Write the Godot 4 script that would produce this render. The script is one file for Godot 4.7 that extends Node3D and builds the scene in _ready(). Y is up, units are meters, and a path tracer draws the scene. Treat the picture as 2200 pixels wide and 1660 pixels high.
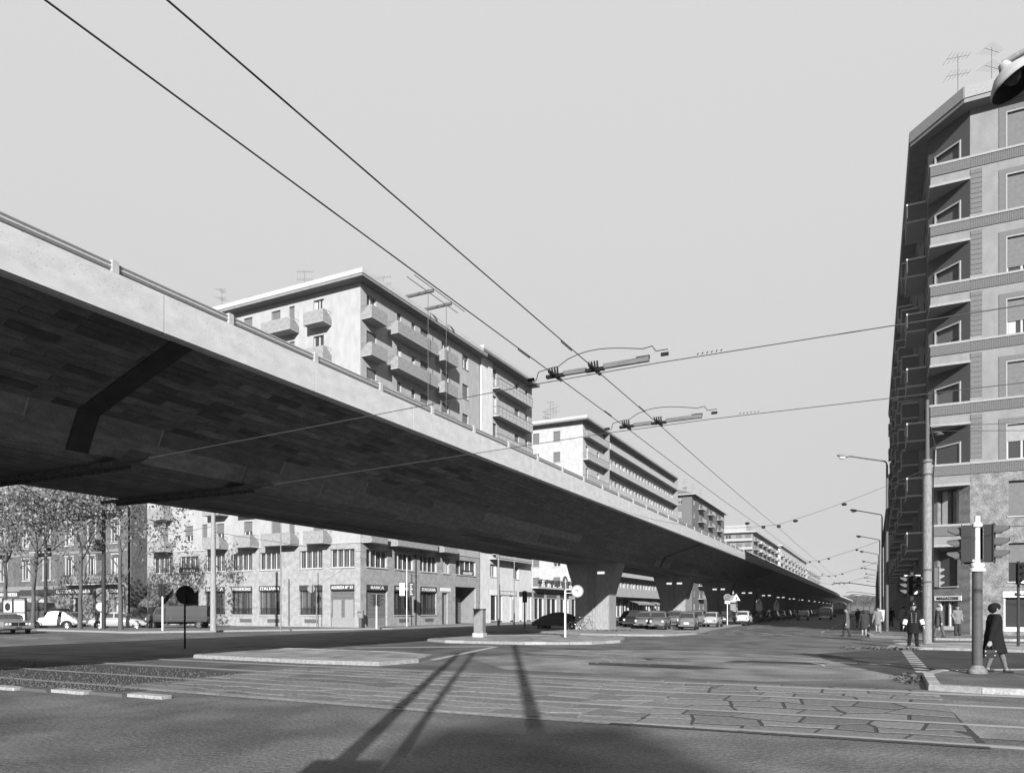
extends Node3D
# A road junction under a concrete flyover: black-and-white photograph rebuilt in metres.
# World axes: the avenue runs along -Z, the tram street along X; y is up.

class MB:
	var v := PackedVector3Array()
	var n := PackedVector3Array()
	func tri(a: Vector3, b: Vector3, c: Vector3) -> void:
		var nn := (b - a).cross(c - a).normalized()
		v.append(a); v.append(c); v.append(b)
		n.append(nn); n.append(nn); n.append(nn)
	func trin(a: Vector3, b: Vector3, c: Vector3, na: Vector3, nb: Vector3, nc: Vector3) -> void:
		v.append(a); v.append(c); v.append(b)
		n.append(na); n.append(nc); n.append(nb)
	func quad(a: Vector3, b: Vector3, c: Vector3, d: Vector3) -> void:
		tri(a, b, c); tri(a, c, d)
	func quadn(a: Vector3, b: Vector3, c: Vector3, d: Vector3, na: Vector3, nb: Vector3, nc: Vector3, nd: Vector3) -> void:
		trin(a, b, c, na, nb, nc); trin(a, c, d, na, nc, nd)
	func box(c: Vector3, s: Vector3, bs := Basis.IDENTITY) -> void:
		var h := s * 0.5
		var p := []
		for i in 8:
			p.append(c + bs * Vector3(h.x if i & 1 else -h.x, h.y if i & 2 else -h.y, h.z if i & 4 else -h.z))
		quad(p[4], p[5], p[7], p[6]); quad(p[1], p[0], p[2], p[3])
		quad(p[5], p[1], p[3], p[7]); quad(p[0], p[4], p[6], p[2])
		quad(p[6], p[7], p[3], p[2]); quad(p[0], p[1], p[5], p[4])
	func bx(x0: float, y0: float, z0: float, x1: float, y1: float, z1: float) -> void:
		box(Vector3(x0 + x1, y0 + y1, z0 + z1) * 0.5, Vector3(x1 - x0, y1 - y0, z1 - z0).abs())
	# box whose upright edges are chamfered by e
	func cbox(c: Vector3, s: Vector3, e: float) -> void:
		var hx := s.x * 0.5
		var hz := s.z * 0.5
		prism(PackedVector2Array([Vector2(c.x - hx + e, c.z - hz), Vector2(c.x + hx - e, c.z - hz), Vector2(c.x + hx, c.z - hz + e), Vector2(c.x + hx, c.z + hz - e), Vector2(c.x + hx - e, c.z + hz), Vector2(c.x - hx + e, c.z + hz), Vector2(c.x - hx, c.z + hz - e), Vector2(c.x - hx, c.z - hz + e)]), c.y - s.y * 0.5, c.y + s.y * 0.5)
	func bar(a: Vector3, b: Vector3, w: float, h: float) -> void:
		var d := b - a
		var z := d.normalized()
		var up := Vector3.UP if absf(z.y) < 0.95 else Vector3.RIGHT
		var x := up.cross(z).normalized()
		box((a + b) * 0.5, Vector3(w, h, d.length()), Basis(x, z.cross(x), z))
	func cyl(a: Vector3, b: Vector3, r0: float, r1: float, k := 10, caps := true) -> void:
		var z := (b - a).normalized()
		var x := (Vector3.UP if absf(z.y) < 0.95 else Vector3.RIGHT).cross(z).normalized()
		var y := z.cross(x)
		for i in k:
			var t0 := TAU * i / k
			var t1 := TAU * (i + 1) / k
			var d0 := x * cos(t0) + y * sin(t0)
			var d1 := x * cos(t1) + y * sin(t1)
			quadn(a + d0 * r0, a + d1 * r0, b + d1 * r1, b + d0 * r1, d0, d1, d1, d0)
			if caps:
				if r1 > 0.001: tri(b, b + d0 * r1, b + d1 * r1)
				if r0 > 0.001: tri(a, a + d1 * r0, a + d0 * r0)
	func tube(pts: Array, r: float, k := 6) -> void:
		for i in pts.size() - 1:
			cyl(pts[i], pts[i + 1], r, r, k, i == 0 or i == pts.size() - 2)
	func ball(c: Vector3, r: Vector3, nu := 10, nv := 6, bs := Basis.IDENTITY) -> void:
		for j in nv:
			for i in nu:
				var q := []
				for e in [[i, j], [i + 1, j], [i + 1, j + 1], [i, j + 1]]:
					var th: float = TAU * e[0] / nu
					var ph: float = PI * e[1] / nv - PI / 2
					q.append(Vector3(cos(ph) * cos(-th), sin(ph), cos(ph) * sin(-th)))
				var w := []
				var nn := []
				for e in q:
					w.append(c + bs * (e * r)); nn.append((bs * (e / r)).normalized())
				if j > 0: trin(w[0], w[1], w[2], nn[0], nn[1], nn[2])
				if j < nv - 1: trin(w[0], w[2], w[3], nn[0], nn[2], nn[3])
				if j == 0: trin(w[0], w[2], w[3], nn[0], nn[2], nn[3])
	# profile of (radius, height), turned about an axis through `at`
	func lathe(prof: Array, at := Vector3.ZERO, k := 16, bs := Basis.IDENTITY) -> void:
		for i in prof.size() - 1:
			var p: Vector2 = prof[i]
			var q: Vector2 = prof[i + 1]
			var e := Vector2(q.y - p.y, -(q.x - p.x)).normalized()
			for j in k:
				var t0 := -TAU * j / k
				var t1 := -TAU * (j + 1) / k
				var c0 := Vector3(cos(t0), 0, sin(t0))
				var c1 := Vector3(cos(t1), 0, sin(t1))
				var n0 := bs * (c0 * e.x + Vector3.UP * e.y)
				var n1 := bs * (c1 * e.x + Vector3.UP * e.y)
				quadn(at + bs * (c0 * p.x + Vector3.UP * p.y), at + bs * (c1 * p.x + Vector3.UP * p.y), at + bs * (c1 * q.x + Vector3.UP * q.y), at + bs * (c0 * q.x + Vector3.UP * q.y), n0, n1, n1, n0)
	# polygon in (x, z), extruded from y0 to y1
	func prism(poly: PackedVector2Array, y0: float, y1: float, sides := true) -> void:
		if Geometry2D.is_polygon_clockwise(poly):
			poly = poly.duplicate(); poly.reverse()
		var t := Geometry2D.triangulate_polygon(poly)
		for i in range(0, t.size(), 3):
			var a := poly[t[i]]
			var b := poly[t[i + 1]]
			var c := poly[t[i + 2]]
			if (b - a).cross(c - a) < 0:
				var s := b
				b = c; c = s
			tri(Vector3(a.x, y1, a.y), Vector3(c.x, y1, c.y), Vector3(b.x, y1, b.y))
			if sides: tri(Vector3(a.x, y0, a.y), Vector3(b.x, y0, b.y), Vector3(c.x, y0, c.y))
		if sides:
			for i in poly.size():
				var a := poly[i]
				var b := poly[(i + 1) % poly.size()]
				quad(Vector3(b.x, y0, b.y), Vector3(a.x, y0, a.y), Vector3(a.x, y1, a.y), Vector3(b.x, y1, b.y))
	# polygon in local (x, y), extruded along local z from z0 to z1 under a transform
	func ext(poly: PackedVector2Array, z0: float, z1: float, t := Transform3D()) -> void:
		var m := MB.new()
		m.prism(poly, 0.0, 1.0)
		for i in m.v.size():
			var p := m.v[i]
			var nn := m.n[i]
			v.append(t * Vector3(p.x, p.z, z1 + (z0 - z1) * p.y))
			n.append((t.basis * Vector3(nn.x, nn.z, -nn.y)).normalized())
	func add(m: MB, t := Transform3D()) -> void:
		for i in m.v.size():
			v.append(t * m.v[i]); n.append((t.basis * m.n[i]).normalized())
	func mesh() -> ArrayMesh:
		var a := []
		a.resize(Mesh.ARRAY_MAX)
		a[Mesh.ARRAY_VERTEX] = v
		a[Mesh.ARRAY_NORMAL] = n
		var am := ArrayMesh.new()
		am.add_surface_from_arrays(Mesh.PRIMITIVE_TRIANGLES, a)
		return am

var M := {}
var rng := RandomNumberGenerator.new()
var used := {}
var cache := {}

func R(a: float, b: float) -> float:
	return rng.randf_range(a, b)

func numbered(called: String) -> String:
	var k: int = used.get(called, 0)
	used[called] = k + 1
	return called if k == 0 else "%s_%03d" % [called, k]

func tag(o: Node, label: String, category: String, group := "", kind := "") -> Node:
	o.set_meta("label", label)
	if category: o.set_meta("category", category)
	if group: o.set_meta("group", group)
	if kind: o.set_meta("kind", kind)
	return o

func thing(called: String, at: Vector3, turn: float, label: String, category: String, group := "") -> Node3D:
	var o := Node3D.new()
	o.name = numbered(called)
	add_child(o)
	o.position = at
	o.rotation.y = turn
	tag(o, label, category, group)
	return o

func inst(called: String, mesh: Mesh, m, parent: Node, t := Transform3D()) -> MeshInstance3D:
	var o := MeshInstance3D.new()
	o.name = numbered(called) if parent == self else called
	o.mesh = mesh
	o.material_override = M[m] if m is String else m
	parent.add_child(o, true)
	o.transform = t
	return o

func part(called: String, mb: MB, m, parent: Node, t := Transform3D()) -> MeshInstance3D:
	return inst(called, mb.mesh(), m, parent, t)

func struct(called: String, mb: MB, m, label := "") -> MeshInstance3D:
	var o := part(called, mb, m, self)
	o.set_meta("kind", "structure")
	if label: o.set_meta("label", label)
	return o

func dup(o: Node3D, at: Vector3, turn: float, label := "") -> Node3D:
	var c: Node3D = o.duplicate()
	var base := String(o.name)
	if base.length() > 4 and base.substr(base.length() - 4, 1) == "_" and base.right(3).is_valid_int(): base = base.left(base.length() - 4)
	c.name = numbered(base)
	add_child(c)
	c.position = at
	c.rotation.y = turn
	if label: c.set_meta("label", label)
	return c

func sub(called: String, parent: Node, t := Transform3D()) -> Node3D:
	var o := Node3D.new()
	o.name = called
	parent.add_child(o, true)
	o.transform = t
	return o

# ---------------------------------------------------------------- materials
func grey_tex(size: int, layers: Array, lo: float, hi: float) -> ImageTexture:
	var acc := PackedFloat32Array()
	acc.resize(size * size)
	var wsum := 0.0
	for L in layers:
		var fn := FastNoiseLite.new()
		fn.noise_type = FastNoiseLite.TYPE_CELLULAR if L[0] == "cell" else FastNoiseLite.TYPE_SIMPLEX_SMOOTH
		if L[0] == "value": fn.noise_type = FastNoiseLite.TYPE_VALUE
		fn.frequency = L[1]
		fn.fractal_octaves = L[2]
		fn.seed = L[4]
		if L[2] <= 1: fn.fractal_type = FastNoiseLite.FRACTAL_NONE
		var im := fn.get_seamless_image(size, size)
		im.convert(Image.FORMAT_L8)
		var d := im.get_data()
		var w: float = L[3]
		var pw: float = L[5] if L.size() > 5 else 1.0
		wsum += maxf(w, 0.0)
		for i in size * size:
			acc[i] += w * pow(d[i] / 255.0, pw)
	var out := PackedByteArray()
	out.resize(size * size)
	for i in size * size:
		out[i] = int(255.0 * clampf(lo + (hi - lo) * acc[i] / wsum, 0.0, 1.0))
	var mean := 0.0
	for i in range(0, size * size, 37):
		mean += pow(out[i] / 255.0, 2.2)
	mean /= ceilf(size * size / 37.0)
	var img := Image.create_from_data(size, size, false, Image.FORMAT_L8, out)
	img.convert(Image.FORMAT_RGB8)
	var tex := ImageTexture.create_from_image(img)
	tex.set_meta("mean", mean)
	return tex

func normal_tex(size: int, freq: float, oct: int, strength: float, sd: int) -> ImageTexture:
	var fn := FastNoiseLite.new()
	fn.noise_type = FastNoiseLite.TYPE_SIMPLEX_SMOOTH
	fn.frequency = freq
	fn.fractal_octaves = oct
	fn.seed = sd
	var im := fn.get_seamless_image(size, size)
	im.convert(Image.FORMAT_RGBA8)
	im.bump_map_to_normal_map(strength)
	return ImageTexture.create_from_image(im)

func mk(key: String, g: float, rough := 0.9, tex: Texture2D = null, sc := Vector3.ONE, nrm: Texture2D = null, nsc := 1.0) -> StandardMaterial3D:
	var m := StandardMaterial3D.new()
	m.resource_name = key
	if tex: g = minf(0.95, g / float(tex.get_meta("mean", 1.0)))
	m.albedo_color = Color(g, g, g).linear_to_srgb()
	m.roughness = rough
	m.metallic_specular = 0.22
	if tex or nrm:
		m.uv1_triplanar = true
		m.uv1_world_triplanar = true
		m.uv1_scale = sc
	if tex: m.albedo_texture = tex
	if nrm:
		m.normal_enabled = true
		m.normal_texture = nrm
		m.normal_scale = nsc
	M[key] = m
	return m

func make_materials() -> void:
	var t_asph := grey_tex(1024, [["s", 0.42, 1, 2.0, 3], ["s", 0.13, 2, 1.0, 4], ["s", 0.005, 5, 1.5, 5], ["s", 0.0016, 3, 0.9, 6]], 0.22, 1.0)
	var t_conc := grey_tex(1024, [["s", 0.3, 2, 0.7, 13], ["s", 0.012, 5, 1.0, 14], ["s", 0.05, 3, 0.3, 15], ["s", 0.14, 1, -6.0, 16, 19.0]], 0.8, 1.0)
	var t_soff := grey_tex(512, [["s", 0.08, 4, 1.0, 23], ["s", 0.01, 4, 1.0, 24]], 0.5, 1.0)
	var t_fine := grey_tex(512, [["s", 0.3, 2, 1.0, 33], ["s", 0.02, 4, 0.9, 34]], 0.78, 1.0)
	var t_mott := grey_tex(512, [["s", 0.05, 3, 1.0, 43, 1.3], ["s", 0.2, 2, 1.0, 44], ["s", 0.008, 3, 0.6, 45]], 0.45, 1.0)
	var t_streak := grey_tex(512, [["s", 0.04, 3, 1.0, 53], ["s", 0.15, 2, 0.6, 54]], 0.6, 1.0)
	var t_stain := grey_tex(512, [["s", 0.04, 3, 1.0, 93, 0.7], ["s", 0.15, 2, 0.5, 94]], 0.4, 1.0)
	var t_stone := grey_tex(512, [["s", 0.3, 1, 1.0, 63], ["s", 0.03, 4, 1.0, 64]], 0.55, 1.0)
	var t_rough := grey_tex(512, [["s", 0.06, 3, 1.0, 83, 1.4], ["s", 0.2, 2, 0.7, 84], ["s", 0.01, 3, 1.0, 85]], 0.35, 1.0)
	var n_asph := normal_tex(512, 0.22, 2, 4.0, 71)
	var n_fine := normal_tex(512, 0.06, 4, 2.5, 72)
	mk("asphalt", 0.088, 0.85, t_asph, Vector3.ONE * 0.09, n_asph, 0.15)
	mk("asphalt_dark", 0.04, 0.85, t_asph, Vector3.ONE * 0.13, n_asph, 0.15)
	mk("asphalt_pale", 0.132, 0.9, t_asph, Vector3.ONE * 0.11, n_asph, 0.15)
	mk("pavement", 0.12, 0.9, t_asph, Vector3.ONE * 0.2, n_fine, 0.3)
	mk("pavement_pale", 0.19, 0.9, t_asph, Vector3.ONE * 0.16, n_fine, 0.4)
	for i in 5:
		mk("slab_%d" % i, [0.108, 0.126, 0.138, 0.117, 0.094][i], 0.75, t_stone, Vector3.ONE * (0.5 + 0.07 * i), n_fine, 0.5)
	mk("mortar_pale", 0.165, 0.95, t_stone, Vector3.ONE * 0.6)
	mk("mortar_dark", 0.045, 0.95, t_stone, Vector3.ONE * 0.6)
	mk("kerb", 0.19, 0.85, t_stone, Vector3.ONE * 0.4, n_fine, 0.4)
	mk("kerb_white", 0.24, 0.85, t_mott, Vector3.ONE * 0.5)
	mk("paint", 0.28, 0.8, t_mott, Vector3.ONE * 0.7)
	mk("steel_rail", 0.13, 0.5).metallic = 0.3
	mk("gravel", 0.075, 0.95, t_stone, Vector3.ONE * 2.0)
	mk("gravel_bed", 0.05, 0.95, t_mott, Vector3.ONE * 0.4)
	mk("concrete", 0.35, 0.85, t_conc, Vector3(0.2, 0.2, 0.12))
	mk("concrete_raw", 0.2, 0.9, t_soff, Vector3(0.5, 0.5, 0.08), n_fine, 0.3)
	mk("concrete_pier", 0.2, 0.9, t_streak, Vector3(0.9, 0.07, 0.9), n_fine, 0.3)
	mk("concrete_grime", 0.03, 0.9, t_soff, Vector3(0.5, 0.5, 0.3))
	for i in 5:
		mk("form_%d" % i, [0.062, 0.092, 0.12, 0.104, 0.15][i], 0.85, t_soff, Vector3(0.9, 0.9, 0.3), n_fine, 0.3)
	mk("concrete_white", 0.28, 0.8, t_fine, Vector3.ONE * 0.5)
	mk("stone_cap", 0.2, 0.8, t_fine, Vector3.ONE * 0.5)
	mk("plaster_white", 0.255, 0.9, t_fine, Vector3(0.11, 0.05, 0.11))
	mk("plaster_bright", 0.29, 0.9, t_fine, Vector3(0.1, 0.06, 0.1))
	mk("paint_white", 0.42, 0.9, t_fine, Vector3(0.1, 0.06, 0.1))
	mk("rail_steel", 0.26, 0.6, t_fine, Vector3.ONE)
	mk("plaster_grey", 0.16, 0.9, t_fine, Vector3(0.12, 0.07, 0.12))
	mk("plaster_old", 0.085, 0.92, t_mott, Vector3(0.12, 0.06, 0.12))
	mk("plaster_pale", 0.15, 0.92, t_fine, Vector3(0.12, 0.06, 0.12))
	mk("travertine", 0.215, 0.8, t_mott, Vector3.ONE * 0.33)
	mk("stone_rough", 0.13, 0.9, t_rough, Vector3.ONE * 0.3, n_fine, 0.8)
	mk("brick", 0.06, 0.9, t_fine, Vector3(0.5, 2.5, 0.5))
	mk("brick_soldier", 0.1, 0.9, t_streak, Vector3(2.4, 0.2, 2.4))
	mk("brick_wall", 0.1, 0.9, t_fine, Vector3(0.4, 2.0, 0.4))
	mk("balcony", 0.19, 0.9, t_stain, Vector3(1.1, 0.1, 1.1))
	mk("balcony_pale", 0.28, 0.9, t_streak, Vector3(0.6, 0.09, 0.6))
	mk("shutter", 0.11, 0.8, t_fine, Vector3(0.3, 0.3, 0.3))
	mk("shutter_dark", 0.06, 0.8, t_fine, Vector3(0.3, 0.3, 0.3))
	mk("shutter_pale", 0.2, 0.8, t_fine, Vector3(0.3, 0.3, 0.3))
	mk("frame_white", 0.4, 0.6)
	mk("frame_dark", 0.035, 0.6)
	mk("curtain", 0.3, 0.95, t_streak, Vector3(3.0, 0.1, 3.0))
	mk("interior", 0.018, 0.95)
	mk("sign_dark", 0.035, 0.5)
	mk("letter", 0.45, 0.6)
	mk("letter_dark", 0.02, 0.6)
	mk("roof_tile", 0.11, 0.9, t_streak, Vector3.ONE * 1.0)
	mk("roof_edge", 0.31, 0.8, t_fine, Vector3.ONE * 0.2)
	mk("metal_dark", 0.03, 0.5)
	mk("metal_grey", 0.15, 0.55, t_streak, Vector3(0.6, 0.15, 0.6))
	mk("metal_mid", 0.075, 0.5, t_fine, Vector3.ONE * 0.8)
	mk("metal_white", 0.5, 0.5)
	mk("pole_paint", 0.06, 0.5, t_fine, Vector3.ONE * 0.5)
	mk("metal_black", 0.012, 0.5)
	mk("wire", 0.045, 0.6)
	mk("wood_bar", 0.1, 0.7, t_streak, Vector3(0.1, 2.0, 2.0))
	mk("canvas", 0.05, 0.9, t_fine, Vector3.ONE * 0.6)
	mk("canvas_pale", 0.2, 0.9, t_fine, Vector3.ONE * 0.6)
	mk("canvas_mid", 0.11, 0.9, t_fine, Vector3.ONE * 0.6)
	mk("rubber", 0.015, 0.85)
	var chrome := mk("chrome", 0.55, 0.18)
	chrome.metallic = 0.95
	mk("lamp_glass", 0.5, 0.15)
	for c in [["car_dark", 0.02], ["car_mid", 0.1], ["car_grey", 0.14], ["car_pale", 0.24], ["car_white", 0.42], ["car_deep", 0.04]]:
		var m := mk(c[0], c[1], 0.35)
		m.clearcoat_enabled = true
		m.clearcoat = 0.7
		m.clearcoat_roughness = 0.08
	mk("bark", 0.07, 0.95, t_mott, Vector3.ONE * 0.8)
	for i in 3:
		var lf := mk("leaf_%d" % i, [0.04, 0.09, 0.17][i], 0.7)
		lf.backlight_enabled = true
		lf.backlight = Color(0.16, 0.16, 0.16)
		lf.cull_mode = BaseMaterial3D.CULL_DISABLED
	mk("door_pale", 0.19, 0.8, t_fine, Vector3.ONE * 0.5)
	var lampm := mk("lamp_plate", 0.6, 0.5)
	lampm.emission_enabled = true
	lampm.emission = Color(1, 1, 1)
	lampm.emission_energy_multiplier = 0.4
	mk("skin", 0.19, 0.6)
	mk("stocking", 0.09, 0.7)
	for c in [["cloth_black", 0.012], ["cloth_dark", 0.03], ["cloth_mid", 0.07], ["cloth_grey", 0.12], ["cloth_pale", 0.2], ["cloth_white", 0.5]]:
		mk(c[0], c[1], 0.95, t_fine, Vector3.ONE * 1.5).metallic_specular = 0.08
	mk("hair", 0.02, 0.8)
	mk("leather", 0.02, 0.4)
	mk("leaf_litter", 0.075, 0.95)
	var g := mk("glass", 0.03, 0.06)
	g.metallic_specular = 0.6
	var gl := mk("pane", 0.05, 0.05)
	gl.albedo_color.a = 0.28
	gl.transparency = BaseMaterial3D.TRANSPARENCY_ALPHA
	gl.metallic_specular = 0.6
	var lens := mk("signal_lens", 0.02, 0.2)
	lens.metallic_specular = 0.5
	var glow := mk("signal_glow", 0.6, 0.3)
	glow.emission_enabled = true
	glow.emission = Color(1, 1, 1)
	glow.emission_energy_multiplier = 0.5
	mk("far_hill", 0.06, 1.0)

func font(bold := true, serif := false) -> SystemFont:
	var f := SystemFont.new()
	f.font_names = PackedStringArray(["Droid Serif" if serif else "Droid Sans"])
	f.font_weight = 700 if bold else 400
	return f

# raised lettering: bottom-centred at t's origin in t's x-y plane
func lettering(txt: String, w: float, h: float, m, parent: Node, t: Transform3D, bold := true, italic := 0.0) -> void:
	var tm := TextMesh.new()
	tm.text = txt
	tm.font = font(bold)
	tm.font_size = 32
	tm.pixel_size = 0.01
	tm.depth = 0.03
	tm.curve_step = 4.0
	var ab := tm.get_aabb()
	var s := Vector3(w / maxf(ab.size.x, 0.01), h / maxf(ab.size.y, 0.01), 1.0)
	var bs := Basis(Vector3(s.x, 0, 0), Vector3(italic * s.y, s.y, 0), Vector3(0, 0, 1))
	var c := ab.position + ab.size * 0.5
	inst("lettering", tm, m, parent, t * Transform3D(bs, -(bs * Vector3(c.x, ab.position.y, 0))))

func _ready() -> void:
	rng.seed = 1967
	# --- camera: a view camera with a raised front, so uprights stay upright
	var cam := Camera3D.new()
	cam.name = "camera"
	add_child(cam)
	cam.position = Vector3(0, 1.65, 0)
	cam.rotation = Vector3(0, deg_to_rad(26.713), 0)
	cam.projection = Camera3D.PROJECTION_FRUSTUM
	cam.near = 0.1
	cam.far = 4000.0
	cam.keep_aspect = Camera3D.KEEP_HEIGHT
	cam.size = 0.1 * 1660.0 / 1544.0
	cam.frustum_offset = Vector2(0.0, 0.1 * (1309.0 - 830.0) / 1544.0)
	cam.current = true
	# --- sky: one even pale autumn haze
	var env := Environment.new()
	env.background_mode = Environment.BG_SKY
	var sky := Sky.new()
	var ps := ProceduralSkyMaterial.new()
	ps.sky_top_color = Color(0.305, 0.305, 0.305).linear_to_srgb()
	ps.sky_horizon_color = Color(0.268, 0.268, 0.268).linear_to_srgb()
	ps.sky_curve = 0.3
	ps.ground_bottom_color = Color(0.05, 0.05, 0.05).linear_to_srgb()
	ps.ground_horizon_color = Color(0.2, 0.2, 0.2).linear_to_srgb()
	ps.sun_angle_max = 1.0
	ps.energy_multiplier = 1.0
	sky.sky_material = ps
	env.sky = sky
	env.tonemap_mode = Environment.TONE_MAPPER_LINEAR
	env.tonemap_exposure = 2.3
	env.fog_enabled = true
	env.fog_density = 0.00013
	env.fog_light_color = Color(0.8, 0.8, 0.8)
	env.sdfgi_enabled = true
	env.ssao_enabled = true
	env.ssil_enabled = true
	var we := WorldEnvironment.new()
	we.environment = env
	add_child(we)
	# --- sun: low, behind the camera
	var sun := DirectionalLight3D.new()
	sun.name = "sun"
	add_child(sun)
	sun.light_energy = 1.6
	sun.light_angular_distance = 0.5
	sun.shadow_enabled = true
	sun.look_at_from_position(Vector3.ZERO, Vector3(-0.458, -0.39, -0.889), Vector3.UP)
	make_materials()
	print("materials")
	build_ground()
	print("ground")
	build_viaduct()
	print("viaduct")
	build_bank()
	build_row()
	build_corner_house()
	build_out_of_frame()
	print("buildings")
	build_trees()
	print("trees")
	build_vehicles()
	print("vehicles")
	build_street_furniture()
	print("furniture")
	build_wires()
	build_people()
	print("people")

# ---------------------------------------------------------------- facades
func face(u: Vector3, p: Vector3) -> Transform3D:
	return Transform3D(Basis(u, Vector3.UP, u.cross(Vector3.UP)), p)

func at(t: Transform3D, x: float, y: float, z: float) -> Transform3D:
	return t * Transform3D(Basis.IDENTITY, Vector3(x, y, z))

# wall in t's x-y plane with rectangular holes and their reveals; ops hold [x0, y0, x1, y1]
func wall(parent: Node, t: Transform3D, w: float, y0: float, y1: float, ops: Array, m, reveal := 0.22, called := "wall") -> void:
	var xs := [0.0, w]
	var ys := [y0, y1]
	var use := []
	for o in ops:
		if o[0] < -0.01 or o[2] > w + 0.01 or o[1] < y0 - 0.01 or o[3] > y1 + 0.01: continue
		use.append(o)
		for k in [0, 2]:
			if not xs.has(o[k]): xs.append(o[k])
		for k in [1, 3]:
			if not ys.has(o[k]): ys.append(o[k])
	xs.sort(); ys.sort()
	var mb := MB.new()
	for j in ys.size() - 1:
		var start := -1.0
		for i in xs.size() - 1:
			var cx: float = (xs[i] + xs[i + 1]) * 0.5
			var cy: float = (ys[j] + ys[j + 1]) * 0.5
			var hole := false
			for o in use:
				if cx > o[0] and cx < o[2] and cy > o[1] and cy < o[3]:
					hole = true
					break
			if not hole and start < -0.5: start = xs[i]
			var last: bool = i == xs.size() - 2
			if start > -0.5 and (hole or last):
				var e: float = xs[i] if hole else xs[i + 1]
				mb.quad(Vector3(start, ys[j], 0), Vector3(e, ys[j], 0), Vector3(e, ys[j + 1], 0), Vector3(start, ys[j + 1], 0))
				start = -1.0
	for o in use:
		var a := Vector3(o[0], o[1], 0)
		var b := Vector3(o[2], o[1], 0)
		var c := Vector3(o[2], o[3], 0)
		var d := Vector3(o[0], o[3], 0)
		var k := Vector3(0, 0, -reveal - 0.04)
		mb.quad(a, a + k, b + k, b); mb.quad(b, b + k, c + k, c)
		mb.quad(c, c + k, d + k, d); mb.quad(d, d + k, a + k, a)
	part(called, mb, m, parent, t)

func cached(key: String, make: Callable) -> ArrayMesh:
	if not cache.has(key):
		var mb := MB.new()
		make.call(mb)
		cache[key] = mb.mesh()
	return cache[key]

# one window: frame, pane and, by kind, a roller shutter or curtains
func window(parent: Node, t: Transform3D, o: Array, shut := 0.0, sm = "shutter", fm = "frame_white", reveal := 0.22, sill := true, curtain := false) -> Node3D:
	var w: float = o[2] - o[0]
	var h: float = o[3] - o[1]
	var nd := sub("window", parent, at(t, o[0], o[1], -reveal))
	var key := "%.2f_%.2f" % [w, h]
	if shut < 0.97:
		inst("frame", cached("fr" + key, func(mb: MB):
			mb.bx(0, 0, -0.03, 0.06, h, 0.03); mb.bx(w - 0.06, 0, -0.03, w, h, 0.03)
			mb.bx(0.06, 0, -0.03, w - 0.06, 0.06, 0.03); mb.bx(0.06, h - 0.06, -0.03, w - 0.06, h, 0.03)
			mb.bx(w / 2 - 0.045, 0.06, -0.03, w / 2 + 0.045, h - 0.06, 0.03)), fm, nd)
		inst("pane", cached("pn" + key, func(mb: MB): mb.bx(0.01, 0.01, -0.02, w - 0.01, h - 0.01, -0.012)), "glass", nd)
		if curtain or (shut < 0.7 and rng.randf() < 0.55):
			inst("curtain", cached("cu" + key, func(mb: MB):
				for s in [[0.08, w * 0.3], [w * 0.72, w - 0.08]]:
					var k := 5
					for i in k:
						var x0: float = lerpf(s[0], s[1], float(i) / k)
						var x1: float = lerpf(s[0], s[1], float(i + 1) / k)
						mb.quad(Vector3(x0, 0.05, -0.008 if i % 2 else -0.003), Vector3(x1, 0.05, -0.003 if i % 2 else -0.008), Vector3(x1, h - 0.06, -0.003 if i % 2 else -0.008), Vector3(x0, h - 0.06, -0.008 if i % 2 else -0.003))), "curtain", nd)
	if shut > 0.02:
		inst("roller_shutter", cached("sh%s_%.2f" % [key, shut], func(mb: MB):
			var k := maxi(3, int(h * shut / 0.16))
			for i in k:
				var ya: float = h - h * shut * (i + 1) / k
				var yb: float = h - h * shut * i / k
				mb.quad(Vector3(0.0, ya, 0.05), Vector3(w, ya, 0.05), Vector3(w, yb, 0.075), Vector3(0.0, yb, 0.075))
				mb.quad(Vector3(0.0, yb, 0.05), Vector3(0.0, yb, 0.075), Vector3(w, yb, 0.075), Vector3(w, yb, 0.05))), sm, nd)
	if sill:
		inst("sill", cached("si%.2f%.2f" % [w, reveal], func(mb: MB): mb.bx(-0.08, -0.07, -0.05, w + 0.08, -0.003, reveal + 0.07)), "concrete_white", nd)
	return nd

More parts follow.
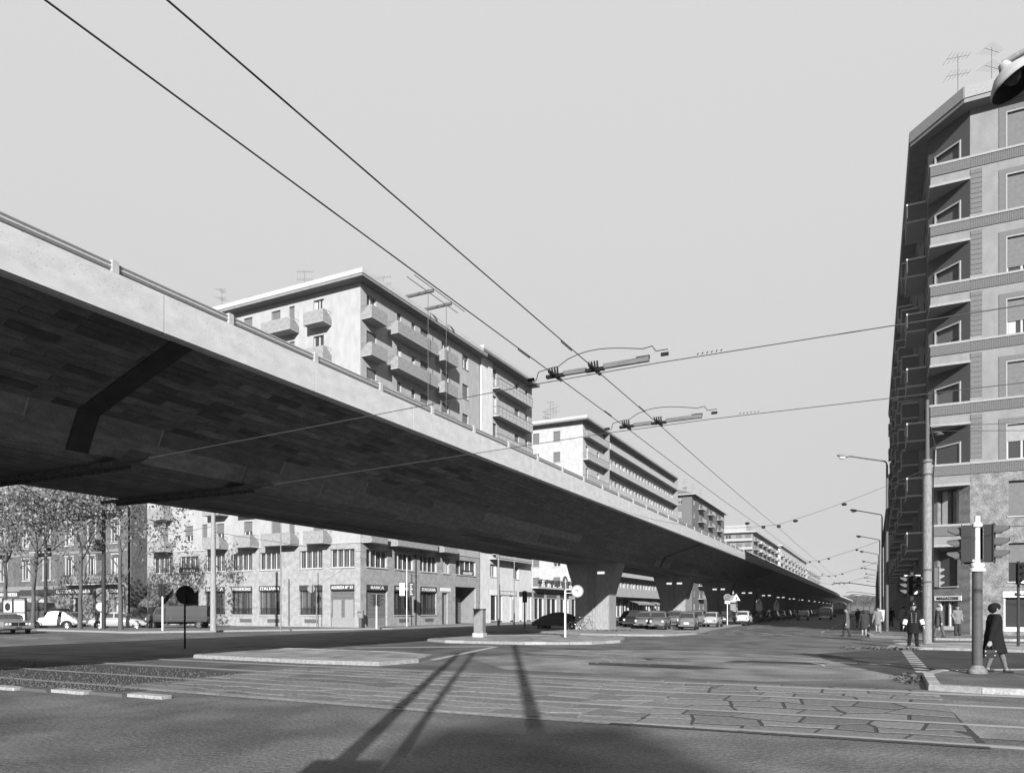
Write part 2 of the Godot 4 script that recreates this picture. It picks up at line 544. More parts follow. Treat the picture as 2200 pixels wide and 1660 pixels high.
# balcony hung on a facade; y is the underside of its slab
func balcony(parent: Node, t: Transform3D, x0: float, x1: float, y: float, depth := 1.15, h := 1.15, m = "balcony", rail := false, slab_m = "balcony_pale") -> void:
	var w := x1 - x0
	var nd := sub("balcony", parent, at(t, x0, y, 0))
	var key := "%.2f_%.2f_%.2f" % [w, depth, h]
	inst("slab", cached("bs" + key, func(mb: MB): mb.bx(0, 0, 0.002, w, 0.13, depth)), slab_m, nd)
	if rail:
		inst("railing", cached("br" + key, func(mb: MB):
			mb.bx(0, h - 0.06, depth - 0.05, w, h, depth - 0.01)
			mb.bx(0, h - 0.06, 0.02, 0.04, h, depth - 0.05); mb.bx(w - 0.04, h - 0.06, 0.02, w, h, depth - 0.05)
			mb.bx(0, 0.6, depth - 0.04, w, 0.63, depth - 0.02)
			var k := maxi(2, int(w / 0.9))
			for i in k + 1:
				mb.bx(w * i / k - 0.02, 0.13, depth - 0.05, w * i / k + 0.02, h - 0.06, depth - 0.01)), "metal_mid", nd)
		inst("panel", cached("bq" + key, func(mb: MB): mb.bx(0.03, 0.2, depth - 0.034, w - 0.03, h - 0.1, depth - 0.026)), m, nd)
	else:
		inst("parapet", cached("bp" + key, func(mb: MB):
			mb.bx(-0.003, 0.0, depth + 0.002, w + 0.003, h, depth + 0.07)
			for x in [0.0, w - 0.06]:
				mb.ext(PackedVector2Array([Vector2(0, 0.1), Vector2(depth, 0.1), Vector2(depth, h), Vector2(depth - 0.35, h), Vector2(0, 0.55)]), 0.0, 0.06, Transform3D(Basis(Vector3(0, 0, 1), Vector3.UP, Vector3(-1, 0, 0)), Vector3(x + 0.06, 0, 0.003)))), m, nd)
		inst("railing", cached("bh" + key, func(mb: MB):
			mb.tube([Vector3(0.03, h + 0.02, 0.01), Vector3(0.03, h + 0.02, depth - 0.3)], 0.018, 5)
			mb.tube([Vector3(w - 0.03, h + 0.02, 0.01), Vector3(w - 0.03, h + 0.02, depth - 0.3)], 0.018, 5)), "metal_mid", nd)

# television aerial on a roof: mast and two rows of rods
func aerial(p: Vector3, h: float, turn: float, label: String) -> void:
	var o := thing("television_aerial", p, turn, label, "aerial", "television aerials on the roofs")
	var mb := MB.new()
	mb.cyl(Vector3.ZERO, Vector3(0, h, 0), 0.022, 0.016, 6)
	part("mast", mb, "metal_mid", o)
	for k in 2:
		var y := h * (0.72 + 0.24 * k)
		mb = MB.new()
		mb.cyl(Vector3(-0.7, y - 0.1, 0), Vector3(0.7, y + 0.1, 0), 0.012, 0.012, 5)
		for i in 6:
			var x := -0.65 + 0.26 * i
			mb.cyl(Vector3(x, y + x * 0.14, -0.55 + 0.05 * i), Vector3(x, y + x * 0.14, 0.55 - 0.05 * i), 0.008, 0.008, 4)
		part("rod_array", mb, "metal_mid", o)

# ---------------------------------------------------------------- ground
func sheet(called: String, pts: Array, y: float, m, label := "") -> MeshInstance3D:
	var mb := MB.new()
	var p := PackedVector2Array()
	for q in pts: p.append(Vector2(q[0], q[1]))
	mb.prism(p, y, y, false)
	return struct(called, mb, m, label)

# raised island or pavement: a paved top and a row of kerb stones round it
func island(called: String, pts: Array, h: float, m, kerbs := true, tones := ["kerb"], label := "", skip := []) -> void:
	var poly := PackedVector2Array()
	for q in pts: poly.append(Vector2(q[0], q[1]))
	if Geometry2D.is_polygon_clockwise(poly): poly.reverse()
	var inner := poly
	if kerbs:
		var off := Geometry2D.offset_polygon(poly, -0.24)
		inner = off[0]
	var mb := MB.new()
	mb.prism(inner, 0.0, h - 0.012)
	var o := struct(called, mb, m, label)
	if not kerbs: return
	var k := 0
	for i in poly.size():
		var a := poly[i]
		var b := poly[(i + 1) % poly.size()]
		var L := a.distance_to(b)
		if L > 60 or i in skip: continue
		var n := maxi(1, int(round(L / 1.1)))
		var d := (b - a) / L
		var nn := Vector2(-d.y, d.x)
		if not Geometry2D.is_point_in_polygon((a + b) * 0.5 + nn * 0.05, poly): nn = -nn
		for j in n:
			var p := a + d * (L * j / n + 0.006)
			var q := a + d * (L * (j + 1) / n - 0.006)
			var s := MB.new()
			var hh := h + R(-0.006, 0.006)
			s.prism(PackedVector2Array([p, q, q + nn * 0.23 + d * 0.0, p + nn * 0.23]), 0.0, hh - 0.02)
			s.prism(PackedVector2Array([p + nn * 0.02, q + nn * 0.02, q + nn * 0.23, p + nn * 0.23]), hh - 0.02, hh)
			part("kerb_stone", s, tones[k % tones.size()], o)
			k += 1

func rail_z(z0: float, x: float) -> float:
	return z0 - 0.052 * maxf(0.0, x + 6.0)

func build_ground() -> void:
	var mb := MB.new()
	mb.quad(Vector3(-1500, 0, 1500), Vector3(1500, 0, 1500), Vector3(1500, 0, -1500), Vector3(-1500, 0, -1500))
	struct("road", mb, "asphalt", "worn asphalt roadway of the junction")
	# repaired and older stretches of asphalt
	sheet("asphalt_patch", [[-9, -17.5], [-2.2, -17.2], [1.0, -19.6], [0.6, -22.5], [-1.8, -26.5], [-6, -29], [-11.5, -27.5], [-12.2, -21]], 0.004, "asphalt_pale", "paler worn asphalt beyond the tram tracks")
	sheet("asphalt_patch", [[-7.6, -20.2], [-4.4, -19.9], [-3.4, -20.6], [-5.2, -21.3], [-7.9, -21]], 0.008, "asphalt_dark", "dark tar repair in the paler asphalt")
	sheet("asphalt_patch", [[-4.2, -23.0], [-1.6, -23.2], [-1.2, -24.0], [-3.8, -24.2]], 0.008, "asphalt_dark", "small dark tar repair by the dashed line")
	sheet("asphalt_patch", [[1.2, -10.9], [9, -11.3], [9, -15.6], [1.1, -15.2]], 0.006, "asphalt_pale", "tar levelled over the tracks")
	sheet("asphalt_patch", [[-1.5, -26.2], [-0.4, -22.6], [0.6, -19.9], [1.05, -20.1], [1.4, -21.3], [3.5, -22.7], [30, -23.3], [30, -33.1], [5, -33.3], [2.2, -33.8], [0.4, -33.2], [-1.9, -29.0]], 0.0045, "asphalt_dark", "dark fresh asphalt of the side street")
	# tram paving: a bed of mortar and big irregular slabs
	sheet("paving_bed", [[-14.5, -9.7], [-6, -9.7], [-3.4, -9.82], [-3.0, -16.6], [-6, -16.5], [-14.5, -16.4]], 0.008, "mortar_pale", "pale mortar bed between the tram slabs")
	sheet("paving_bed", [[-3.4, -9.82], [1.25, -10.1], [1.0, -16.9], [-3.0, -16.6]], 0.010, "mortar_dark", "dark sunken joints between the tram slabs")
	var rows := [-9.78, -10.4, -11.0, -11.6, -12.35, -13.15, -13.95, -14.6, -15.2, -15.85, -16.4]
	var pave := Node3D.new()
	pave.name = "tram_paving"
	add_child(pave)
	pave.position = Vector3(-6, 0, -13)
	pave.set_meta("kind", "structure")
	pave.set_meta("label", "large irregular stone slabs laid along the tram tracks")
	# shared, jittered joints: every row border carries the corners of the rows on both sides
	var cuts := []
	for j in rows.size() - 1:
		var c := []
		var x := -14.6 + R(0.0, 0.5)
		while x < 1.1:
			c.append(x)
			x += R(0.62, 1.05)
		c.append(1.15)
		cuts.append(c)
	var border := []
	for j in rows.size():
		var pts := []
		for side in [j - 1, j]:
			if side >= 0 and side < cuts.size():
				for x in cuts[side]:
					var zz: float = rows[j] + (0.0 if j in [0, 3, 6, 9, 10] else R(-0.2, 0.2))
					pts.append(Vector2(x + (0.0 if x > 1.1 else R(-0.15, 0.15)), zz))
					pts[-1] = Vector3(pts[-1].x, pts[-1].y, x)
		pts.sort_custom(func(p, q): return p.z < q.z)
		border.append(pts)
	for j in cuts.size():
		for i in cuts[j].size() - 1:
			var x0: float = cuts[j][i]
			var x1: float = cuts[j][i + 1]
			if x1 - x0 < 0.3: continue
			var poly := PackedVector2Array()
			for p in border[j]:
				if p.z >= x0 - 0.001 and p.z <= x1 + 0.001: poly.append(Vector2(p.x, p.y - 0.052 * maxf(0.0, p.x + 6.0)))
			var lowr := []
			for p in border[j + 1]:
				if p.z >= x0 - 0.001 and p.z <= x1 + 0.001: lowr.append(Vector2(p.x, p.y - 0.052 * maxf(0.0, p.x + 6.0)))
			lowr.reverse()
			for p in lowr: poly.append(p)
			var cut := Geometry2D.offset_polygon(poly, -0.014 if x0 < -3.2 else -0.012)
			if cut.size() > 0:
				var zc := 0.0
				for p in cut[0]: zc += p.y / cut[0].size()
				for pi in cut[0].size():
					cut[0][pi] = Vector2(cut[0][pi].x, zc + (cut[0][pi].y - zc) * (0.86 if x0 > -3.2 else 0.93))
			if cut.size() == 0 or Geometry2D.triangulate_polygon(cut[0]).size() == 0: continue
			var s := MB.new()
			var top := R(0.014, 0.021)
			var lip := Geometry2D.offset_polygon(cut[0], -0.015)
			s.prism(cut[0], 0.0, top - 0.01)
			if lip.size() > 0 and Geometry2D.triangulate_polygon(lip[0]).size() > 0: s.prism(lip[0], top - 0.01, top)
			part("paving_slab", s, "slab_%d" % [1, 2, 3, 0, 1, 2, 3, 4, 0][rng.randi() % 9], pave, Transform3D(Basis.IDENTITY, Vector3(6, 0, 13)))
	for z0 in [-9.9, -11.68, -14.02, -15.9]:
		mb = MB.new()
		var xs := [-120.0, -30.0, -6.0, -2.0, 2.0, 8.0, 14.0]
		for i in xs.size() - 1:
			var a := Vector3(xs[i], 0.0, rail_z(z0, xs[i]))
			var b := Vector3(xs[i + 1], 0.0, rail_z(z0, xs[i + 1]))
			for s in [[0.0, 0.045, 0.03], [-0.065, 0.025, 0.026]]:
				mb.bar(a + Vector3(0, s[2] / 2, s[0]), b + Vector3(0, s[2] / 2, s[0]), s[1], s[2])
		tag(part("tram_rail", mb, "steel_rail", self), "grooved steel tram rail sunk in the street", "rail", "tram rails", "structure")
	# ballast left of the paving
	sheet("ballast_bed", [[-40, -9.0], [-14.2, -9.0], [-13.2, -9.6], [-14.6, -13.6], [-40, -13.6]], 0.008, "gravel_bed", "dirty ballast between the tram rails")
	var mm := MultiMesh.new()
	mm.transform_format = MultiMesh.TRANSFORM_3D
	var st := MB.new()
	st.ball(Vector3.ZERO, Vector3(1, 0.7, 0.85), 6, 4)
	mm.mesh = st.mesh()
	mm.instance_count = 1800
	for i in 1800:
		var p := Vector3(-14.0 - absf(rng.randfn(0, 5.5)), 0.012, R(-13.4, -9.1))
		if i > 1300: p = Vector3(-13.6 - R(0, 7), 0.012, R(-10.2, -8.95))
		var s := R(0.01, 0.032)
		mm.set_instance_transform(i, Transform3D(Basis.from_euler(Vector3(R(0, 6), R(0, 6), R(0, 6))) * Basis.from_scale(Vector3.ONE * s), p))
	var gr := MultiMeshInstance3D.new()
	gr.name = "gravel"
	gr.multimesh = mm
	gr.material_override = M["gravel"]
	add_child(gr)
	tag(gr, "loose pale gravel along the tram rails", "gravel", "", "stuff")
	# painted kerb of the ballast strip
	var k := 0
	var kerb := Node3D.new()
	kerb.name = "track_kerb"
	add_child(kerb)
	kerb.set_meta("kind", "structure")
	kerb.set_meta("label", "low kerb with whitewashed stones along the ballast")
	var x := -34.0
	while x < -12.0:
		var w := R(0.85, 1.15)
		mb = MB.new()
		var z := -8.55 - 0.1 * maxf(0.0, x + 17.0)
		mb.cbox(Vector3(x + w / 2, 0.03, z), Vector3(w - 0.03, 0.06, 0.24), 0.02)
		part("kerb_stone", mb, "kerb_white" if k % 2 else "gravel", kerb)
		x += w
		k += 1
	# islands and pavements
	island("traffic_island", [[-20.6, -16.9], [-22.4, -18.9], [-22.6, -21.2], [-20, -21.7], [-15.4, -21.5], [-13.4, -20.6], [-12.6, -18.6], [-12.9, -17.0], [-15.5, -16.75]], 0.12, "pavement_pale", true, ["kerb"], "smooth low island without anything on it")
	island("traffic_island", [[-20.6, -31.2], [-22.0, -35.0], [-21.6, -37.6], [-18.5, -39.2], [-13.6, -39.6], [-12.0, -37.4], [-11.2, -34.2], [-11.8, -31.8], [-14.6, -30.3], [-18.9, -30.2]], 0.13, "pavement_pale", true, ["kerb", "kerb", "kerb_white", "kerb"], "island with the bollard and the arrow signs")
	island("flyover_pavement", [[-21.5, -46.5], [-16.9, -43.4], [-14.2, -42.9], [-11.5, -43.6], [-10.4, -47.5], [-11.6, -60], [-12.2, -80], [-12.4, -330], [-25, -330], [-25, -52]], 0.12, "pavement_pale", true, ["kerb"], "pavement with parked cars under the flyover", [])
	island("corner_pavement", [[-120, -34.6], [-58, -33.2], [-46, -32.5], [-43.2, -36.5], [-41.0, -40.5], [-37.4, -46.0], [-36.2, -49.5], [-36.0, -96], [-39.2, -96], [-120, -96]], 0.12, "pavement", true, ["kerb"], "pavement of the bank corner and the trees")
	island("avenue_pavement", [[-36.0, -104], [-36.0, -700], [-60, -700], [-60, -104]], 0.12, "pavement", false)
	island("crossing_pavement", [[-0.2, -47.6], [1.4, -46.4], [3.0, -44.8], [30, -44.4], [30, -51.6], [3.3, -54], [3.3, -500], [-0.5, -500], [-0.5, -56]], 0.12, "pavement", true, ["kerb", "kerb", "kerb", "kerb_white"], "pavement in front of the corner house")
	island("traffic_island", [[0.5, -33.6], [0.9, -37.8], [3.2, -39.3], [30, -41.3], [30, -33.2], [5.1, -33.4], [2.2, -33.9]], 0.1, "pavement_pale", true, ["kerb"], "island where the policeman stands")
	island("near_pavement", [[1.05, -20.0], [1.0, -16.9], [1.9, -16.7], [9, -16.9], [30, -16.9], [30, -23.2], [3.5, -22.6], [1.4, -21.2]], 0.12, "asphalt", true, ["kerb_white", "kerb"], "pavement with the signal pole and the waiting woman")
	# painted markings
	var z := -21.6
	k = 0
	while z > -32.4:
		mb = MB.new()
		mb.quad(Vector3(1.0, 0.006, z), Vector3(1.36, 0.006, z), Vector3(1.36, 0.006, z - 0.5), Vector3(1.0, 0.006, z - 0.5))
		var o := struct("crossing_mark", mb, "paint", "white painted block of the crossing line")
		z -= 0.98
	for zz in [-42.2, -43.3]:
		mb = MB.new()
		mb.quad(Vector3(0.95, 0.006, zz), Vector3(1.5, 0.006, zz), Vector3(1.5, 0.006, zz - 0.6), Vector3(0.95, 0.006, zz - 0.6))
		struct("crossing_mark", mb, "paint", "white painted block of the crossing line")
	for row in [[-49.3, 0.0], [-52.2, 0.9]]:
		for i in 11:
			mb = MB.new()
			var xa: float = -12.2 + 1.15 * i + row[1] * 0.6
			var zz: float = row[0] + 0.1 * (xa + 3.3) * -1.0 * 0.3
			mb.quad(Vector3(xa, 0.006, zz + 0.25), Vector3(xa + 0.62, 0.006, zz + 0.22), Vector3(xa + 0.62, 0.006, zz - 0.2), Vector3(xa, 0.006, zz - 0.17))
			struct("crossing_mark", mb, "paint", "white dash of the pedestrian crossing over the avenue")
	for i in 16:
		mb = MB.new()
		var za := -56.0 - 7.0 * i
		mb.quad(Vector3(-9.6, 0.006, za), Vector3(-9.45, 0.006, za), Vector3(-9.45, 0.006, za - 3.2), Vector3(-9.6, 0.006, za - 3.2))
		struct("lane_mark", mb, "paint", "white lane dash beside the flyover")
		mb = MB.new()
		mb.quad(Vector3(-3.4, 0.006, za), Vector3(-3.25, 0.006, za), Vector3(-3.25, 0.006, za - 3.2), Vector3(-3.4, 0.006, za - 3.2))
		struct("lane_mark", mb, "paint", "white lane dash in the middle of the carriageway")
	mb = MB.new()
	mb.quad(Vector3(-15.05, 0.007, -28.1), Vector3(-12.95, 0.007, -19.6), Vector3(-12.7, 0.007, -19.7), Vector3(-14.75, 0.007, -28.1))
	mb.quad(Vector3(-15.4, 0.007, -28.3), Vector3(-14.7, 0.007, -28.0), Vector3(-19.6, 0.007, -24.3), Vector3(-20.2, 0.007, -24.5))
	struct("lane_mark", mb, "paint", "white painted wedge between the two islands")
	for i in 12:
		mb = MB.new()
		var xa := -56.0 + 2.4 * i
		mb.quad(Vector3(xa, 0.009, -24.2), Vector3(xa + 1.3, 0.009, -24.4), Vector3(xa + 1.3, 0.009, -24.7), Vector3(xa, 0.009, -24.5))
		if i < 7: struct("lane_mark", mb, "paint", "white dash on the tram street near the sedan")
	for i in 3:
		mb = MB.new()
		var xa := -1.9 + 0.9 * i
		mb.quad(Vector3(xa, 0.009, -24.6 + 0.2 * i), Vector3(xa + 0.55, 0.009, -24.5 + 0.2 * i), Vector3(xa + 0.55, 0.009, -24.65 + 0.2 * i), Vector3(xa, 0.009, -24.75 + 0.2 * i))
		struct("lane_mark", mb, "paint", "short worn white dash in the side street")
	for q in [[[-3.2, -25.2], [-2.0, -24.6], [-1.4, -23.4], [-1.25, -22.6]], [[-10.4, -26.6], [-8.6, -25.4], [-7.3, -24.9], [-6.4, -25.4]], [[-6.5, -24.2], [-5.0, -24.5], [-3.6, -24.1]]]:
		mb = MB.new()
		for i in q.size() - 1:
			var pa := Vector3(q[i][0], 0.0095, q[i][1])
			var pb := Vector3(q[i + 1][0], 0.0095, q[i + 1][1])
			var nn := (pb - pa).cross(Vector3.UP).normalized() * R(0.03, 0.06)
			mb.quad(pa - nn, pa + nn, pb + nn, pb - nn)
		struct("worn_mark", mb, "paint", "worn curved white mark on the roadway")
	for q in [[[-8.5, -27.5], [-4.0, -26.0], [0.4, -25.2], [0.9, -22.9]], [[-12, -24.5], [-8, -23.2], [-3, -22.6], [0.4, -21.5]]]:
		mb = MB.new()
		for i in q.size() - 1:
			var pa := Vector3(q[i][0], 0.0092, q[i][1])
			var pb := Vector3(q[i + 1][0], 0.0092, q[i + 1][1])
			for k2 in 6:
				var u0 := pa.lerp(pb, k2 / 6.0)
				var u1 := pa.lerp(pb, (k2 + 1) / 6.0)
				var nn := (pb - pa).cross(Vector3.UP).normalized() * R(0.012, 0.035)
				mb.quad(u0 - nn, u0 + nn, u1 + nn, u1 - nn)
		struct("tar_seam", mb, "mortar_dark", "dark tar seam in the roadway")
	# spilled paint flecks on the asphalt
	mb = MB.new()
	for i in 70:
		var c := Vector3(-7.6 + rng.randfn(0, 0.8), 0.0085, -22.2 + rng.randfn(0, 1.3))
		var s := R(0.03, 0.14)
		var a := R(0, PI)
		mb.box(c, Vector3(s, 0.002, s * 0.25), Basis(Vector3.UP, a))
	tag(struct("paint_splashes", mb, "paint"), "white splashes spilled on the asphalt", "", "", "stuff")
	# fallen leaves gathered at the kerbs
	mm = MultiMesh.new()
	mm.transform_format = MultiMesh.TRANSFORM_3D
	st = MB.new()
	st.quad(Vector3(-0.05, 0, 0.03), Vector3(0.02, 0.012, 0.05), Vector3(0.05, 0, -0.02), Vector3(-0.02, 0.015, -0.04))
	mm.mesh = st.mesh()
	mm.instance_count = 700
	for i in 700:
		var p := Vector3(R(-1.2, 0.9), 0.01, -33.4 + rng.randfn(0, 0.35))
		if i > 250: p = Vector3(1.0 + rng.randfn(0, 0.3), 0.03, -33.6 + rng.randfn(0, 0.25))
		if i > 420: p = Vector3(0.75 + rng.randfn(0, 0.13), 0.015, -19.2 + rng.randfn(0, 0.5))
		if i > 600: p = Vector3(-16.6 + rng.randfn(0, 0.8), 0.16, -48.8 + rng.randfn(0, 0.3))
		mm.set_instance_transform(i, Transform3D(Basis.from_euler(Vector3(R(-0.7, 0.7), R(0, 6), R(-0.7, 0.7))) * Basis.from_scale(Vector3.ONE * R(0.7, 1.5)), p + Vector3(0, R(0, 0.05), 0)))
	gr = MultiMeshInstance3D.new()
	gr.name = "fallen_leaves"
	gr.multimesh = mm
	gr.material_override = M["leaf_litter"]
	add_child(gr)
	tag(gr, "dry leaves swept against the kerbs", "leaves", "", "stuff")
	# far end of the avenue
	mb = MB.new()
	for i in 14:
		mb.ball(Vector3(-60 + 10.0 * i + R(-4, 4), 0, -980 + R(-60, 60)), Vector3(R(16, 34), R(12, 22), 20), 10, 6)
	struct("hill", mb, "far_hill", "hazy rise at the end of the avenue")

# ---------------------------------------------------------------- flyover
const XF := -12.6      # sunlit edge of the deck
const XC := -19.0      # middle of the deck
const YB := 7.15
const YT := 7.91

func build_viaduct() -> void:
	var o := thing("flyover", Vector3(XC, 0, -52), 0.0, "long concrete flyover on flared piers above the avenue", "flyover")
	var back := Transform3D(Basis.IDENTITY, Vector3(-XC, 0, 52))
	var half := [[6.36, YT - 0.04], [6.36, YB + 0.03], [6.2, YB - 0.02], [4.75, 6.66], [3.15, 6.12], [2.95, 5.75], [2.72, 5.28], [2.4, 5.17], [0.0, 5.15]]
	var poly := PackedVector2Array()
	for q in half: poly.append(Vector2(q[0], q[1]))
	for i in range(half.size() - 2, -1, -1): poly.append(Vector2(-half[i][0], half[i][1]))
	var mb := MB.new()
	mb.ext(poly, -560.0, 70.0, Transform3D(Basis.IDENTITY, Vector3(XC, 0, 0)))
	part("deck", mb, "concrete_raw", o, back)
	# edge panels, sunlit side
	var z := 12.0
	while z > -98.0:
		mb = MB.new()
		mb.bx(XF - 0.05, YB, z - 4.32, XF, YT, z - 0.012)
		mb.bx(XF - 0.4, YB - 0.03, z - 4.32, XF - 0.05, YB + 0.02, z - 0.012)
		mb.bx(XF - 0.42, YT - 0.03, z - 4.32, XF - 0.05, YT - 0.008, z - 0.012)
		part("edge_panel", mb, "concrete", o, back)
		z -= 4.33
	var z_dark := z
	while z > -540.0:
		mb = MB.new()
		mb.bx(XF - 0.05, YB, z - 12.98, XF, YT, z - 0.02)
		part("edge_panel", mb, "concrete", o, back)
		z -= 13.0
	z = 12.0
	while z > -540.0:
		mb = MB.new()
		mb.bx(2 * XC - XF, YB, z - 12.98, 2 * XC - XF + 0.05, YT, z - 0.02)
		part("edge_panel", mb, "concrete", o, back)
		z -= 13.0
	# guard rail: white posts and a folded steel beam between them
	var post := MB.new()
	post.bx(-0.16, 0.0, -0.065, 0.0, 0.23, 0.065)
	post.bx(-0.15, 0.23, -0.055, -0.01, 0.24, 0.055)
	var post_mesh := post.mesh()
	var beam := MB.new()
	beam.ext(PackedVector2Array([Vector2(-0.16, 0.06), Vector2(-0.06, 0.06), Vector2(-0.03, 0.1), Vector2(-0.06, 0.14), Vector2(-0.03, 0.18), Vector2(-0.06, 0.205), Vector2(-0.16, 0.205)]), -2.56, 0.0)
	var beam_mesh := beam.mesh()
	var skirt := MB.new()
	skirt.bx(-0.2, 0.0, -2.56, -0.15, 0.1, 0.0)
	var skirt_mesh := skirt.mesh()
	for i in range(-3, 112):
		var zz := -8.63 - 2.7 * i
		inst("post", post_mesh, "concrete_white", o, back * Transform3D(Basis.IDENTITY, Vector3(XF, YT - 0.003, zz)))
		inst("rail_beam", beam_mesh, "rail_steel", o, back * Transform3D(Basis.IDENTITY, Vector3(XF, YT, zz - 0.07)))
		inst("rail_board", skirt_mesh, "metal_dark", o, back * Transform3D(Basis.IDENTITY, Vector3(XF, YT, zz - 0.07)))
	# board-marked soffit: rectangles left by the formwork
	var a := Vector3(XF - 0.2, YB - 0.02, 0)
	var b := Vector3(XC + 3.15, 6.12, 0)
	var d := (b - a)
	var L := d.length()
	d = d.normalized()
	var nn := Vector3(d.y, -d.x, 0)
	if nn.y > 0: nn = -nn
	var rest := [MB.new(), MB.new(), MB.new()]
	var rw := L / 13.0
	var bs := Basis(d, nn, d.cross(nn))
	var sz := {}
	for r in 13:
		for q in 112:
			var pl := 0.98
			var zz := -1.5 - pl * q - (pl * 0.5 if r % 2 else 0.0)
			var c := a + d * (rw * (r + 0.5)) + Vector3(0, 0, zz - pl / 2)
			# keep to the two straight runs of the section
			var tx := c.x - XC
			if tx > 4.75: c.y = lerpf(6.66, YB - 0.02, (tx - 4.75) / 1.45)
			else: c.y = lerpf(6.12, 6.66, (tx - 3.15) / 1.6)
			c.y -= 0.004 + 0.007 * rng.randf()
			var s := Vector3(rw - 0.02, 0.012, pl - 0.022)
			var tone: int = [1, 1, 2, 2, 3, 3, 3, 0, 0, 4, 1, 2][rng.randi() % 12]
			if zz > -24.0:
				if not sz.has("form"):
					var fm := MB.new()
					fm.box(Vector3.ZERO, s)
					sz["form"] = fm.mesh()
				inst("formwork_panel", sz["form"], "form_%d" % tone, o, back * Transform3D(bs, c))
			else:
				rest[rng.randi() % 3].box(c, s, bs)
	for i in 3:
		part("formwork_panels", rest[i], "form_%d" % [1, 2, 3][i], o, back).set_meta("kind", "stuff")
	# boards along the web and the underside
	for r in 3:
		var p0: Vector2 = [Vector2(3.15, 6.12), Vector2(2.95, 5.75), Vector2(2.72, 5.28)][r]
		var p1: Vector2 = [Vector2(2.95, 5.75), Vector2(2.72, 5.28), Vector2(2.4, 5.17)][r]
		var zz := -1.0 - r
		while zz > -90:
			var pl := R(3.2, 5.0)
			mb = MB.new()
			var e := (p1 - p0).normalized()
			var q := Vector2(-e.y, e.x)
			if q.x < 0: q = -q
			q = q * (0.004 + 0.006 * rng.randf())
			mb.quad(Vector3(XC + p0.x + q.x, p0.y + q.y, zz), Vector3(XC + p1.x + q.x, p1.y + q.y, zz), Vector3(XC + p1.x + q.x, p1.y + q.y, zz - pl + 0.04), Vector3(XC + p0.x + q.x, p0.y + q.y, zz - pl + 0.04))
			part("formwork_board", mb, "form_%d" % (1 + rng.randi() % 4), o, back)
			zz -= pl
	for r in 7:
		var xa := XC + 2.35 - 0.67 * r
		var zz := -1.0 - R(0, 3)
		while zz > -95:
			var pl := R(4.0, 7.0)
			mb = MB.new()
			mb.bx(xa - 0.645, 5.138 + 0.006 * rng.randf(), zz - pl + 0.03, xa, 5.16, zz)
			part("formwork_board", mb, "form_%d" % (rng.randi() % 4), o, back)
			zz -= pl
	# sooty joint strips across the section
	for zj in [-10.2, -60.5]:
		mb = MB.new()
		for i in range(2, 6):
			var p: Array = half[i]
			var q: Array = half[i + 1]
			mb.bar(Vector3(XC + p[0] + 0.005, p[1] - 0.02, zj), Vector3(XC + q[0] + 0.005, q[1] - 0.02, zj), 0.52, 0.03)
		part("joint_strip", mb, "concrete_grime", o, back)
	# wooden troughs that guide the tram wires below the deck
	for zt in [-11.1, -14.95]:
		mb = MB.new()
		mb.bx(XC - 3.2, 5.115, zt - 0.28, XC + 3.0, 5.135, zt + 0.28)
		mb.bx(XC - 3.2, 5.03, zt - 0.28, XC + 3.0, 5.115, zt - 0.25)
		mb.bx(XC - 3.2, 5.03, zt + 0.25, XC + 3.0, 5.115, zt + 0.28)
		for k in 6:
			var f := k / 6.0
			var g := (k + 1) / 6.0
			mb.quad(Vector3(XC + 3.0 + 0.7 * f, 5.12 + 0.22 * f * f, zt - 0.28), Vector3(XC + 3.0 + 0.7 * f, 5.12 + 0.22 * f * f, zt + 0.28), Vector3(XC + 3.0 + 0.7 * g, 5.12 + 0.22 * g * g, zt + 0.28), Vector3(XC + 3.0 + 0.7 * g, 5.12 + 0.22 * g * g, zt - 0.28))
		part("wire_trough", mb, "form_1", o, back)
	# piers
	var pp := PackedVector2Array([Vector2(-1.38, 0), Vector2(1.38, 0), Vector2(1.38, 2.7), Vector2(1.6, 3.5), Vector2(1.92, 4.5), Vector2(2.15, 5.3), Vector2(-2.15, 5.3), Vector2(-1.92, 4.5), Vector2(-1.6, 3.5), Vector2(-1.38, 2.7)])
	var pm := MB.new()
	pm.ext(pp, -1.6, 0.0)
	# raised flanks leave a shallow upright channel in the middle
	for s in [-1, 1]:
		pm.ext(PackedVector2Array([Vector2(s * 0.32, 0.0), Vector2(s * 1.34, 0.0), Vector2(s * 1.34, 2.7), Vector2(s * 1.56, 3.5), Vector2(s * 1.88, 4.5), Vector2(s * 2.08, 5.2), Vector2(s * 0.32, 5.2)]), 0.0, 0.07)
	var pier_mesh := pm.mesh()
	var pipe := MB.new()
	pipe.cyl(Vector3(0.1, 0.2, 0.05), Vector3(0.1, 5.1, 0.05), 0.06, 0.06, 8)
	var pipe_mesh := pipe.mesh()
	var plate := MB.new()
	plate.bx(-0.28, -0.09, 0.072, 0.28, 0.09, 0.09)
	var plate_mesh := plate.mesh()
	for i in 15:
		var zp := -50.4 - 24.6 * i
		if i == 14: zp = -2.0
		var t := back * Transform3D(Basis.IDENTITY, Vector3(XC - 0.15, 0, zp - 1.2))
		var p := inst("pier", pier_mesh, "concrete_pier", o, t)
		inst("drain_pipe", pipe_mesh, "concrete_pier", p)
		inst("lamp_plate", plate_mesh, "lamp_plate", p, Transform3D(Basis.IDENTITY, Vector3(0.75, 4.42, 0)))
		if i > 0: inst("lamp_plate", plate_mesh, "lamp_plate", p, Transform3D(Basis.IDENTITY, Vector3(-0.35, 4.42, 0)))

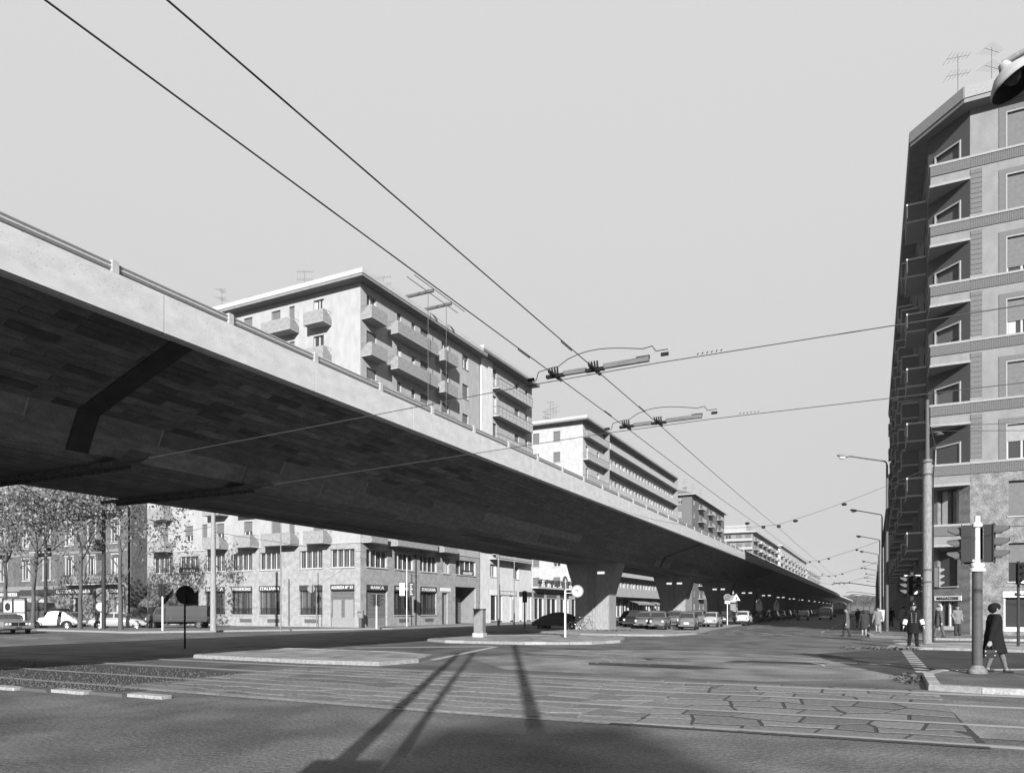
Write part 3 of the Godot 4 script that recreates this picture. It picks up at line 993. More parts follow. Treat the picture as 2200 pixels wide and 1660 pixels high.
# ---------------------------------------------------------------- corner house with the bank
func sign_board(b: Node3D, t: Transform3D, x0: float, x1: float, y0: float, y1: float, txt: String, m = "sign_dark", lm = "letter", fill := 0.78, italic := 0.0, tall := 0.55) -> void:
	var mb := MB.new()
	mb.bx(x0, y0, 0.004, x1, y1, 0.05)
	var p := part("sign_board", mb, m, b, t)
	if txt:
		var w := (x1 - x0) * fill
		var h := (y1 - y0) * tall
		lettering(txt, w, h, lm, p, Transform3D(Basis.IDENTITY, Vector3((x0 + x1) / 2, y0 + (y1 - y0 - h) / 2, 0.055)), true, italic)

func bank_window(b: Node3D, t: Transform3D, o: Array, tall: bool) -> void:
	var w: float = o[2] - o[0]
	var h: float = o[3] - o[1]
	var nd := sub("window", b, at(t, o[0], o[1], -0.2))
	var key := "bk%.2f%.2f%s" % [w, h, tall]
	inst("frame", cached(key + "f", func(mb: MB):
		mb.bx(0, 0, -0.03, 0.05, h, 0.04); mb.bx(w - 0.05, 0, -0.03, w, h, 0.04)
		mb.bx(0.05, 0, -0.03, w - 0.05, 0.05, 0.04); mb.bx(0.05, h - 0.05, -0.03, w - 0.05, h, 0.04)
		for i in range(1, 4): mb.bx(w * i / 4 - 0.03, 0.05, -0.03, w * i / 4 + 0.03, h - 0.05, 0.04)), "frame_dark" if tall else "frame_white", nd)
	inst("pane", cached(key + "p", func(mb: MB): mb.bx(0.02, 0.02, -0.012, w - 0.02, h - 0.02, -0.006)), "pane", nd)
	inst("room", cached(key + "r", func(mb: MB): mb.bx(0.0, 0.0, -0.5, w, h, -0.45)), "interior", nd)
	inst("curtain", cached(key + "c%d" % (rng.randi() % 3), func(mb: MB):
		var n := 9 if not tall else 8
		for i in n:
			if tall and (i == 3 or i == 4): continue
			if not tall and rng.randf() < 0.12: continue
			var x0 := 0.06 + (w - 0.12) * i / n
			var ww := (w - 0.12) / n * (0.55 if not tall else R(0.85, 0.98))
			mb.box(Vector3(x0 + ww / 2, h / 2, -0.14 - 0.02 * (i % 2)), Vector3(ww, h - 0.1, 0.02))), "curtain" if not tall else "canvas_pale", nd)
	if tall:
		inst("grille", cached(key + "g", func(mb: MB):
			mb.bx(0.0, 0.56, 0.08, w, 0.6, 0.11)
			for i in 16: mb.bx(w * (i + 0.5) / 16 - 0.012, 0.0, 0.085, w * (i + 0.5) / 16 + 0.012, 0.56, 0.105)), "metal_dark", nd)
	inst("sill", cached(key + "s", func(mb: MB): mb.bx(-0.06, -0.08, 0.02, w + 0.06, -0.003, 0.29)), "concrete_white", nd)

func build_bank() -> void:
	var b := thing("apartment_house", Vector3(-39.16, 0, -49), 0.0, "tall pale apartment house with bank on its ground floor", "building")
	var F := face(Vector3.RIGHT, Vector3(-27.4, 0, 0))
	var S := face(Vector3.FORWARD, Vector3.ZERO)
	var f := func(x: float) -> float: return snappedf(x + 66.56, 0.01)
	# ---- front: ground and first floor
	var bays := [[-42.43, -39.8], [-46.0, -43.35], [-50.9, -48.28], [-54.5, -51.83], [-58.0, -55.4], [-61.7, -59.0], [-65.6, -62.7]]
	var low := []
	for i in bays.size():
		var x0: float = f.call(bays[i][0])
		var x1: float = f.call(bays[i][1])
		low.append([x0, 0.14 if i == 0 else 1.18, x1, 3.33])
		low.append([x0, 5.3, x1, 6.88])
	wall(b, F, 27.4, 0.0, 7.4, low, "travertine", 0.22)
	var names := ["AGENZIA N\u00b0 33", "", "ITALIANA", "COMMERCIALE", "BANCA", "", ""]
	for i in bays.size():
		var o: Array = low[i * 2]
		if i > 0 and i < 5: bank_window(b, F, o, true)
		bank_window(b, F, low[i * 2 + 1], false)
		if i < 5:
			sign_board(b, F, o[0], o[2], 3.335, 3.81, names[i], "sign_dark", "letter", 0.9, 0.0, 0.58)
	# the bank's round mark on the fourth board
	var mk_ := MB.new()
	mk_.cyl(Vector3(f.call(-44.67), 3.57, 0.05), Vector3(f.call(-44.67), 3.57, 0.075), 0.17, 0.17, 16)
	part("emblem", mk_, "letter", b, F)
	mk_ = MB.new()
	mk_.cyl(Vector3(f.call(-44.64), 3.57, 0.076), Vector3(f.call(-44.64), 3.57, 0.085), 0.09, 0.09, 12)
	mk_.bx(f.call(-44.64), 3.54, 0.0765, f.call(-44.48), 3.6, 0.086)
	part("emblem", mk_, "sign_dark", b, F)
	rolling_grille(b, F, low[0], true)
	# the two shops with awnings
	for i in [5, 6]:
		var o: Array = low[i * 2]
		window(b, F, o, 0.0, "shutter", "frame_dark", 0.22, false)
		var mb := MB.new()
		mb.quad(Vector3(o[0] - 0.1, 3.75, 0.02), Vector3(o[0] - 0.1, 2.1, 1.7), Vector3(o[2] + 0.1, 2.1, 1.7), Vector3(o[2] + 0.1, 3.75, 0.02))
		mb.quad(Vector3(o[0] - 0.1, 2.1, 1.7), Vector3(o[0] - 0.1, 1.9, 1.7), Vector3(o[2] + 0.1, 1.9, 1.7), Vector3(o[2] + 0.1, 2.1, 1.7))
		mb.tri(Vector3(o[0] - 0.1, 3.75, 0.02), Vector3(o[0] - 0.1, 2.1, 0.02), Vector3(o[0] - 0.1, 2.1, 1.7))
		part("awning", mb, "canvas_mid", b, F)
	sign_board(b, F, f.call(-61.75), f.call(-58.95), 5.24, 5.78, "multi", "sign_dark", "letter", 0.6, 0.3, 0.6)
	# ---- front: seven storeys of flats
	var cols := [[-52.9, -51.8, 0.95, 2.45], [-49.4, -48.3, 0.95, 2.45], [-47.25, -46.6, 0.2, 2.5], [-44.4, -43.2, 0.2, 2.5], [-56.6, -55.5, 0.95, 2.45], [-58.5, -57.8, 0.2, 2.5], [-60.9, -59.8, 0.95, 2.45], [-64.6, -63.4, 0.2, 2.5]]
	var ops := []
	var shuts := []
	for k in 7:
		var y := snappedf(7.42 + 3.18 * k, 0.01)
		for c in cols:
			ops.append([f.call(c[0]), y + c[2], f.call(c[1]), y + c[3]])
	wall(b, F, 27.4, 7.4, 29.6, ops, "plaster_white", 0.2)
	for o in ops:
		window(b, F, o, [0.0, 0.35, 0.62, 0.98, 0.98][rng.randi() % 5], "shutter", "frame_white", 0.2, o[3] - o[1] < 1.8)
	for k in 7:
		var y := 7.42 + 3.18 * k
		for s in [[-44.55, -42.3], [-49.6, -46.05], [-53.1, -50.95], [-57.2, -54.9], [-65.0, -62.6]]:
			balcony(b, F, f.call(s[0]), f.call(s[1]), y - 0.06, 1.05, 1.12)
	# ---- avenue side
	low = [[0.8, 0.14, 3.8, 3.33], [4.82, 1.14, 7.85, 3.33], [9.05, 1.14, 11.95, 3.33], [13.0, 0.14, 14.1, 3.35], [15.6, 0.14, 20.0, 4.05], [0.8, 5.34, 3.8, 6.88], [4.9, 5.34, 7.9, 6.88], [9.05, 5.34, 12.05, 6.88], [13.0, 5.34, 14.4, 6.88], [15.65, 5.34, 19.95, 6.88]]
	wall(b, S, 20.8, 0.0, 7.4, low, "travertine", 0.22)
	rolling_grille(b, S, low[0], false)
	bank_window(b, S, low[1], true)
	bank_window(b, S, low[2], true)
	for i in range(5, 10): bank_window(b, S, low[i], false)
	sign_board(b, S, 0.8, 3.8, 3.335, 3.82, "BANCA", "sign_dark", "letter", 0.62, 0.0, 0.55)
	sign_board(b, S, 4.82, 7.85, 3.335, 3.85, "COMMERCIALE", "sign_dark", "letter", 0.85, 0.0, 0.5)
	sign_board(b, S, 9.05, 11.95, 3.335, 3.87, "ITALIANA", "sign_dark", "letter", 0.85, 0.0, 0.55)
	sign_board(b, S, 12.7, 14.6, 3.5, 3.85, "", "metal_white")
	sign_board(b, S, 16.7, 19.4, 5.3, 5.85, "multi", "sign_dark", "letter", 0.7, 0.3, 0.62)
	window(b, S, low[3], 0.0, "shutter", "metal_mid", 0.22, false)
	# carriage gateway: a dark passage with a slatted gate
	var gb := MB.new()
	gb.quad(Vector3(15.6, 0.14, -5.5), Vector3(20.0, 0.14, -5.5), Vector3(20.0, 4.05, -5.5), Vector3(15.6, 4.05, -5.5))
	gb.quad(Vector3(20.0, 0.14, -0.26), Vector3(20.0, 4.05, -0.26), Vector3(20.0, 4.05, -5.5), Vector3(20.0, 0.14, -5.5))
	gb.quad(Vector3(15.6, 0.14, -0.26), Vector3(15.6, 0.14, -5.5), Vector3(15.6, 4.05, -5.5), Vector3(15.6, 4.05, -0.26))
	gb.quad(Vector3(15.6, 4.05, -0.26), Vector3(15.6, 4.05, -5.5), Vector3(20.0, 4.05, -5.5), Vector3(20.0, 4.05, -0.26))
	part("gateway", gb, "plaster_pale", b, S)
	var gate := MB.new()
	gate.bx(17.1, 0.2, -2.0, 19.9, 2.9, -1.94)
	var gp := part("gate", gate, "canvas_mid", b, S)
	for i in 8:
		gate = MB.new()
		gate.bx(17.1, 0.28 + 0.33 * i, -1.939, 19.9, 0.55 + 0.33 * i, -1.91)
		part("slat", gate, "shutter", gp)
	# flats above
	cols = [[0.84, 2.2, 0.2, 2.5], [5.28, 5.9, 0.2, 2.5], [7.6, 8.2, 0.95, 2.45], [9.1, 10.5, 0.2, 2.5], [12.9, 14.2, 0.2, 2.5], [17.05, 18.3, 0.95, 2.45]]
	ops = []
	for k in 7:
		var y := snappedf(7.42 + 3.18 * k, 0.01)
		for c in cols: ops.append([c[0], y + c[2], c[1], y + c[3]])
	wall(b, S, 20.8, 7.4, 29.6, ops, "plaster_white", 0.2)
	for o in ops:
		window(b, S, o, [0.0, 0.3, 0.5, 0.98, 0.98][rng.randi() % 5], "shutter", "frame_white", 0.2, o[3] - o[1] < 1.8)
	for k in 7:
		var y := 7.42 + 3.18 * k - (0.85 if k == 0 and false else 0.0)
		for s in [[0.1, 2.35], [3.9, 10.5], [11.7, 14.3]]:
			balcony(b, S, s[0], s[1], y - 0.06, 1.05, 1.12)
	# rainwater pipes
	var dp := MB.new()
	dp.cyl(Vector3(8.2, 0.2, 0.08), Vector3(8.2, 6.9, 0.08), 0.06, 0.06, 8)
	part("rainwater_pipe", dp, "metal_dark", b, S)
	dp = MB.new()
	dp.cyl(Vector3(f.call(-47.2), 0.2, 0.08), Vector3(f.call(-47.2), 4.4, 0.08), 0.055, 0.055, 8)
	part("rainwater_pipe", dp, "metal_mid", b, F)
	# grated cellar lights
	for s in [[F, f.call(-45.4)], [F, f.call(-49.9)], [F, f.call(-53.4)], [S, 5.6], [S, 9.9]]:
		dp = MB.new()
		dp.bx(s[1], 0.45, 0.004, s[1] + 1.5, 0.78, 0.02)
		part("cellar_grate", dp, "metal_mid", b, s[0])
	# string course and closed mass behind the walls
	dp = MB.new()
	dp.bx(-27.45, 7.36, 0.003, 0.06, 7.46, 0.06)
	dp.bx(0.003, 7.36, -20.8, 0.06, 7.46, 0.0)
	part("string_course", dp, "concrete_white", b)
	dp = MB.new()
	dp.bx(-27.3, 4.2, -12.0, -0.55, 29.55, -0.55)
	dp.bx(-11.9, 4.2, -20.75, -0.55, 29.55, -12.0)
	dp.quad(Vector3(-27.4, 0, -12), Vector3(-27.4, 0, 0), Vector3(-27.4, 29.6, 0), Vector3(-27.4, 29.6, -12))
	dp.quad(Vector3(0, 0, -20.8), Vector3(-12, 0, -20.8), Vector3(-12, 29.6, -20.8), Vector3(0, 29.6, -20.8))
	part("rear_wall", dp, "plaster_grey", b)
	# flat roof with a deep white edge
	dp = MB.new()
	dp.prism(PackedVector2Array([Vector2(-28, 0.95), Vector2(0.95, 0.95), Vector2(0.95, -20.9), Vector2(-12, -20.9), Vector2(-12, -13), Vector2(-28, -13)]), 29.62, 29.84)
	var roof := part("roof", dp, "plaster_grey", b)
	dp = MB.new()
	dp.bx(-28, 29.845, 0.9, 1.0, 30.25, 1.0)
	dp.bx(0.9, 29.845, -20.9, 1.0, 30.25, 0.9)
	part("roof_edge", dp, "roof_edge", roof)
	# builder's hoist frame hanging over the avenue side
	var h := thing("hoist_frame", Vector3(-39.16, 30.4, -58), 0.0, "steel hoist frame with two long rods hanging past the balconies", "hoist")
	dp = MB.new()
	for x in [-1.6, 1.6]:
		dp = MB.new()
		dp.bar(Vector3(-3.0, 0.9, x), Vector3(2.6, 0.9, x), 0.2, 0.24)
		part("beam", dp, "metal_mid", h)
	dp = MB.new()
	for z in [1.5, 2.3]:
		dp = MB.new()
		dp.tube([Vector3(z, 1.3, 4.3), Vector3(z, 1.3, -4.6)], 0.035, 6)
		part("cross_tube", dp, "metal_mid", h)
	for x in [-1.6, 1.6]:
		dp = MB.new()
		dp.cyl(Vector3(2.0, -9.5, x), Vector3(2.0, 1.2, x), 0.028, 0.028, 6)
		part("rod", dp, "metal_mid", h)
	for a in [[-57.5, 3.4, "television aerial on the bank house roof near its far end"], [-46.8, 3.0, "television aerial on the bank house roof above the front balconies"], [-53.5, 1.8, "short television aerial on the bank house roof"]]:
		aerial(Vector3(a[0], 29.85, -50.5), a[1], R(0, 3), a[2])
	aerial(Vector3(-40.5, 29.85, -54.0), 2.6, 0.6, "television aerial on the bank house roof beside the hoist")

# shop entrance closed by a rolling grille with solid lower leaves
func rolling_grille(b: Node3D, t: Transform3D, o: Array, doors: bool) -> void:
	var w: float = o[2] - o[0]
	var h: float = o[3] - o[1]
	var nd := sub("rolling_grille", b, at(t, o[0], o[1], -0.2))
	var mb := MB.new()
	mb.bx(0, 0, -0.05, w, h, -0.02)
	part("back", mb, "canvas", nd)
	mb = MB.new()
	var n := 16
	for j in 20:
		for i in n:
			var x0 := w * (i + (0.5 if j % 2 else 0.0)) / n
			var y0 := h * 0.28 + h * 0.72 * j / 20.0
			if x0 + 0.16 > w: continue
			mb.bx(x0, y0, -0.012, x0 + 0.15, y0 + 0.055, 0.0)
	part("grille", mb, "door_pale" if not doors else "metal_grey", nd)
	if doors:
		for i in 2:
			mb = MB.new()
			mb.bx(0.12 + i * w / 2, h * 0.2, 0.004, w / 2 - 0.25 + i * w / 2, h * 0.74, 0.03)
			part("door_leaf", mb, "door_pale", nd)
	mb = MB.new()
	mb.bx(0, 0, -0.018, w, h * 0.26, 0.01)
	part("apron", mb, "door_pale" if doors else "metal_grey", nd)

# ---------------------------------------------------------------- the rest of the avenue
# a face with the same windows on every floor; cols hold [x0, x1, sill, head]
func storeys(b: Node3D, t: Transform3D, w: float, y0: float, y1: float, floors: Array, cols: Array, m, shut: Array, sm = "shutter", fm = "frame_white", sill := true) -> void:
	var ops := []
	for y in floors:
		for c in cols:
			if y + c[3] < y1 - 0.05: ops.append([c[0], snappedf(y + c[2], 0.01), c[1], snappedf(y + c[3], 0.01)])
	wall(b, t, w, y0, y1, ops, m, 0.2)
	for o in ops: window(b, t, o, shut[rng.randi() % shut.size()], sm, fm, 0.2, sill and o[3] - o[1] < 1.8)

func flat_roof(b: Node3D, x0: float, x1: float, z0: float, z1: float, y: float, over: float, m = "roof_edge") -> void:
	var mb := MB.new()
	mb.prism(PackedVector2Array([Vector2(x0, z0 + over), Vector2(x1 + over, z0 + over), Vector2(x1 + over, z1 - 0.1), Vector2(x0, z1 - 0.1)]), y, y + 0.22)
	var r := part("roof", mb, "plaster_pale", b)
	mb = MB.new()
	mb.bx(x0, y + 0.224, z0 + over - 0.05, x1 + over + 0.03, y + 0.6, z0 + over + 0.03)
	mb.bx(x1 + over - 0.05, y + 0.224, z1 - 0.1, x1 + over + 0.03, y + 0.6, z0 + over - 0.05)
	part("roof_edge", mb, m, r)

func mass(b: Node3D, x0: float, x1: float, z0: float, z1: float, h: float, m = "plaster_grey") -> void:
	var mb := MB.new()
	mb.bx(x0, 0.0, z1 + 0.02, x1 - 0.3, h, z0 - 0.3)
	part("rear_wall", mb, m, b)

func shop_front(b: Node3D, t: Transform3D, x0: float, x1: float, y1: float, label_m = "interior") -> void:
	var mb := MB.new()
	mb.bx(x0 + 0.1, 0.15, -0.18, x1 - 0.1, y1, -0.14)
	var p := part("shop_window", mb, "glass", b, t)
	mb = MB.new()
	mb.bx(x0, 0.15, -0.13, x0 + 0.1, y1, 0.02); mb.bx(x1 - 0.1, 0.15, -0.13, x1, y1, 0.02)
	mb.bx((x0 + x1) / 2 - 0.05, 0.15, -0.13, (x0 + x1) / 2 + 0.05, y1, -0.02)
	mb.bx(x0 + 0.1, 0.15, -0.13, x1 - 0.1, 0.4, 0.0)
	part("frame", mb, "frame_white", p)

func awning(b: Node3D, t: Transform3D, x0: float, x1: float, y: float, drop: float, out: float, m) -> void:
	var mb := MB.new()
	mb.quad(Vector3(x0, y, 0.02), Vector3(x0, y - drop, out), Vector3(x1, y - drop, out), Vector3(x1, y, 0.02))
	mb.quad(Vector3(x0, y - drop, out), Vector3(x0, y - drop - 0.25, out), Vector3(x1, y - drop - 0.25, out), Vector3(x1, y - drop, out))
	part("awning", mb, m, b, t)

func build_row() -> void:
	var X := -39.16
	# --- white house with the bar
	var b := thing("apartment_house", Vector3(X, 0, -69.9), 0.0, "narrow white apartment house with a bar and railed balconies", "building")
	var S := face(Vector3.FORWARD, Vector3.ZERO)
	var ops := [[2.35, 0.3, 5.4, 3.25], [7.3, 0.3, 8.3, 3.25], [9.9, 0.3, 10.6, 3.2], [11.9, 0.3, 13.3, 3.2], [2.35, 5.4, 3.75, 6.86], [8.3, 5.36, 9.7, 6.84]]
	wall(b, S, 13.6, 0.0, 8.0, ops, "paint_white", 0.2)
	for i in 4: shop_front(b, S, ops[i][0], ops[i][2], 3.2)
	window(b, S, ops[4], 0.0, "shutter", "frame_white")
	window(b, S, ops[5], 0.3, "shutter", "frame_white")
	sign_board(b, S, 2.35, 4.5, 3.3, 3.86, "", "metal_white")
	sign_board(b, S, 4.5, 9.1, 3.3, 3.86, "SPLUGEN BRAU", "metal_grey", "letter", 0.9, 0.0, 0.7)
	sign_board(b, S, 9.85, 13.5, 3.3, 3.86, "", "sign_dark", "letter", 0.35, 0.25, 0.6)
	var fl := []
	for k in 7: fl.append(7.95 + 3.17 * k)
	storeys(b, S, 13.6, 8.0, 30.0, fl, [[3.0, 3.9, 0.2, 2.5], [8.6, 9.8, 0.2, 2.5], [11.6, 12.4, 0.9, 2.4]], "plaster_white", [0.0, 0.4, 0.98, 0.98])
	balcony(b, S, 2.1, 11.6, 7.36, 0.9, 1.0, "balcony_pale", true)
	for k in 7: balcony(b, S, 2.75, 11.9, fl[k] - 0.02, 0.95, 1.15, "balcony_pale", true)
	var mb := MB.new()
	mb.bx(0.003, 8.1, -2.7, 0.14, 29.98, -0.02)
	part("pilaster", mb, "paint_white", b)
	mass(b, -12, 0, -0.02, -13.6, 30.0)
	flat_roof(b, -12, 0, -0.02, -13.6, 30.02, 1.1)
	# --- low shops with a roof terrace
	b = thing("low_shop_building", Vector3(X, 0, -83.5), 0.0, "one-storey shop building with a railed roof terrace", "building")
	ops = [[0.6, 0.3, 3.6, 3.1], [4.6, 0.3, 8.0, 3.1], [9.2, 0.3, 12.4, 3.1], [13.4, 0.3, 16.8, 3.1]]
	wall(b, S, 17.9, 0.0, 4.35, ops, "plaster_white", 0.2)
	for o in ops: shop_front(b, S, o[0], o[2], 3.05)
	sign_board(b, S, 0.5, 3.7, 3.25, 3.85, "", "sign_dark", "letter", 0.7)
	sign_board(b, S, 4.6, 8.0, 3.25, 3.85, "", "metal_mid")
	sign_board(b, S, 9.2, 12.4, 3.25, 3.85, "", "sign_dark")
	mb = MB.new()
	mb.bx(-10, 4.36, -17.9, 0.9, 4.6, 0.0)
	var tr := part("terrace", mb, "plaster_bright", b)
	mb = MB.new()
	mb.bx(0.8, 5.5, -17.9, 0.84, 5.55, 0.0)
	for i in 19: mb.bx(0.8, 4.6, -0.9 - 0.93 * i, 0.84, 5.5, -0.87 - 0.93 * i)
	part("railing", mb, "metal_mid", tr)
	for i in 9:
		mb = MB.new()
		var pz := -1.5 - 1.9 * i
		mb.lathe([Vector2(0.14, 4.605), Vector2(0.2, 4.9)], Vector3(0.5, 0, pz), 8)
		for j in 26: mb.quad(Vector3(0.5 + R(-0.1, 0.1), 4.9, pz), Vector3(0.5 + R(-0.4, 0.4), R(5.0, 5.6), pz + R(-0.4, 0.4)), Vector3(0.5 + R(-0.4, 0.4), R(5.0, 5.7), pz + R(-0.4, 0.4)), Vector3(0.5 + R(-0.1, 0.1), 4.95, pz))
		part("potted_plant", mb, "leaf_0", tr)
	mass(b, -10, 0, -0.02, -17.9, 4.34)
	# --- long white house with open galleries
	b = thing("apartment_house", Vector3(X, 0, -101.6), 0.0, "long white apartment house with continuous gallery balconies", "building")
	var F := face(Vector3.RIGHT, Vector3(-14, 0, 0))
	fl = []
	for k in 9: fl.append(snappedf(1.2 + 3.2 * k, 0.01))
	storeys(b, F, 14.0, 0.0, 30.0, fl, [[5.67, 6.77, 0.65, 2.2], [9.15, 10.3, 0.65, 2.2], [1.5, 2.6, 0.65, 2.2]], "plaster_bright", [0.0, 0.98, 0.98, 0.7], "shutter")
	ops = []
	var gl := []
	for k in 7: gl.append(snappedf(7.2 + 3.4 * k, 0.01))
	var cols := [[1.2, 2.2, 0.2, 2.4], [6.2, 7.2, 0.2, 2.4]]
	for i in 11: cols.append([snappedf(11.0 + 4.0 * i, 0.01), snappedf(12.3 + 4.0 * i, 0.01), 0.2, 2.4])
	for i in 11: cols.append([snappedf(13.2 + 4.0 * i, 0.01), snappedf(14.2 + 4.0 * i, 0.01), 0.9, 2.4])
	storeys(b, S, 54.5, 3.6, 30.0, gl + [3.9], cols, "plaster_bright", [0.0, 0.4, 0.98, 0.98], "shutter_pale")
	for k in 7:
		balcony(b, S, 0.0, 9.2, gl[k], 0.95, 1.1, "balcony_pale", true)
		balcony(b, S, 9.5, 54.4, gl[k], 1.05, 1.0, "plaster_bright", false, "concrete_white")
	balcony(b, S, 0.4, 54.4, 3.75, 1.6, 1.5, "plaster_white")
	mb = MB.new()
	mb.bx(0.004, 7.0, -9.5, 1.0, 29.98, -9.25)
	mb.bx(0.004, 7.0, -54.5, 1.1, 29.98, -54.42)
	part("pilaster", mb, "plaster_grey", b)
	ops = []
	for i in 12: ops.append([1.0 + 4.5 * i, 0.3, 4.6 + 4.5 * i, 3.0])
	wall(b, S, 54.5, 0.0, 3.6, ops, "plaster_grey", 0.2)
	for o in ops: shop_front(b, S, o[0], o[2], 2.95)
	for i in 6: sign_board(b, S, 1.2 + 9 * i, 4.4 + 9 * i, 3.05, 3.5, "", ["sign_dark", "metal_grey", "sign_dark"][i % 3])
	awning(b, S, 20.0, 31.0, 3.4, 0.7, 2.6, "canvas_pale")
	awning(b, S, 34.0, 38.0, 3.4, 0.7, 2.0, "canvas_pale")
	mass(b, -14, 0, -0.02, -54.5, 30.0)
	flat_roof(b, -14, 0, -0.02, -54.5, 30.02, 1.1)
	for i in 5: aerial(Vector3(X - 5.0 - 0.9 * i, 30.2, -98.0 + 13 * 0.0 - 5.0 - i), 3.0 + 0.8 * (i % 3), i * 0.5, "television aerial in the cluster on the galleried house")
	# --- brick house with a hipped roof
	b = thing("apartment_house", Vector3(X, 0, -174.5), 0.0, "brick apartment house under a hipped tile roof", "building")
	fl = []
	for k in 9: fl.append(snappedf(1.0 + 3.2 * k, 0.01))
	storeys(b, F, 14.0, 0.0, 29.4, fl, [[5.5, 7.3, 0.6, 2.2], [10.6, 11.6, 0.6, 2.2]], "brick_wall", [0.98, 0.98, 0.4], "shutter_pale")
	storeys(b, S, 42.0, 0.0, 29.4, fl, [[2.0, 3.2, 0.6, 2.2], [8.0, 9.4, 0.2, 2.3], [12.5, 13.6, 0.6, 2.2], [20.0, 21.4, 0.2, 2.3], [26.0, 27.2, 0.6, 2.2], [32.0, 33.4, 0.2, 2.3], [37.0, 38.2, 0.6, 2.2]], "brick_wall", [0.98, 0.5, 0.0], "shutter_pale")
	for k in range(1, 9):
		for s in [[6.5, 11.5], [18.5, 23.0], [30.5, 35.0]]: balcony(b, S, s[0], s[1], fl[k], 1.2, 1.1, "balcony_pale", true, "concrete_white")
	mass(b, -14, 0, -0.02, -42, 29.4)
	mb = MB.new()
	var e0 := Vector3(-14.9, 29.45, 0.9)
	var e1 := Vector3(0.9, 29.45, 0.9)
	var e2 := Vector3(0.9, 29.45, -42.9)
	var e3 := Vector3(-14.9, 29.45, -42.9)
	var r0 := Vector3(-7, 32.6, -7)
	var r1 := Vector3(-7, 32.6, -35)
	mb.quad(e1, e2, r1, r0); mb.quad(e3, e0, r0, r1); mb.tri(e0, e1, r0); mb.tri(e2, e3, r1)
	mb.quad(e0, e3, e2, e1)
	var roof := part("roof", mb, "roof_tile", b)
	mb = MB.new()
	mb.bx(-5, 31.0, -12.6, -4.3, 33.2, -12); mb.bx(-5.2, 33.2, -12.8, -4.1, 33.35, -11.8)
	part("chimney", mb, "plaster_grey", roof)
	mb = MB.new()
	mb.bx(-14.95, 29.3, 0.9, 0.98, 29.5, 0.98); mb.bx(0.9, 29.3, -42.9, 0.98, 29.5, 0.9)
	part("gutter", mb, "roof_edge", roof)
	for i in 3: aerial(Vector3(X - 3.0, 30.9, -180.0 - 9.0 * i), 3.4, i * 0.7, "television aerial on the hipped tile roof")
	# --- pale house with corner loggias and a penthouse
	b = thing("apartment_house", Vector3(X, 0, -273.0), 0.0, "pale apartment house with a penthouse on its low roof", "building")
	storeys(b, F, 14.0, 0.0, 29.6, fl, [[1.0, 3.0, 0.2, 2.4], [4.2, 6.2, 0.2, 2.4], [8.0, 10.0, 0.2, 2.4], [11.2, 13.2, 0.2, 2.4]], "plaster_grey", [0.0, 0.98, 0.5], "shutter", "frame_white", false)
	cols = []
	for i in 12: cols.append([snappedf(2.0 + 6.2 * i, 0.01), snappedf(4.0 + 6.2 * i, 0.01), 0.3, 2.4])
	storeys(b, S, 77.0, 0.0, 29.6, fl, cols, "plaster_grey", [0.0, 0.98, 0.5], "shutter", "frame_white", false)
	for k in range(1, 9):
		for i in 6: balcony(b, S, 1.0 + 12.6 * i, 9.5 + 12.6 * i, fl[k], 1.3, 1.1, "balcony_pale", i % 2 == 0, "concrete_white")
		balcony(b, F, 4.0, 14.0, fl[k], 1.1, 1.1, "balcony_pale", true, "concrete_white")
	mass(b, -14, 0, -0.02, -77, 29.6)
	flat_roof(b, -14, 0, -0.02, -77, 29.62, 1.2)
	mb = MB.new()
	mb.bx(-13, 30.0, -26, -3, 33.0, -4)
	part("penthouse", mb, "plaster_white", b)
	# --- far houses, fading in the haze
	for q in [[-359.5, 145.0, 31.4, "plaster_bright", "far white apartment house with dark balconies beyond the penthouse"], [-514.0, 128.0, 27.6, "plaster_bright", "farthest white apartment house of the avenue row"]]:
		b = thing("apartment_house", Vector3(X, 0, q[0]), 0.0, q[3 + 1], "building")
		cols = []
		var n: int = int(q[1] / 9.0)
		for i in n: cols.append([snappedf(2.0 + 9.0 * i, 0.01), snappedf(5.0 + 9.0 * i, 0.01), 0.3, 2.4])
		storeys(b, S, q[1], 0.0, q[2], fl, cols, q[3], [0.0, 0.98], "shutter", "frame_white", false)
		storeys(b, F, 14.0, 0.0, q[2], fl, [[3.0, 5.0, 0.5, 2.2], [9.0, 11.0, 0.5, 2.2]], q[3], [0.98, 0.0], "shutter", "frame_white", false)
		for k in range(3, 9):
			for i in n:
				if i % 2 == 0: balcony(b, S, 1.0 + 9.0 * i, 8.0 + 9.0 * i, fl[k], 1.3, 1.1, "balcony", false, "balcony")
		mass(b, -14, 0, -0.02, -q[1], q[2])
		flat_roof(b, -14, 0, -0.02, -q[1], q[2] + 0.02, 1.0)
	# --- old house behind the trees
	b = thing("old_house", Vector3(-69.6, 0, -49.0), 0.0, "old plastered house with inn and grocery behind the trees", "building")
	F = face(Vector3.RIGHT, Vector3(-44, 0, 0))
	var f := func(x: float) -> float: return snappedf(x + 113.6, 0.01)
	var xs := [-72.1, -76.1, -80.0, -84.2, -88.1, -92.6, -96.6, -100.6, -104.6, -108.6]
	ops = []
	for k in 4:
		for x in xs: ops.append([f.call(x), 5.1 + 3.72 * k, f.call(x + 1.1), 7.25 + 3.72 * k])
	var gops := []
	for x in [-71.9, -75.4, -79.4, -84.0, -88.3, -92.4, -97.0, -101.6]: gops.append([f.call(x), 0.15, f.call(x + 1.7), 2.95])
	wall(b, F, 44.0, 0.0, 4.3, gops, "plaster_pale", 0.25)
	wall(b, F, 44.0, 4.3, 19.6, ops, "plaster_old", 0.22)
	for o in gops: window(b, F, o, 0.0, "shutter", "frame_dark", 0.25, false)
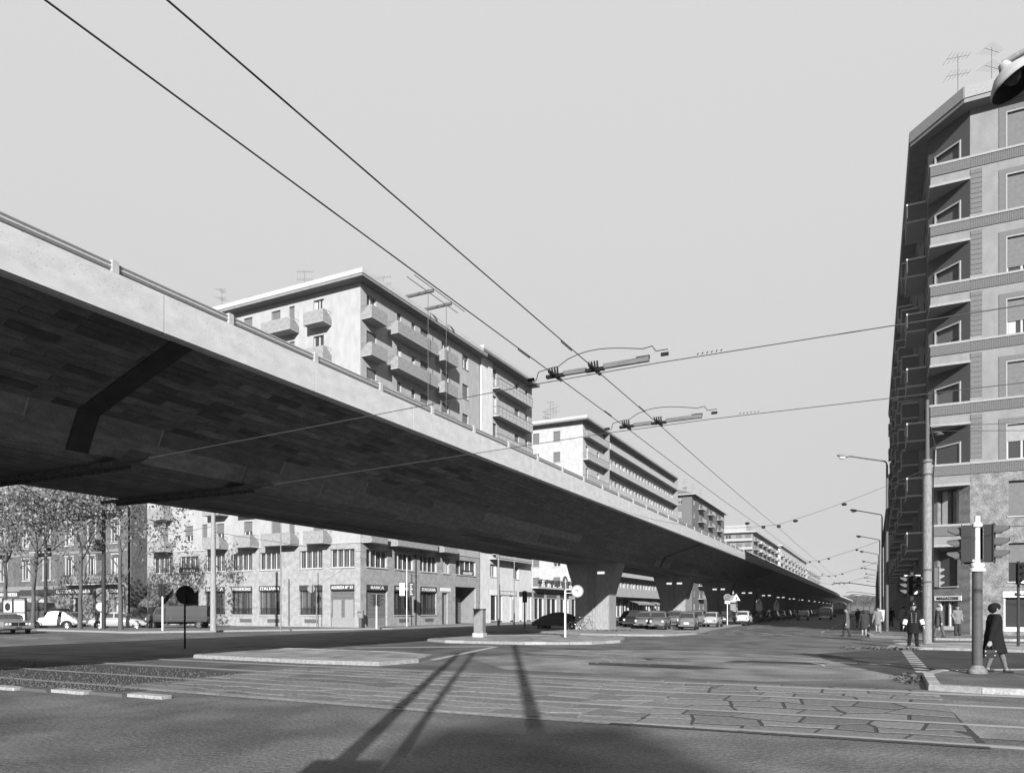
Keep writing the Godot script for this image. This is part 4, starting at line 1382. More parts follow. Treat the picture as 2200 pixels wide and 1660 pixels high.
	for o in ops:
		window(b, F, o, [0.0, 0.0, 0.98][rng.randi() % 3], "shutter_dark", "frame_white", 0.2, false)
		mb = MB.new()
		mb.bx(o[0] - 0.2, o[1] - 0.1, 0.003, o[0] - 0.002, o[3] + 0.2, 0.06)
		mb.bx(o[2] + 0.002, o[1] - 0.1, 0.003, o[2] + 0.2, o[3] + 0.2, 0.06)
		mb.bx(o[0] - 0.3, o[3] + 0.2, 0.003, o[2] + 0.3, o[3] + 0.34, 0.12)
		mb.bx(o[0] - 0.25, o[1] - 0.25, 0.003, o[2] + 0.25, o[1] - 0.1, 0.12)
		part("window_surround", mb, "plaster_white", b, F)
	mb = MB.new()
	for y in [7.75, 11.5, 15.2]: mb.bx(0, y, 0.003, 44.0, y + 0.3, 0.08)
	part("string_course", mb, "plaster_pale", b, F)
	for k in 2: balcony(b, F, f.call(-79.4), f.call(-70.2), 4.28 + 3.72 * k * 2, 0.9, 1.1, "plaster_pale", true)
	balcony(b, F, f.call(-85.5), f.call(-82.4), 8.0, 0.9, 1.1, "plaster_old", true)
	balcony(b, F, f.call(-93.8), f.call(-90.4), 8.0, 0.9, 1.1, "plaster_old", true)
	sign_board(b, F, f.call(-82.1), f.call(-75.6), 3.3, 3.95, "TRATTORIA TOSCANA", "sign_dark", "letter", 0.93, 0.0, 0.6)
	sign_board(b, F, f.call(-75.5), f.call(-70.4), 3.3, 3.95, "CON GIARDINO", "sign_dark", "letter", 0.88, 0.0, 0.55)
	sign_board(b, F, f.call(-93.4), f.call(-89.0), 3.05, 3.75, "DROGHERIA", "sign_dark", "letter", 0.85, 0.0, 0.6)
	sign_board(b, F, f.call(-88.9), f.call(-82.2), 3.2, 3.9, "", "sign_dark")
	mb = MB.new()
	mb.bx(0, 19.6, -12, 44, 19.9, 0.9)
	part("roof", mb, "roof_tile", b, F)
	mb = MB.new()
	mb.bx(0.02, 0, -12, 43.98, 19.58, -0.4)
	part("rear_wall", mb, "plaster_old", b, F)

# ---------------------------------------------------------------- corner house across the avenue
func build_corner_house() -> void:
	var b := thing("corner_house", Vector3(3.17, 0, -51.5), 0.0, "tall corner house with brick bands and wedge-shaped corner balconies", "building")
	var F := face(Vector3.RIGHT, Vector3(2.08, 0, 0))
	var ud := Vector3(2.08, 0, 2.1)
	var CW := ud.length()
	var C := face(ud.normalized(), Vector3(0, 0, -2.1))
	var A := face(Vector3(0, 0, 1), Vector3(0, 0, -76.5))
	var sills := []
	for k in 6: sills.append(snappedf(29.16 - 3.714 * k, 0.01))
	var TOP := 32.0
	# front
	var ops := []
	var xs := [1.88, 5.4, 8.9, 12.4]
	for s in sills:
		for x in xs: ops.append([x, s, x + 1.45, snappedf(s + 2.05, 0.01)])
	wall(b, F, 17.0, 10.0, TOP, ops, "plaster_pale", 0.16)
	for i in ops.size():
		var o: Array = ops[i]
		window(b, F, o, [0.98, 0.98, 0.86, 0.62, 0.98, 0.48][(int(i / 4.0) + (i % 4) * 2) % 6], ["shutter", "shutter", "shutter", "shutter", "shutter", "shutter_pale"][int(i / 4.0)], "frame_white", 0.16, false)
		var mb := MB.new()
		mb.bx(o[0] - 0.42, o[1], 0.003, o[0] - 0.08, o[3] + 0.4, 0.04)
		mb.bx(o[2] + 0.08, o[1], 0.003, o[2] + 0.42, o[3] + 0.4, 0.04)
		mb.bx(o[0] - 0.08, o[3] + 0.08, 0.003, o[2] + 0.08, o[3] + 0.4, 0.04)
		part("brick_surround", mb, "brick_soldier", b, F)
		mb = MB.new()
		mb.bx(o[0] - 0.08, o[1], 0.003, o[0] - 0.002, o[3] + 0.08, 0.06)
		mb.bx(o[2] + 0.002, o[1], 0.003, o[2] + 0.08, o[3] + 0.08, 0.06)
		mb.bx(o[0] - 0.002, o[3] + 0.002, 0.003, o[2] + 0.002, o[3] + 0.08, 0.06)
		part("architrave", mb, "stone_cap", b, F)
	for k in sills.size():
		var s: float = sills[k]
		var mb := MB.new()
		mb.bx(0.0, s - 0.13, 0.003, 17.0, s - 0.004, 0.1)
		part("sill_band", mb, "stone_cap", b, F)
		mb = MB.new()
		mb.bx(0.0, s - 0.72, 0.003, 17.0, s - 0.135, 0.03)
		part("brick_band", mb, "brick_soldier", b, F)
		mb = MB.new()
		for i in 190: mb.bx(0.01 + 0.09 * i, s - 0.71, 0.03, 0.075 + 0.09 * i, s - 0.145, 0.055)
		part("brick_course", mb, "brick_soldier", b, F).set_meta("kind", "stuff")
		if k < 5:
			mb = MB.new()
			for i in 9: mb.bx(0.02, s - 3.5 + 0.3 * i, 0.003, 0.62, s - 3.24 + 0.3 * i, 0.035)
			part("brick_pilaster", mb, "brick_soldier", b, F)
	# rough stone lower storeys
	ops = [[1.95, 7.2, 3.7, 9.3], [5.6, 7.2, 7.3, 9.3], [1.95, 3.3, 3.7, 5.6], [5.6, 3.3, 7.3, 5.6], [1.7, 0.35, 6.2, 2.35], [7.6, 0.35, 12.0, 2.35]]
	wall(b, F, 17.0, 0.0, 9.99, ops, "stone_rough", 0.3)
	for i in 4: window(b, F, ops[i], [0.98, 0.98, 0.5, 0.98][i], "shutter", "frame_dark", 0.3, true)
	for i in [4, 5]: shop_front(b, at(F, 0, 0.2, -0.1), ops[i][0], ops[i][2], 2.1)
	sign_board(b, F, 1.65, 6.3, 2.37, 2.72, "MOBILI", "metal_white", "letter_dark", 0.75)
	var mb := MB.new()
	mb.bx(0.0, 6.6, 0.003, 17.0, 6.75, 0.06)
	mb.bx(1.7, 3.0, 0.003, 16.0, 3.08, 0.05)
	part("string_course", mb, "stone_rough", b, F)
	# chamfer wall with one window a floor
	ops = []
	for s in sills: ops.append([0.6, snappedf(s - 1.1, 0.01), 2.25, snappedf(s + 1.3, 0.01)])
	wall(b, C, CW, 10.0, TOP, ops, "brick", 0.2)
	for i in ops.size():
		var o: Array = ops[i]
		window(b, C, o, [0.4, 0.45, 0.98, 0.35, 0.98, 0.98][i], "shutter", "frame_white", 0.2, false)
		mb = MB.new()
		mb.bx(o[0] - 0.1, o[1], 0.003, o[0] - 0.002, o[3] + 0.1, 0.05)
		mb.bx(o[2] + 0.002, o[1], 0.003, o[2] + 0.1, o[3] + 0.1, 0.05)
		mb.bx(o[0] - 0.002, o[3] + 0.002, 0.003, o[2] + 0.002, o[3] + 0.1, 0.05)
		part("architrave", mb, "concrete_white", b, C)
	ops = [[0.7, 6.9, 2.2, 9.2], [0.7, 3.1, 2.1, 5.35], [0.75, 0.3, 2.15, 2.15]]
	wall(b, C, CW, 0.0, 9.99, ops, "stone_rough", 0.3)
	window(b, C, ops[0], 0.0, "shutter", "frame_dark", 0.3, false, true)
	window(b, C, ops[1], 0.98, "shutter_dark", "frame_dark", 0.3, true)
	shop_front(b, at(C, 0, 0.2, -0.1), 0.75, 2.15, 1.9)
	sign_board(b, C, 0.5, 2.4, 2.2, 2.5, "MAGAZZINI", "metal_white", "letter_dark", 0.8)
	# wedge balconies filling the corner
	for k in 7:
		var s: float = sills[k] if k < 6 else 6.88
		var nd := sub("balcony", b, Transform3D(Basis.IDENTITY, Vector3(0, s, 0)))
		mb = MB.new()
		mb.prism(PackedVector2Array([Vector2(-0.05, 0.05), Vector2(2.1, 0.05), Vector2(2.1, -0.02), Vector2(0.02, -2.12), Vector2(-0.05, -2.12)]), -1.38, -1.24)
		part("slab", mb, "stone_cap", nd)
		mb = MB.new()
		mb.bx(0.0, -1.238, -0.08, 2.07, -0.72, 0.0); mb.bx(0.0, -1.238, -2.08, 0.08, -0.72, -0.08)
		part("parapet", mb, "plaster_pale", nd)
		mb = MB.new()
		mb.bx(-0.02, -0.718, -0.09, 2.07, -0.135, 0.05); mb.bx(-0.02, -0.718, -2.08, 0.09, -0.135, -0.09)
		part("brick_band", mb, "brick_soldier", nd)
		mb = MB.new()
		for i in 23: mb.bx(0.0 + 0.09 * i, -0.71, 0.05, 0.065 + 0.09 * i, -0.145, 0.072)
		part("brick_course", mb, "brick_soldier", nd).set_meta("kind", "stuff")
		mb = MB.new()
		mb.bx(-0.06, -0.133, -0.12, 2.07, 0.0, 0.1); mb.bx(-0.06, -0.133, -2.08, 0.12, 0.0, -0.12)
		part("coping", mb, "stone_cap", nd)
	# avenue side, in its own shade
	ops = []
	var bays := []
	for i in 8: bays.append(69.0 - 9.2 * i)
	for k in 7:
		var s: float = snappedf(sills[k] - 1.1, 0.01) if k < 6 else 6.0
		for x in bays:
			if x > 0.2:
				ops.append([snappedf(x + 0.9, 0.01), s, snappedf(x + 2.1, 0.01), s + 2.3])
				if x > 5.0: ops.append([snappedf(x - 3.6, 0.01), s + 0.9, snappedf(x - 2.4, 0.01), s + 2.3])
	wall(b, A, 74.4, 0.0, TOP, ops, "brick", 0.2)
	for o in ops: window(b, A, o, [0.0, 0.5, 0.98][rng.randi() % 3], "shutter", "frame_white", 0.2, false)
	for k in 7:
		var s: float = sills[k] if k < 6 else 6.88
		for x in bays:
			if x > 0.2:
				var nd := sub("balcony", b, at(A, x, s, 0))
				inst("slab", cached("cbs", func(q: MB): q.bx(0, -1.3, 0.003, 3.3, -1.18, 1.15)), "concrete_white", nd)
				inst("parapet", cached("cbp", func(q: MB):
					q.bx(0.02, -1.178, 1.05, 3.28, -0.12, 1.13); q.bx(0.02, -1.178, 0.003, 0.1, -0.12, 1.05); q.bx(3.2, -1.178, 0.003, 3.28, -0.12, 1.05)), "brick_soldier", nd)
				inst("coping", cached("cbc", func(q: MB):
					q.bx(-0.02, -0.118, 1.02, 3.32, 0.0, 1.17); q.bx(-0.02, -0.118, 0.003, 0.13, 0.0, 1.02); q.bx(3.17, -0.118, 0.003, 3.32, 0.0, 1.02)), "concrete", nd)
	# closed mass and the deep bent cornice
	mb = MB.new()
	mb.prism(PackedVector2Array([Vector2(0.35, -2.4), Vector2(2.3, -0.4), Vector2(19.0, -0.4), Vector2(19.0, -20), Vector2(12, -76.4), Vector2(0.35, -76.4)]), 0.0, TOP - 0.05)
	part("rear_wall", mb, "plaster_grey", b)
	mb = MB.new()
	mb.prism(PackedVector2Array([Vector2(-1.0, -2.4), Vector2(1.7, 0.85), Vector2(20, 0.85), Vector2(20, -20), Vector2(13, -77), Vector2(-1.0, -77)]), TOP, TOP + 0.28)
	var roof := part("roof", mb, "plaster_grey", b)
	mb = MB.new()
	var pr := [Vector3(-1.0, 0, -77), Vector3(-1.0, 0, -2.4), Vector3(1.7, 0, 0.85), Vector3(20, 0, 0.85)]
	for i in 3:
		mb.bar(pr[i] + Vector3(0, TOP + 0.6, 0), pr[i + 1] + Vector3(0, TOP + 0.6, 0), 0.12, 0.7)
	part("cornice", mb, "stone_cap", roof)
	aerial(Vector3(4.8, TOP + 0.3, -53.5), 4.6, 0.4, "tall television aerial at the corner house's bent cornice")
	aerial(Vector3(6.6, TOP + 0.3, -53.5), 4.4, 0.9, "television aerial with level rods on the corner house")
	# next house down the avenue
	b = thing("apartment_house", Vector3(3.3, 0, -131.0), 0.0, "dark apartment house beyond the corner house", "building")
	A = face(Vector3(0, 0, 1), Vector3(0, 0, -160))
	var cols := []
	for i in 20: cols.append([snappedf(3.0 + 8.0 * i, 0.01), snappedf(5.0 + 8.0 * i, 0.01), 0.5, 2.3])
	var fl := []
	for k in 7: fl.append(snappedf(1.0 + 3.3 * k, 0.01))
	storeys(b, A, 160.0, 0.0, 24.0, fl, cols, "plaster_old", [0.0, 0.98], "shutter", "frame_white", false)
	mb = MB.new()
	mb.bx(0.3, 0, -160, 14, 24.0, -0.02)
	part("rear_wall", mb, "plaster_old", b)
	mb = MB.new()
	mb.bx(-0.8, 24.02, -160.5, 14, 24.5, 0.5)
	part("roof", mb, "roof_tile", b)

# ---------------------------------------------------------------- what stands behind the camera and throws the shadows
func build_out_of_frame() -> void:
	var fw := Vector3(-0.4495, 0, -0.8933)
	var rt := Vector3(0.8933, 0, -0.4495)
	var b := thing("apartment_house", fw * -60.0, 0.464, "plain apartment house with a hipped stair tower across the tram street", "building")
	var mb := MB.new()
	mb.bx(-14, 0, 0, 18, 25.0, 12)
	part("wall", mb, "plaster_pale", b)
	var A := face(Vector3(-1, 0, 0), Vector3(18, 0, -0.003))
	for k in 6:
		for i in 6:
			window(b, A, [2.0 + 5.0 * i, 4.5 + 3.0 * k, 3.3 + 5.0 * i, 6.0 + 3.0 * k], 0.98, "shutter", "frame_white", -0.05)
	mb = MB.new()
	mb.bx(-14.3, 25.0, -0.3, 18.3, 25.2, 12)
	part("roof", mb, "plaster_grey", b)
	mb = MB.new()
	mb.ext(PackedVector2Array([Vector2(-1.75, 25.2), Vector2(3.9, 25.2), Vector2(2.2, 27.8), Vector2(-0.3, 27.8)]), 1.0, 5.0)
	part("stair_tower", mb, "roof_tile", b)
	# masts: placed along the line of their shadows
	var m := thing("lamp_mast", fw * -1.0 + rt * -1.75, 0.0, "tall steel lamp mast with a cabinet, throwing a long shadow", "mast")
	mb = MB.new()
	mb.cyl(Vector3.ZERO, Vector3(0, 11.0, 0), 0.13, 0.09, 12)
	part("pole", mb, "metal_grey", m)
	mb = MB.new()
	mb.box(Vector3(0.05, 3.0, 0), Vector3(0.75, 0.8, 0.4), Basis(Vector3.UP, 0.45))
	part("signal_box", mb, "metal_mid", m)
	m = thing("cable_pole", fw * -1.2 + rt * -1.2, 0.0, "thin cable pole beside the lamp mast with the cabinet", "pole")
	mb = MB.new()
	mb.cyl(Vector3.ZERO, Vector3(0, 11.2, 0), 0.08, 0.06, 10)
	part("pole", mb, "metal_grey", m)
	m = thing("tall_post", fw * -3.0 + rt * 0.45, 0.464, "tall tapering steel post whose shadow reaches the island", "pole")
	mb = MB.new()
	mb.cyl(Vector3.ZERO, Vector3(0, 14.2, 0), 0.14, 0.1, 12)
	part("post", mb, "metal_grey", m)

# ---------------------------------------------------------------- plane trees
func tree(p: Vector3, h: float, lean: Vector3, fork: float, label: String, nleaf: int, spread: float, sd: int) -> void:
	rng.seed = sd
	var o := thing("plane_tree", p, 0.0, label, "tree", "plane trees on the pavement")
	var mb := MB.new()
	var tips := []
	# bent trunk
	var pts := [Vector3.ZERO]
	var rr := [0.2]
	var n := 6
	for i in range(1, n + 1):
		var f := float(i) / n
		pts.append(lean * f * f + Vector3(R(-0.06, 0.06), fork * f, R(-0.06, 0.06)))
		rr.append(lerpf(0.17, 0.11, f))
	for i in n: mb.cyl(pts[i], pts[i + 1], rr[i], rr[i + 1], 9, i == 0)
	part("trunk", mb, "bark", o)
	mb = MB.new()
	var stack := []
	for k in 6:
		var a := 2.4 * k + R(-0.5, 0.5)
		stack.append([(pts[3 + mini(k, 3)] as Vector3) if k < 4 else pts[n], Vector3(cos(a) * R(0.5, 1.1), 1.0, sin(a) * R(0.5, 1.1)).normalized(), (h - fork) * R(0.34, 0.5), 0.055, 0])
	while stack.size() > 0:
		var s: Array = stack.pop_back()
		var q: Vector3 = s[0]
		var d: Vector3 = s[1]
		var L: float = s[2]
		for j in 3:
			var e := q + d * (L / 3.0)
			mb.cyl(q, e, s[3] * (1.0 - 0.15 * j), s[3] * (0.85 - 0.15 * j), 6, false)
			q = e
			d = (d + Vector3(R(-0.22, 0.22), R(-0.1, 0.12), R(-0.22, 0.22))).normalized()
			if s[4] >= 1: tips.append(q)
		if s[4] < 3:
			for j in 3:
				var a := R(0, TAU)
				stack.append([q, (d + Vector3(cos(a), R(-0.35, 0.35), sin(a)) * 0.9).normalized(), L * R(0.55, 0.8) * spread, s[3] * 0.55, s[4] + 1])
	part("limbs", mb, "bark", o)
	var leaf := MB.new()
	leaf.tri(Vector3(-0.085, 0, 0), Vector3(0, 0.02, -0.11), Vector3(0.085, 0, 0))
	leaf.tri(Vector3(-0.085, 0, 0), Vector3(0.085, 0, 0), Vector3(0.0, -0.015, 0.1))
	var lm := leaf.mesh()
	for k in 3:
		var mm := MultiMesh.new()
		mm.transform_format = MultiMesh.TRANSFORM_3D
		mm.mesh = lm
		mm.instance_count = nleaf
		for i in nleaf:
			var t: Vector3 = tips[rng.randi() % tips.size()]
			var q := t + Vector3(rng.randfn(0, 0.42), rng.randfn(-0.2, 0.42), rng.randfn(0, 0.42))
			mm.set_instance_transform(i, Transform3D(Basis.from_euler(Vector3(R(0, 6), R(0, 6), R(0, 6))) * Basis.from_scale(Vector3.ONE * R(0.7, 1.35)), q))
		var mi := MultiMeshInstance3D.new()
		mi.name = "crown"
		mi.multimesh = mm
		mi.material_override = M["leaf_%d" % k]
		o.add_child(mi, true)
		mi.set_meta("kind", "stuff")

func build_trees() -> void:
	tree(Vector3(-60.3, 0.1, -34.2), 13.0, Vector3(0.9, 0, 0.2), 6.0, "plane tree with a bent trunk before the poster stand", 640, 1.0, 11)
	tree(Vector3(-56.9, 0.1, -35.9), 13.5, Vector3(0.35, 0, 0.1), 6.4, "plane tree with forked limbs behind the white beetle-shaped car", 640, 1.0, 12)
	tree(Vector3(-51.4, 0.1, -35.6), 13.0, Vector3(-0.2, 0, 0.0), 7.0, "plane tree rising beside the pale streamlined car", 640, 1.0, 13)
	tree(Vector3(-66.5, 0.1, -35.5), 13.0, Vector3(0.2, 0, 0.1), 6.4, "plane tree near the tram and the inn", 580, 1.0, 14)
	tree(Vector3(-72.5, 0.1, -35.0), 13.0, Vector3(-0.2, 0, 0.1), 6.4, "plane tree in front of the grocery", 580, 1.0, 15)
	rng.seed = 4242
	for i in 9:
		var x := 2.0 - 5.0 * i
		var z := -690.0 - 12.0 * (i % 3)
		var o := thing("far_tree", Vector3(x, 0, z), 0.0, "hazy dark tree at the far end of the avenue", "tree", "trees at the end of the avenue")
		var mb := MB.new()
		mb.cyl(Vector3.ZERO, Vector3(0, 5, 0), 0.4, 0.25, 7)
		part("trunk", mb, "bark", o)
		mb = MB.new()
		for k in 420:
			var d := Vector3(rng.randfn(0, 1), rng.randfn(0, 1), rng.randfn(0, 1)).normalized() * pow(rng.randf(), 0.5)
			var c := Vector3(d.x * 5.0, 8.5 + d.y * 5.0, d.z * 5.0)
			var a := Vector3(rng.randfn(0, 0.5), rng.randfn(0, 0.5), rng.randfn(0, 0.5))
			var e := Vector3(rng.randfn(0, 0.5), rng.randfn(0, 0.5), rng.randfn(0, 0.5))
			mb.tri(c, c + a, c + e)
		part("crown", mb, "leaf_0", o)
	rng.seed = 99

# ---------------------------------------------------------------- vehicles (front towards local +z)
# skin over a grid of rings, with smooth normals
func skin_grid(mb: MB, g: Array) -> void:
	var ni := g.size()
	var nj: int = g[0].size()
	var nr := []
	for i in ni:
		var row := []
		for j in nj:
			var du: Vector3 = g[mini(i + 1, ni - 1)][j] - g[maxi(i - 1, 0)][j]
			var dv: Vector3 = g[i][mini(j + 1, nj - 1)] - g[i][maxi(j - 1, 0)]
			var nn := dv.cross(du)
			row.append(nn.normalized() if nn.length() > 1e-7 else Vector3.UP)
		nr.append(row)
	for i in ni - 1:
		for j in nj - 1:
			mb.quadn(g[i][j], g[i][j + 1], g[i + 1][j + 1], g[i + 1][j], nr[i][j], nr[i][j + 1], nr[i + 1][j + 1], nr[i + 1][j])

# stations: [z, bottom, top, half width]
func loft_body(st: Array) -> MB:
	var mb := MB.new()
	var g := []
	for s in st:
		var ring := []
		var h: float = s[2] - s[1]
		var w: float = s[3]
		for q in [[0.0, 0.0], [0.86, 0.0], [0.97, 0.1], [1.0, 0.35], [1.0, 0.62], [0.95, 0.85], [0.8, 0.97], [0.45, 1.02], [0.0, 1.04], [-0.45, 1.02], [-0.8, 0.97], [-0.95, 0.85], [-1.0, 0.62], [-1.0, 0.35], [-0.97, 0.1], [-0.86, 0.0], [0.0, 0.0]]:
			ring.append(Vector3(w * q[0], s[1] + h * q[1], s[0]))
		ring.reverse()
		g.append(ring)
	skin_grid(mb, g)
	for e in [0, st.size() - 1]:
		var c := Vector3(0, (st[e][1] + st[e][2]) * 0.5, st[e][0])
		for j in g[e].size() - 1:
			if e == 0: mb.tri(c, g[e][j + 1], g[e][j])
			else: mb.tri(c, g[e][j], g[e][j + 1])
	return mb

# cab: [front base z, front roof z, rear roof z, rear base z, base y, roof y, base half width, roof half width]
func loft_cabin(c: Array) -> MB:
	var mb := MB.new()
	var zf0: float = c[0]
	var zf1: float = c[1]
	var zr1: float = c[2]
	var zr0: float = c[3]
	var y0: float = c[4]
	var y1: float = c[5]
	var wb: float = c[6]
	var wr: float = c[7]
	var g := []
	for s in [[zr0, y0 + 0.02, wb], [lerpf(zr0, zr1, 0.55), lerpf(y0, y1, 0.55), lerpf(wb, wr, 0.55)], [lerpf(zr0, zr1, 0.9), lerpf(y0, y1, 0.93), lerpf(wb, wr, 0.93)], [zr1 + 0.12, y1, wr], [(zf1 + zr1) * 0.5, y1 + 0.03, wr], [zf1 - 0.12, y1, wr], [lerpf(zf0, zf1, 0.9), lerpf(y0, y1, 0.93), lerpf(wb, wr, 0.93)], [lerpf(zf0, zf1, 0.55), lerpf(y0, y1, 0.55), lerpf(wb, wr, 0.55)], [zf0, y0 + 0.02, wb]]:
		var ring := []
		var y: float = s[1]
		var w: float = s[2]
		for q in [[-1.0, 0.0], [-1.0, 0.86], [-0.9, 0.98], [-0.5, 1.02], [0.0, 1.03], [0.5, 1.02], [0.9, 0.98], [1.0, 0.86], [1.0, 0.0]]:
			var f: float = q[1]
			ring.append(Vector3(lerpf(wb, w, minf(f, 1.0)) * q[0] if absf(q[0]) == 1.0 else w * q[0], y0 + (y - y0) * f, s[0]))
		g.append(ring)
	skin_grid(mb, g)
	return mb

func wheel(o: Node3D, p: Vector3, r: float, w: float, side: float, cap = "chrome") -> void:
	var nd := sub("wheel", o, Transform3D(Basis.IDENTITY, p))
	inst("tyre", cached("ty%.2f%.2f" % [r, w], func(mb: MB):
		mb.lathe([Vector2(r * 0.62, -w / 2), Vector2(r * 0.92, -w / 2), Vector2(r, -w * 0.3), Vector2(r, w * 0.3), Vector2(r * 0.92, w / 2), Vector2(r * 0.62, w / 2)], Vector3.ZERO, 20, Basis(Vector3(0, 1, 0), Vector3(1, 0, 0), Vector3(0, 0, -1)))), "rubber", nd)
	inst("rim", cached("ri%.2f%.2f%d" % [r, w, int(side)], func(mb: MB):
		mb.lathe([Vector2(r * 0.64, side * w * 0.36), Vector2(r * 0.6, side * w * 0.42), Vector2(r * 0.42, side * w * 0.36), Vector2(r * 0.36, side * w * 0.48), Vector2(0.005, side * w * 0.56)], Vector3.ZERO, 16, Basis(Vector3(0, 1, 0), Vector3(1, 0, 0), Vector3(0, 0, -1)))
		mb.cyl(Vector3(-side * w * 0.2, 0, 0), Vector3(side * w * 0.3, 0, 0), r * 0.63, r * 0.63, 16)), cap, nd)

func car(called: String, p: Vector3, turn: float, s: Dictionary, label: String, group := "") -> Node3D:
	var o := thing(called, p, turn, label, "car", group)
	var paint: String = s.paint
	part("body", loft_body(s.st), paint, o)
	var c: Array = s.cab
	part("cabin", loft_cabin(c), s.get("roof", paint), o)
	# glass
	var y0: float = c[4] + 0.05
	var y1: float = c[5] - 0.09
	var f0: float = 0.12
	var f1: float = 0.8
	for e in [[c[0], c[1], 1.0, "windscreen"], [c[3], c[2], -1.0, "rear_window"]]:
		var mb := MB.new()
		var h: float = c[5] - c[4]
		var za: float = lerpf(e[0], e[1], f0)
		var zb: float = lerpf(e[0], e[1], f1)
		var k := Vector3(0, 0.02, e[2] * 0.035)
		var wa: float = lerpf(c[6], c[7], f0) * 0.88
		var wb: float = lerpf(c[6], c[7], f1) * 0.84
		var q := [Vector3(-wa, c[4] + h * f0, za) + k, Vector3(wa, c[4] + h * f0, za) + k, Vector3(wb, c[4] + h * f1, zb) + k, Vector3(-wb, c[4] + h * f1, zb) + k]
		if e[2] > 0: mb.quad(q[0], q[1], q[2], q[3])
		else: mb.quad(q[1], q[0], q[3], q[2])
		part(e[3], mb, "glass", o)
	for sx in [-1.0, 1.0]:
		var z_a: float = lerpf(c[0], c[1], 0.75)
		var z_b: float = lerpf(c[3], c[2], 0.75)
		var mid: float = s.get("pillar", (z_a + z_b) * 0.5)
		for e in [[z_a - 0.04, mid + 0.05, lerpf(c[0], c[1], 0.2) - 0.06, mid + 0.05], [mid - 0.05, z_b + 0.04, mid - 0.05, lerpf(c[3], c[2], 0.2) + 0.06]]:
			var mb := MB.new()
			var h: float = c[5] - c[4]
			var xa: float = lerpf(c[6], c[7], 0.12) + 0.014
			var xb: float = lerpf(c[6], c[7], 0.78) + 0.016
			var q := [Vector3(sx * xa, c[4] + h * 0.12, e[2]), Vector3(sx * xa, c[4] + h * 0.12, e[3]), Vector3(sx * xb, c[4] + h * 0.78, e[1]), Vector3(sx * xb, c[4] + h * 0.78, e[0])]
			if sx > 0: mb.quad(q[0], q[1], q[2], q[3])
			else: mb.quad(q[1], q[0], q[3], q[2])
			part("side_window", mb, "glass", o)
	# wheels in dark arches
	var r: float = s.wr
	var hw: float = s.tw
	for z in s.ax:
		for sx in [-1.0, 1.0]:
			var mb := MB.new()
			mb.cyl(Vector3(sx * (hw - 0.12), r, z), Vector3(sx * (hw + 0.004), r, z), r * 1.17, r * 1.17, 18)
			part("wheel_arch", mb, "metal_black", o)
			wheel(o, Vector3(sx * (hw - 0.06), r, z), r, 0.17, sx, s.get("cap", "chrome"))
	if s.get("fenders", false):
		for z in s.ax:
			for sx in [-1.0, 1.0]:
				var mb := MB.new()
				var n := 10
				var g := []
				for i in n + 1:
					var a := PI * (0.02 + 0.96 * i / n)
					var row := []
					for w in [[-0.16, 1.16], [0.03, 1.3], [0.09, 1.2], [0.1, 1.1]]:
						row.append(Vector3(sx * (hw - 0.03 + w[0]), r + sin(a) * r * w[1] * 1.08, z - cos(a) * r * w[1] * 1.25))
					if sx < 0: row.reverse()
					g.append(row)
				skin_grid(mb, g)
				part("fender", mb, paint, o)
	var zf: float = s.st[s.st.size() - 1][0]
	var zr: float = s.st[0][0]
	var bw: float = s.bw
	for e in [[zf + 0.05, 1.0], [zr - 0.05, -1.0]]:
		var mb := MB.new()
		var yb: float = s.get("by", 0.38)
		mb.bar(Vector3(-bw, yb, e[0]), Vector3(bw, yb, e[0]), 0.06, 0.11)
		for sx in [-1.0, 1.0]: mb.bar(Vector3(sx * bw, yb, e[0]), Vector3(sx * (bw + 0.06), yb, e[0] - e[1] * 0.28), 0.05, 0.1)
		part("bumper", mb, "chrome", o)
		mb = MB.new()
		mb.box(Vector3(0, yb + (0.17 if e[1] < 0 else -0.01), e[0] + e[1] * 0.04), Vector3(0.36, 0.14, 0.02))
		part("licence_plate", mb, "metal_white" if e[1] < 0 else "metal_dark", o)
	var hl: Array = s.hl    # [x, y, z, radius]
	for sx in [-1.0, 1.0]:
		var mb := MB.new()
		mb.ball(Vector3(sx * hl[0], hl[1], hl[2]), Vector3(hl[3], hl[3], 0.06), 12, 8)
		var l := part("headlight", mb, "lamp_glass", o)
		mb = MB.new()
		mb.lathe([Vector2(hl[3] * 0.95, -0.02), Vector2(hl[3] * 1.2, 0.0), Vector2(hl[3] * 1.0, 0.04)], Vector3(sx * hl[0], hl[1], hl[2]), 14, Basis(Vector3.RIGHT, Vector3(0, 0, 1), Vector3(0, -1, 0)))
		part("ring", mb, "chrome", l)
		mb = MB.new()
		mb.box(Vector3(sx * (bw - 0.12), s.get("ty", 0.62), zr - 0.012), Vector3(0.1, 0.16, 0.03))
		part("tail_light", mb, "metal_mid", o)
	return o

func small_car(paint: String) -> Dictionary:   # rounded rear-engined saloon, 3.2 m
	return {"paint": paint, "st": [[-1.6, 0.36, 0.78, 0.42], [-1.5, 0.27, 0.92, 0.6], [-1.2, 0.23, 1.0, 0.66], [-0.6, 0.22, 0.98, 0.69], [0.2, 0.22, 0.93, 0.7], [0.8, 0.22, 0.88, 0.69], [1.2, 0.24, 0.8, 0.64], [1.48, 0.28, 0.7, 0.54], [1.58, 0.34, 0.6, 0.4]],
		"cab": [0.85, 0.28, -0.72, -1.35, 0.88, 1.38, 0.66, 0.5], "wr": 0.27, "tw": 0.68, "ax": [-1.02, 1.0], "bw": 0.58, "hl": [0.44, 0.64, 1.5, 0.1], "by": 0.36}

